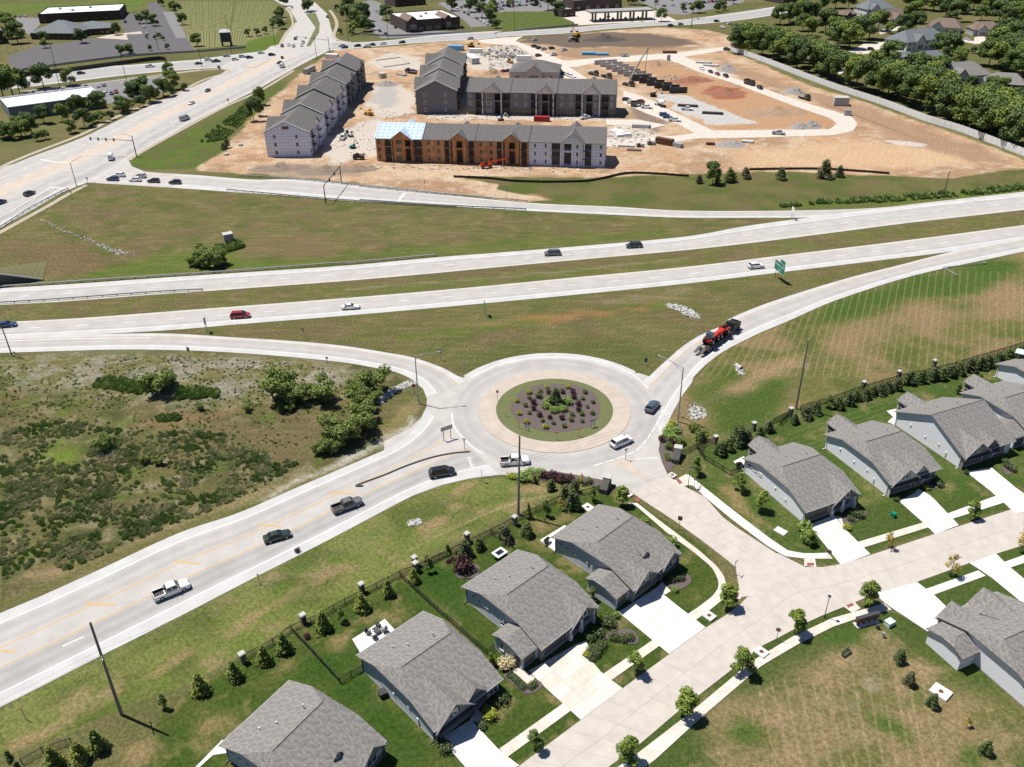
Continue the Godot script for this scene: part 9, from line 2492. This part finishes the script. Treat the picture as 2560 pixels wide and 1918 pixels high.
func _tree_kinds():
	var r := RandomNumberGenerator.new()
	r.seed = 5
	for v in 4:
		var lobes := []
		for i in 11:
			var a := r.randf() * TAU
			var k := r.randf()
			lobes.append([V(cos(a) * (1.4 + 2.6 * (1.0 - absf(k - 0.35))) ,4.2 + k * 8.6,sin(a) * (1.4 + 2.6 * (1.0 - absf(k - 0.35)))),V(r.randf_range(1.9,3.0),r.randf_range(1.5,2.4),r.randf_range(1.9,3.0))])
		lobes.append([V(0,11.2,0),V(2.6,2.9,2.6)])
		var limbs := []
		for i in 5:
			limbs.append(lobes[i][0] * 0.85)
		var c: Array = [[Color(0.03,0.058,0.014),Color(0.075,0.125,0.025)],[Color(0.04,0.075,0.014),Color(0.105,0.155,0.03)],[Color(0.026,0.05,0.016),Color(0.06,0.1,0.026)],[Color(0.05,0.085,0.015),Color(0.125,0.17,0.03)]][v]
		make_kind("big_tree",crown(lobes,4600,0.42,c[0],c[1],60 + v),trunk(10.0,0.28,limbs),M.bark,"tree","")
	for v in 4:
		var lobes := []
		for i in 8:
			var a := r.randf() * TAU
			var k := r.randf()
			var w := 0.95 * (1.0 - 0.6 * k)
			lobes.append([V(cos(a) * w,1.6 + k * 3.0,sin(a) * w),V(r.randf_range(0.5,0.85),r.randf_range(0.45,0.75),r.randf_range(0.5,0.85))])
		lobes.append([V(0,4.6,0),V(0.45,0.8,0.45)])
		var limbs := []
		for i in 5:
			limbs.append(lobes[i][0] * 0.9)
		var c: Array = [[Color(0.045,0.085,0.013),Color(0.12,0.17,0.026)],[Color(0.04,0.075,0.013),Color(0.105,0.15,0.025)],[Color(0.12,0.1,0.02),Color(0.26,0.22,0.05)],[Color(0.035,0.07,0.016),Color(0.09,0.13,0.03)]][v]
		make_kind(["street_tree","street_tree","pale_tree","garden_tree"][v],crown(lobes,1900 if v != 2 else 500,0.16,c[0],c[1],80 + v),trunk(4.4,0.07,limbs),M.bark,"tree","")
	for v in 3:
		var lobes := []
		for i in 16:
			var k := pow((i + 0.5) / 16.0,1.15)
			var a := i * 2.4 + v
			var w := 0.75 * (1.0 - k) + 0.02
			lobes.append([V(cos(a) * w * 0.7,0.3 + k * 3.5,sin(a) * w * 0.7),V(w * 0.6 + 0.22,0.5,w * 0.6 + 0.22)])
		make_kind("arborvitae",crown(lobes,1300,0.14,[Color(0.045,0.075,0.012),Color(0.055,0.085,0.014),Color(0.04,0.07,0.014)][v],[Color(0.12,0.15,0.025),Color(0.14,0.165,0.03),Color(0.09,0.125,0.022)][v],90 + v),trunk(1.5,0.07,[]),M.bark,"shrub","")
	for v in 3:
		var lobes := []
		for i in 12:
			var k := i / 11.0
			var a := i * 2.1 + v * 2
			var w := (0.95 - 0.65 * k) * r.randf_range(0.8,1.1)
			lobes.append([V(cos(a) * w * 0.75,0.5 + k * 3.0,sin(a) * w * 0.75),V(w * 0.6 + 0.2,0.5,w * 0.6 + 0.2)])
		make_kind("conifer",crown(lobes,1300,0.15,[Color(0.022,0.042,0.016),Color(0.028,0.048,0.014),Color(0.03,0.042,0.02)][v],[Color(0.06,0.09,0.03),Color(0.07,0.105,0.025),Color(0.075,0.09,0.04)][v],100 + v),trunk(1.6,0.09,[]),M.bark,"conifer","")
	for v in 8:
		var lobes := []
		for i in 5:
			var a := i * TAU / 5
			lobes.append([V(cos(a) * 0.22,0.38 + 0.1 * sin(a * 2 + v),sin(a) * 0.22),V(0.32,0.34,0.32)])
		var cc: Array = [[Color(0.035,0.062,0.012),Color(0.08,0.125,0.02)],[Color(0.1,0.13,0.015),Color(0.23,0.27,0.035)],[Color(0.02,0.009,0.012),Color(0.055,0.024,0.03)],[Color(0.05,0.095,0.018),Color(0.13,0.2,0.045)],[Color(0.02,0.035,0.014),Color(0.05,0.075,0.025)],[Color(0.22,0.2,0.12),Color(0.42,0.4,0.28)],[Color(0.05,0.065,0.02),Color(0.12,0.14,0.05)],[Color(0.035,0.06,0.012),Color(0.1,0.145,0.03)]][v]
		var called: String = ["green_shrub","golden_shrub","purple_shrub","bright_shrub","dark_shrub","ornamental_grass","wild_shrub","wild_bush"][v]
		if v == 7:
			lobes = []
			for i in 9:
				lobes.append([V(r.randfn() * 0.25,0.25 + r.randf() * 0.6,r.randfn() * 0.25),V(0.22,0.2,0.22)])
		make_kind(called,crown(lobes,2200 if v == 7 else 420,0.075 if v < 7 else 0.042,cc[0],cc[1],120 + v),trunk(0.4,0.03,[V(0.2,0.5,0.1),V(-0.2,0.5,-0.1)]),M.bark,"shrub","")

var kind_count := {}

# one plant of a kind: a thing with a trunk and a crown
func plant(kind: String,x: float,z: float,h: float,wide: float,label: String,group := "",y := 0.0) -> Node3D:
	var full: float = {"big_tree": 12.6,"street_tree": 5.4,"pale_tree": 5.4,"garden_tree": 5.4,"arborvitae": 4.2,"conifer": 4.0}.get(kind,0.85)
	var list: Array = kinds[kind]
	var k: int = kind_count.get(kind,0)
	kind_count[kind] = k + 1
	var v: Array = list[(k * 7 + k / 3) % list.size()]
	var o := thing({"big_tree": "tree","pale_tree": "tree","garden_tree": "tree","street_tree": "tree"}.get(kind,kind),label,v[3],V(x,y,z),fposmod(k * 2.399,TAU),group)
	var s := h / full
	wide *= {"arborvitae": 1.4,"conifer": 1.25,"street_tree": 1.25,"big_tree": 1.15}.get(kind,1.0)
	o.scale = V(s * wide,s,s * wide)
	put(v[1],"trunk" if h > 1.6 else "stem",v[2],o)
	put(v[0],"crown" if h > 1.6 else "foliage",M.leaf,o)
	return o

func plants(kind: String,a: Array,label: String,group: String,wide := 1.0,y := 0.0):
	for i in a.size() / 3:
		var text := label
		if "#" in label:
			text = label.replace("#",nth(i))
		plant(kind,a[i * 3],a[i * 3 + 1],a[i * 3 + 2],wide,text,group,y)

func nth(i: int) -> String:
	var low := ["first","second","third","fourth","fifth","sixth","seventh","eighth","ninth","tenth","eleventh","twelfth","thirteenth","fourteenth","fifteenth","sixteenth","seventeenth","eighteenth","nineteenth"]
	var tens := ["twenty","thirty","forty","fifty","sixty"]
	var ends := ["","-first","-second","-third","-fourth","-fifth","-sixth","-seventh","-eighth","-ninth"]
	if i < 19:
		return low[i]
	var t: String = tens[(i + 1) / 10 - 2]
	return t + ends[(i + 1) % 10] if (i + 1) % 10 else t.replace("y","ieth")
# ------------------------------------------------ helpers: data and names
var rng := RandomNumberGenerator.new()
var M := {}
var taken := {}

func P(a: Array) -> PackedVector2Array:
	var o := PackedVector2Array()
	for i in range(0,a.size() - 1,2):
		o.append(Q(a[i],a[i + 1]))
	return o

func v3(p: Vector2,y := 0.0) -> Vector3:
	return V(p.x,y,p.y)

func nm(called: String) -> String:
	if not taken.has(called):
		taken[called] = 0
		return called
	taken[called] += 1
	return "%s_%03d" % [called,taken[called]]

func tag(o: Node3D,label := "",category := "",group := "",kind := "") -> Node3D:
	if label != "":
		o.set_meta("label",label)
	if category != "":
		o.set_meta("category",category)
	if group != "":
		o.set_meta("group",group)
	if kind != "":
		o.set_meta("kind",kind)
	return o

func thing(called: String,label: String,category: String,at := Vector3.ZERO,turn := 0.0,group := "") -> Node3D:
	var o := Node3D.new()
	o.name = nm(called)
	o.position = at
	o.rotation.y = turn
	add_child(o)
	return tag(o,label,category,group)

func put(mesh: Mesh,called: String,m: Material,parent: Node = null,at := Transform3D.IDENTITY) -> MeshInstance3D:
	var o := MeshInstance3D.new()
	o.name = nm(called) if parent == null else called
	o.mesh = mesh
	o.material_override = m
	o.transform = at
	if parent == null:
		add_child(o)
	else:
		parent.add_child(o,true)
	return o

func struct(mesh: Mesh,called: String,m: Material) -> MeshInstance3D:
	var o := put(mesh,called,m)
	o.set_meta("kind","structure")
	return o

func copy(src: Node3D,called: String,label: String,at: Vector3,turn := 0.0,size := Vector3.ONE) -> Node3D:
	var o: Node3D = src.duplicate()
	o.name = nm(called)
	add_child(o)
	o.position = at
	o.rotation = V(0,turn,0)
	o.scale = size
	if label != "":
		o.set_meta("label",label)
	return o

# ------------------------------------------------ helpers: shapes (corners counted counter-clockwise seen from outside)
func sb() -> SurfaceTool:
	var st := SurfaceTool.new()
	st.begin(Mesh.PRIMITIVE_TRIANGLES)
	st.set_smooth_group(-1)
	return st

func fin(st: SurfaceTool) -> ArrayMesh:
	st.generate_normals()
	return st.commit()

func tri(st: SurfaceTool,a: Vector3,b: Vector3,c: Vector3):
	st.add_vertex(a)
	st.add_vertex(c)
	st.add_vertex(b)

func quad(st: SurfaceTool,a: Vector3,b: Vector3,c: Vector3,d: Vector3):
	tri(st,a,b,c)
	tri(st,a,c,d)

func triuv(st: SurfaceTool,p: Array,u: Array):
	for k in [0,2,1]:
		st.set_uv(u[k])
		st.add_vertex(p[k])

# a flat polygon in space with its own metres as uv: along "right" and "up"
func face(st: SurfaceTool,pts: Array,right: Vector3,up: Vector3,org := Vector3.ZERO):
	var flat := PackedVector2Array()
	for p in pts:
		flat.append(Q((p - org).dot(right),(p - org).dot(up)))
	var idx := Geometry2D.triangulate_polygon(flat)
	for i in range(0,idx.size(),3):
		var t := [idx[i],idx[i + 1],idx[i + 2]]
		var cr: float = (flat[t[1]] - flat[t[0]]).cross(flat[t[2]] - flat[t[0]])
		if cr < 0:
			t = [t[0],t[2],t[1]]
		triuv(st,[pts[t[0]],pts[t[1]],pts[t[2]]],[flat[t[0]] * Q(1,-1),flat[t[1]] * Q(1,-1),flat[t[2]] * Q(1,-1)])

func bx(st: SurfaceTool,c: Vector3,s: Vector3,b := Basis.IDENTITY):
	var x := b.x * s.x * 0.5
	var y := b.y * s.y * 0.5
	var z := b.z * s.z * 0.5
	quad(st,c - x - y + z,c + x - y + z,c + x + y + z,c - x + y + z)
	quad(st,c + x - y - z,c - x - y - z,c - x + y - z,c + x + y - z)
	quad(st,c + x - y + z,c + x - y - z,c + x + y - z,c + x + y + z)
	quad(st,c - x - y - z,c - x - y + z,c - x + y + z,c - x + y - z)
	quad(st,c - x + y + z,c + x + y + z,c + x + y - z,c - x + y - z)
	quad(st,c - x - y - z,c + x - y - z,c + x - y + z,c - x - y + z)

func box(s: Vector3,lift := true) -> ArrayMesh:
	var st := sb()
	bx(st,V(0,s.y * 0.5 if lift else 0.0,0),s)
	return fin(st)

func tube(st: SurfaceTool,a: Vector3,b: Vector3,r1: float,r2: float,n := 8,caps := true):
	var d := (b - a).normalized()
	var x := d.cross(UP if absf(d.y) < 0.95 else RT).normalized()
	var y := d.cross(x)
	for i in n:
		var p := TAU * i / n
		var q := TAU * (i + 1) / n
		var u := x * cos(p) + y * sin(p)
		var w := x * cos(q) + y * sin(q)
		quad(st,a + u * r1,a + w * r1,b + w * r2,b + u * r2)
		if caps:
			tri(st,b,b + u * r2,b + w * r2)
			tri(st,a,a + w * r1,a + u * r1)

func cable(st: SurfaceTool,a: Vector3,b: Vector3,sag: float,r: float):
	var prev := a
	for i in range(1,13):
		var t := i / 12.0
		var p := a.lerp(b,t) - V(0,sag * 4.0 * t * (1.0 - t),0)
		tube(st,prev,p,r,r,4,false)
		prev = p

# a plan outline (metres x,z) as a slab between two heights
func slab_into(st: SurfaceTool,pts: PackedVector2Array,y0: float,y1: float):
	var idx := Geometry2D.triangulate_polygon(pts)
	for i in range(0,idx.size(),3):
		var a := pts[idx[i]]
		var b := pts[idx[i + 1]]
		var c := pts[idx[i + 2]]
		if (b - a).cross(c - a) > 0:
			var s := b
			b = c
			c = s
		tri(st,v3(a,y1),v3(b,y1),v3(c,y1))
	if y1 - y0 > 0.006:
		var cw := 0.0
		for i in pts.size():
			cw += pts[i].cross(pts[(i + 1) % pts.size()])
		for i in pts.size():
			var a := pts[i]
			var b := pts[(i + 1) % pts.size()]
			if cw < 0:
				quad(st,v3(a,y0),v3(b,y0),v3(b,y1),v3(a,y1))
			else:
				quad(st,v3(b,y0),v3(a,y0),v3(a,y1),v3(b,y1))

func sheet(pts: PackedVector2Array,y0: float,y1: float) -> ArrayMesh:
	var st := sb()
	slab_into(st,pts,y0,y1)
	return fin(st)

func circle(c: Vector2,r: float,n := 48,a0 := 0.0,a1 := TAU) -> PackedVector2Array:
	var o := PackedVector2Array()
	var full := absf(a1 - a0 - TAU) < 0.00001
	for i in (n if full else n + 1):
		var a := a0 + (a1 - a0) * i / n
		o.append(c + Q(cos(a),sin(a)) * r)
	return o

func along(pts: PackedVector2Array) -> float:
	var l := 0.0
	for i in pts.size() - 1:
		l += pts[i].distance_to(pts[i + 1])
	return l

func at_len(pts: PackedVector2Array,s: float) -> Vector2:
	for i in pts.size() - 1:
		var d := pts[i].distance_to(pts[i + 1])
		if s <= d or i == pts.size() - 2:
			return pts[i].lerp(pts[i + 1],s / maxf(d,0.001))
		s -= d
	return pts[-1]

func smooth(pts: PackedVector2Array,n: int) -> PackedVector2Array:
	var c := Curve2D.new()
	for i in pts.size():
		var a := pts[maxi(i - 1,0)]
		var b := pts[mini(i + 1,pts.size() - 1)]
		var t := (b - a) / 6.0
		var back := t * minf(1.0,pts[i].distance_to(a) / maxf(t.length() * 3.0,0.01))
		var fore := t * minf(1.0,pts[i].distance_to(b) / maxf(t.length() * 3.0,0.01))
		c.add_point(pts[i],-back,fore)
	c.bake_interval = 1.0
	var total := c.get_baked_length()
	var o := PackedVector2Array()
	for i in n + 1:
		o.append(c.sample_baked(total * i / n))
	return o

# a road between two edge lines; prof is a list of [share of the width,colour]
func ribbon(l: PackedVector2Array,r: PackedVector2Array,prof: Array,y: float,n := 60) -> ArrayMesh:
	var st := sb()
	var a := smooth(l,n)
	var b := smooth(r,n)
	for i in n:
		for k in prof.size() - 1:
			var t0: float = prof[k][0]
			var t1: float = prof[k + 1][0]
			var q := [a[i].lerp(b[i],t0),a[i].lerp(b[i],t1),a[i + 1].lerp(b[i + 1],t1),a[i + 1].lerp(b[i + 1],t0)]
			var c := [prof[k][1],prof[k + 1][1],prof[k + 1][1],prof[k][1]]
			var order := [0,1,2,0,2,3]
			if (q[1] - q[0]).cross(q[2] - q[0]) < 0:
				order = [0,2,1,0,3,2]
			for j in order:
				st.set_color(c[j])
				st.add_vertex(v3(q[j],y))
	return fin(st)

# thin painted line along a path; dash > 0 breaks it
func line_into(st: SurfaceTool,pts: PackedVector2Array,w: float,y: float,dash := 0.0,gap := 0.0,off := 0.0,step := 4.0):
	var total := along(pts)
	var s := off
	while s < total:
		var e := minf(s + (dash if dash > 0 else step),total)
		var a := at_len(pts,s)
		var b := at_len(pts,e)
		var nrm := (b - a).orthogonal().normalized() * w * 0.5
		quad(st,v3(a + nrm,y),v3(b + nrm,y),v3(b - nrm,y),v3(a - nrm,y))
		s = e + (gap if dash > 0 else 0.0)
		if e >= total:
			break

func offset_line(pts: PackedVector2Array,d: float) -> PackedVector2Array:
	var o := PackedVector2Array()
	for i in pts.size():
		var t := (pts[mini(i + 1,pts.size() - 1)] - pts[maxi(i - 1,0)]).normalized()
		o.append(pts[i] + Q(-t.y,t.x) * d)
	return o

# cast concrete slabs between two edge lines,each one a piece of its own with open joints
func slabs(parent: Node,called: String,l: PackedVector2Array,r: PackedVector2Array,n: int,across: int,y0: float,y1: float,mats: Array,joint := 0.02):
	var la := along(l)
	var lb := along(r)
	for i in n:
		for k in across:
			var q := []
			for c in [[i,k],[i + 1,k],[i + 1,k + 1],[i,k + 1]]:
				var t: float = float(c[0]) / n
				q.append(at_len(l,la * t).lerp(at_len(r,lb * t),float(c[1]) / across))
			var mid: Vector2 = (q[0] + q[1] + q[2] + q[3]) / 4.0
			var pts := PackedVector2Array()
			for p in q:
				pts.append(p - (p - mid).normalized() * joint)
			put(sheet(pts,y0,y1),called,mats[rng.randi() % mats.size()],parent)

# ------------------------------------------------ helpers: materials
func lin(r: float,g := -1.0,b := -1.0) -> Color:
	return Color(r,r if g < 0 else g,r if b < 0 else b).linear_to_srgb()

func mat(c: Color,rough := 0.8,metal := 0.0) -> StandardMaterial3D:
	var m := StandardMaterial3D.new()
	m.albedo_color = c
	m.roughness = rough
	m.metallic = metal
	return m

func grain(c: Color,tex: Texture2D,metres: float,rough := 0.9) -> StandardMaterial3D:
	var m := mat(c,rough)
	m.albedo_texture = tex
	m.uv1_triplanar = true
	m.uv1_world_triplanar = true
	m.uv1_scale = Vector3.ONE / metres
	return m

func noise(sd: int,freq: float,oct := 4,kind := FastNoiseLite.TYPE_SIMPLEX_SMOOTH) -> FastNoiseLite:
	var n := FastNoiseLite.new()
	n.seed = sd
	n.frequency = freq
	n.noise_type = kind
	n.fractal_octaves = oct
	return n

# a seamless grey picture between two tones,from two layers of noise
func tones(size: int,sd: int,f1: float,f2: float,lo: float,hi: float,share := 0.5,kind := FastNoiseLite.TYPE_SIMPLEX_SMOOTH) -> ImageTexture:
	var a := noise(sd,f1,4).get_seamless_image(size,size,false,false,0.2)
	var b := noise(sd + 1,f2,3,kind).get_seamless_image(size,size,false,false,0.2)
	var da := a.get_data()
	var db := b.get_data()
	for i in da.size():
		da[i] = int(255.0 * lerpf(lo,hi,(da[i] * (1.0 - share) + db[i] * share) / 255.0))
	return ImageTexture.create_from_image(Image.create_from_data(size,size,false,Image.FORMAT_L8,da))

# ------------------------------------------------ the ground's colours,painted in metres
class Painter:
	var img: Image
	var org: Vector2
	var size: float
	var res: int
	var k: float
	var inner := Rect2()
	func _init(o: Vector2,s: float,r: int,c: Color) -> void:
		org = o
		size = s
		res = r
		k = r / s
		img = Image.create_empty(r,r,false,Image.FORMAT_RGBA8)
		img.fill(c)
	func box_of(pts: PackedVector2Array,pad: float) -> Rect2:
		var b := Rect2(pts[0],Vector2.ZERO)
		for p in pts:
			b = b.expand(p)
		if inner.encloses(b):
			return Rect2(0,0,-1,-1)
		return b.grow(pad).intersection(Rect2(org,Vector2(size,size)))
	func spans(im: Image,pts: PackedVector2Array,o: Vector2,s: float,c: Color) -> void:
		for y in im.get_height():
			var zz := o.y + (y + 0.5) / s
			var xs := []
			for i in pts.size():
				var a := pts[i]
				var b := pts[(i + 1) % pts.size()]
				if (a.y > zz) != (b.y > zz):
					xs.append(a.x + (zz - a.y) / (b.y - a.y) * (b.x - a.x))
			xs.sort()
			for i in range(0,xs.size() - 1,2):
				var x0 := clampi(roundi((xs[i] - o.x) * s),0,im.get_width())
				var x1 := clampi(roundi((xs[i + 1] - o.x) * s),0,im.get_width())
				if x1 > x0:
					im.fill_rect(Rect2i(x0,y,x1 - x0,1),c)
	func rough(pts: PackedVector2Array,amp: float,sd: int) -> PackedVector2Array:
		var n := FastNoiseLite.new()
		n.seed = sd
		n.frequency = 0.09
		n.fractal_octaves = 4
		var o := PackedVector2Array()
		for i in pts.size():
			var a := pts[i]
			var b := pts[(i + 1) % pts.size()]
			var c := maxi(1,int(a.distance_to(b) / 2.0))
			for j in c:
				var p := a.lerp(b,float(j) / c)
				o.append(p + Vector2(n.get_noise_2d(p.x,p.y),n.get_noise_2d(p.x + 500.0,p.y)) * amp * 2.0)
		return o
	func poly(pts: PackedVector2Array,c: Color,alpha := 1.0,blur := 0.0,amp := 0.0,sd := 1) -> void:
		if amp > 0:
			pts = rough(pts,amp,sd)
		var b := box_of(pts,blur * 2.0 + 0.5)
		if b.size.x <= 0 or b.size.y <= 0:
			return
		var s := k if blur <= 1.5 / k else minf(k,4.0 / blur)
		var w := maxi(4,int(ceil(b.size.x * s / 4.0)) * 4)
		var h := maxi(4,int(ceil(b.size.y * s / 4.0)) * 4)
		var im := Image.create_empty(w,h,false,Image.FORMAT_RGBA8)
		im.fill(Color(c,0.0))
		spans(im,pts,b.position,s,Color(c,alpha))
		if s < k:
			im.shrink_x2()
			im.shrink_x2()
			im.resize(int(w * k / s),int(h * k / s),Image.INTERPOLATE_CUBIC)
		img.blend_rect(im,Rect2i(0,0,im.get_width(),im.get_height()),Vector2i(roundi((b.position.x - org.x) * k),roundi((b.position.y - org.y) * k)))
	func stripe(a: Vector2,b: Vector2,w: float,c: Color,alpha: float) -> void:
		var nr := (b - a).orthogonal().normalized() * w * 0.5
		poly(PackedVector2Array([a + nr,b + nr,b - nr,a - nr]),c,alpha)

# patches of a colour where a noise is high,inside a region
func patches(p: Painter,pts: PackedVector2Array,c: Color,sd: int,freq: float,lo: float,hi: float,alpha: float,stretch := 0.0,oct := 4):
	var b := p.box_of(pts,0.0)
	if b.size.x <= 1 or b.size.y <= 1:
		return
	var f := p.k * 0.5
	var w := maxi(2,int(b.size.x * f))
	var h := maxi(2,int(b.size.y * f))
	var o := Vector2i(roundi((b.position.x - p.org.x) * p.k),roundi((b.position.y - p.org.y) * p.k))
	var nt := NoiseTexture2D.new()
	var n := noise(sd,freq / f,oct)
	n.offset = V(b.position.x * f,b.position.y * f,0)
	if stretch > 9:
		n.domain_warp_enabled = true
		n.domain_warp_fractal_type = FastNoiseLite.DOMAIN_WARP_FRACTAL_NONE
		n.domain_warp_amplitude = stretch * f
		n.domain_warp_frequency = freq / f * 0.5
	var g := Gradient.new()
	g.offsets = PackedFloat32Array([lo,hi])
	g.colors = PackedColorArray([Color(c,0.0),Color(c,alpha)])
	nt.color_ramp = g
	nt.normalize = false
	nt.generate_mipmaps = false
	nt.width = w if stretch >= 0 else maxi(2,int(w / -stretch))
	nt.height = h
	nt.noise = n
	while nt.get_image() == null:
		await get_tree().process_frame
	var im := nt.get_image()
	im.convert(Image.FORMAT_RGBA8)
	im.resize(w * 2,h * 2,Image.INTERPOLATE_BILINEAR)
	var mk := Image.create_empty(w * 2,h * 2,false,Image.FORMAT_RGBA8)
	p.spans(mk,pts,b.position,p.k,Color.WHITE)
	w *= 2
	h *= 2
	p.img.blend_rect_mask(im,mk,Rect2i(0,0,w,h),o)

const UP := Vector3(0, 1, 0)
const RT := Vector3(1, 0, 0)

func Q(x: float, y: float) -> Vector2:
	return Vector2(x, y)

func V(x: float, y: float, z: float) -> Vector3:
	return Vector3(x, y, z)

func at3(p: Vector3) -> Transform3D:
	return Transform3D(Basis.IDENTITY, p)
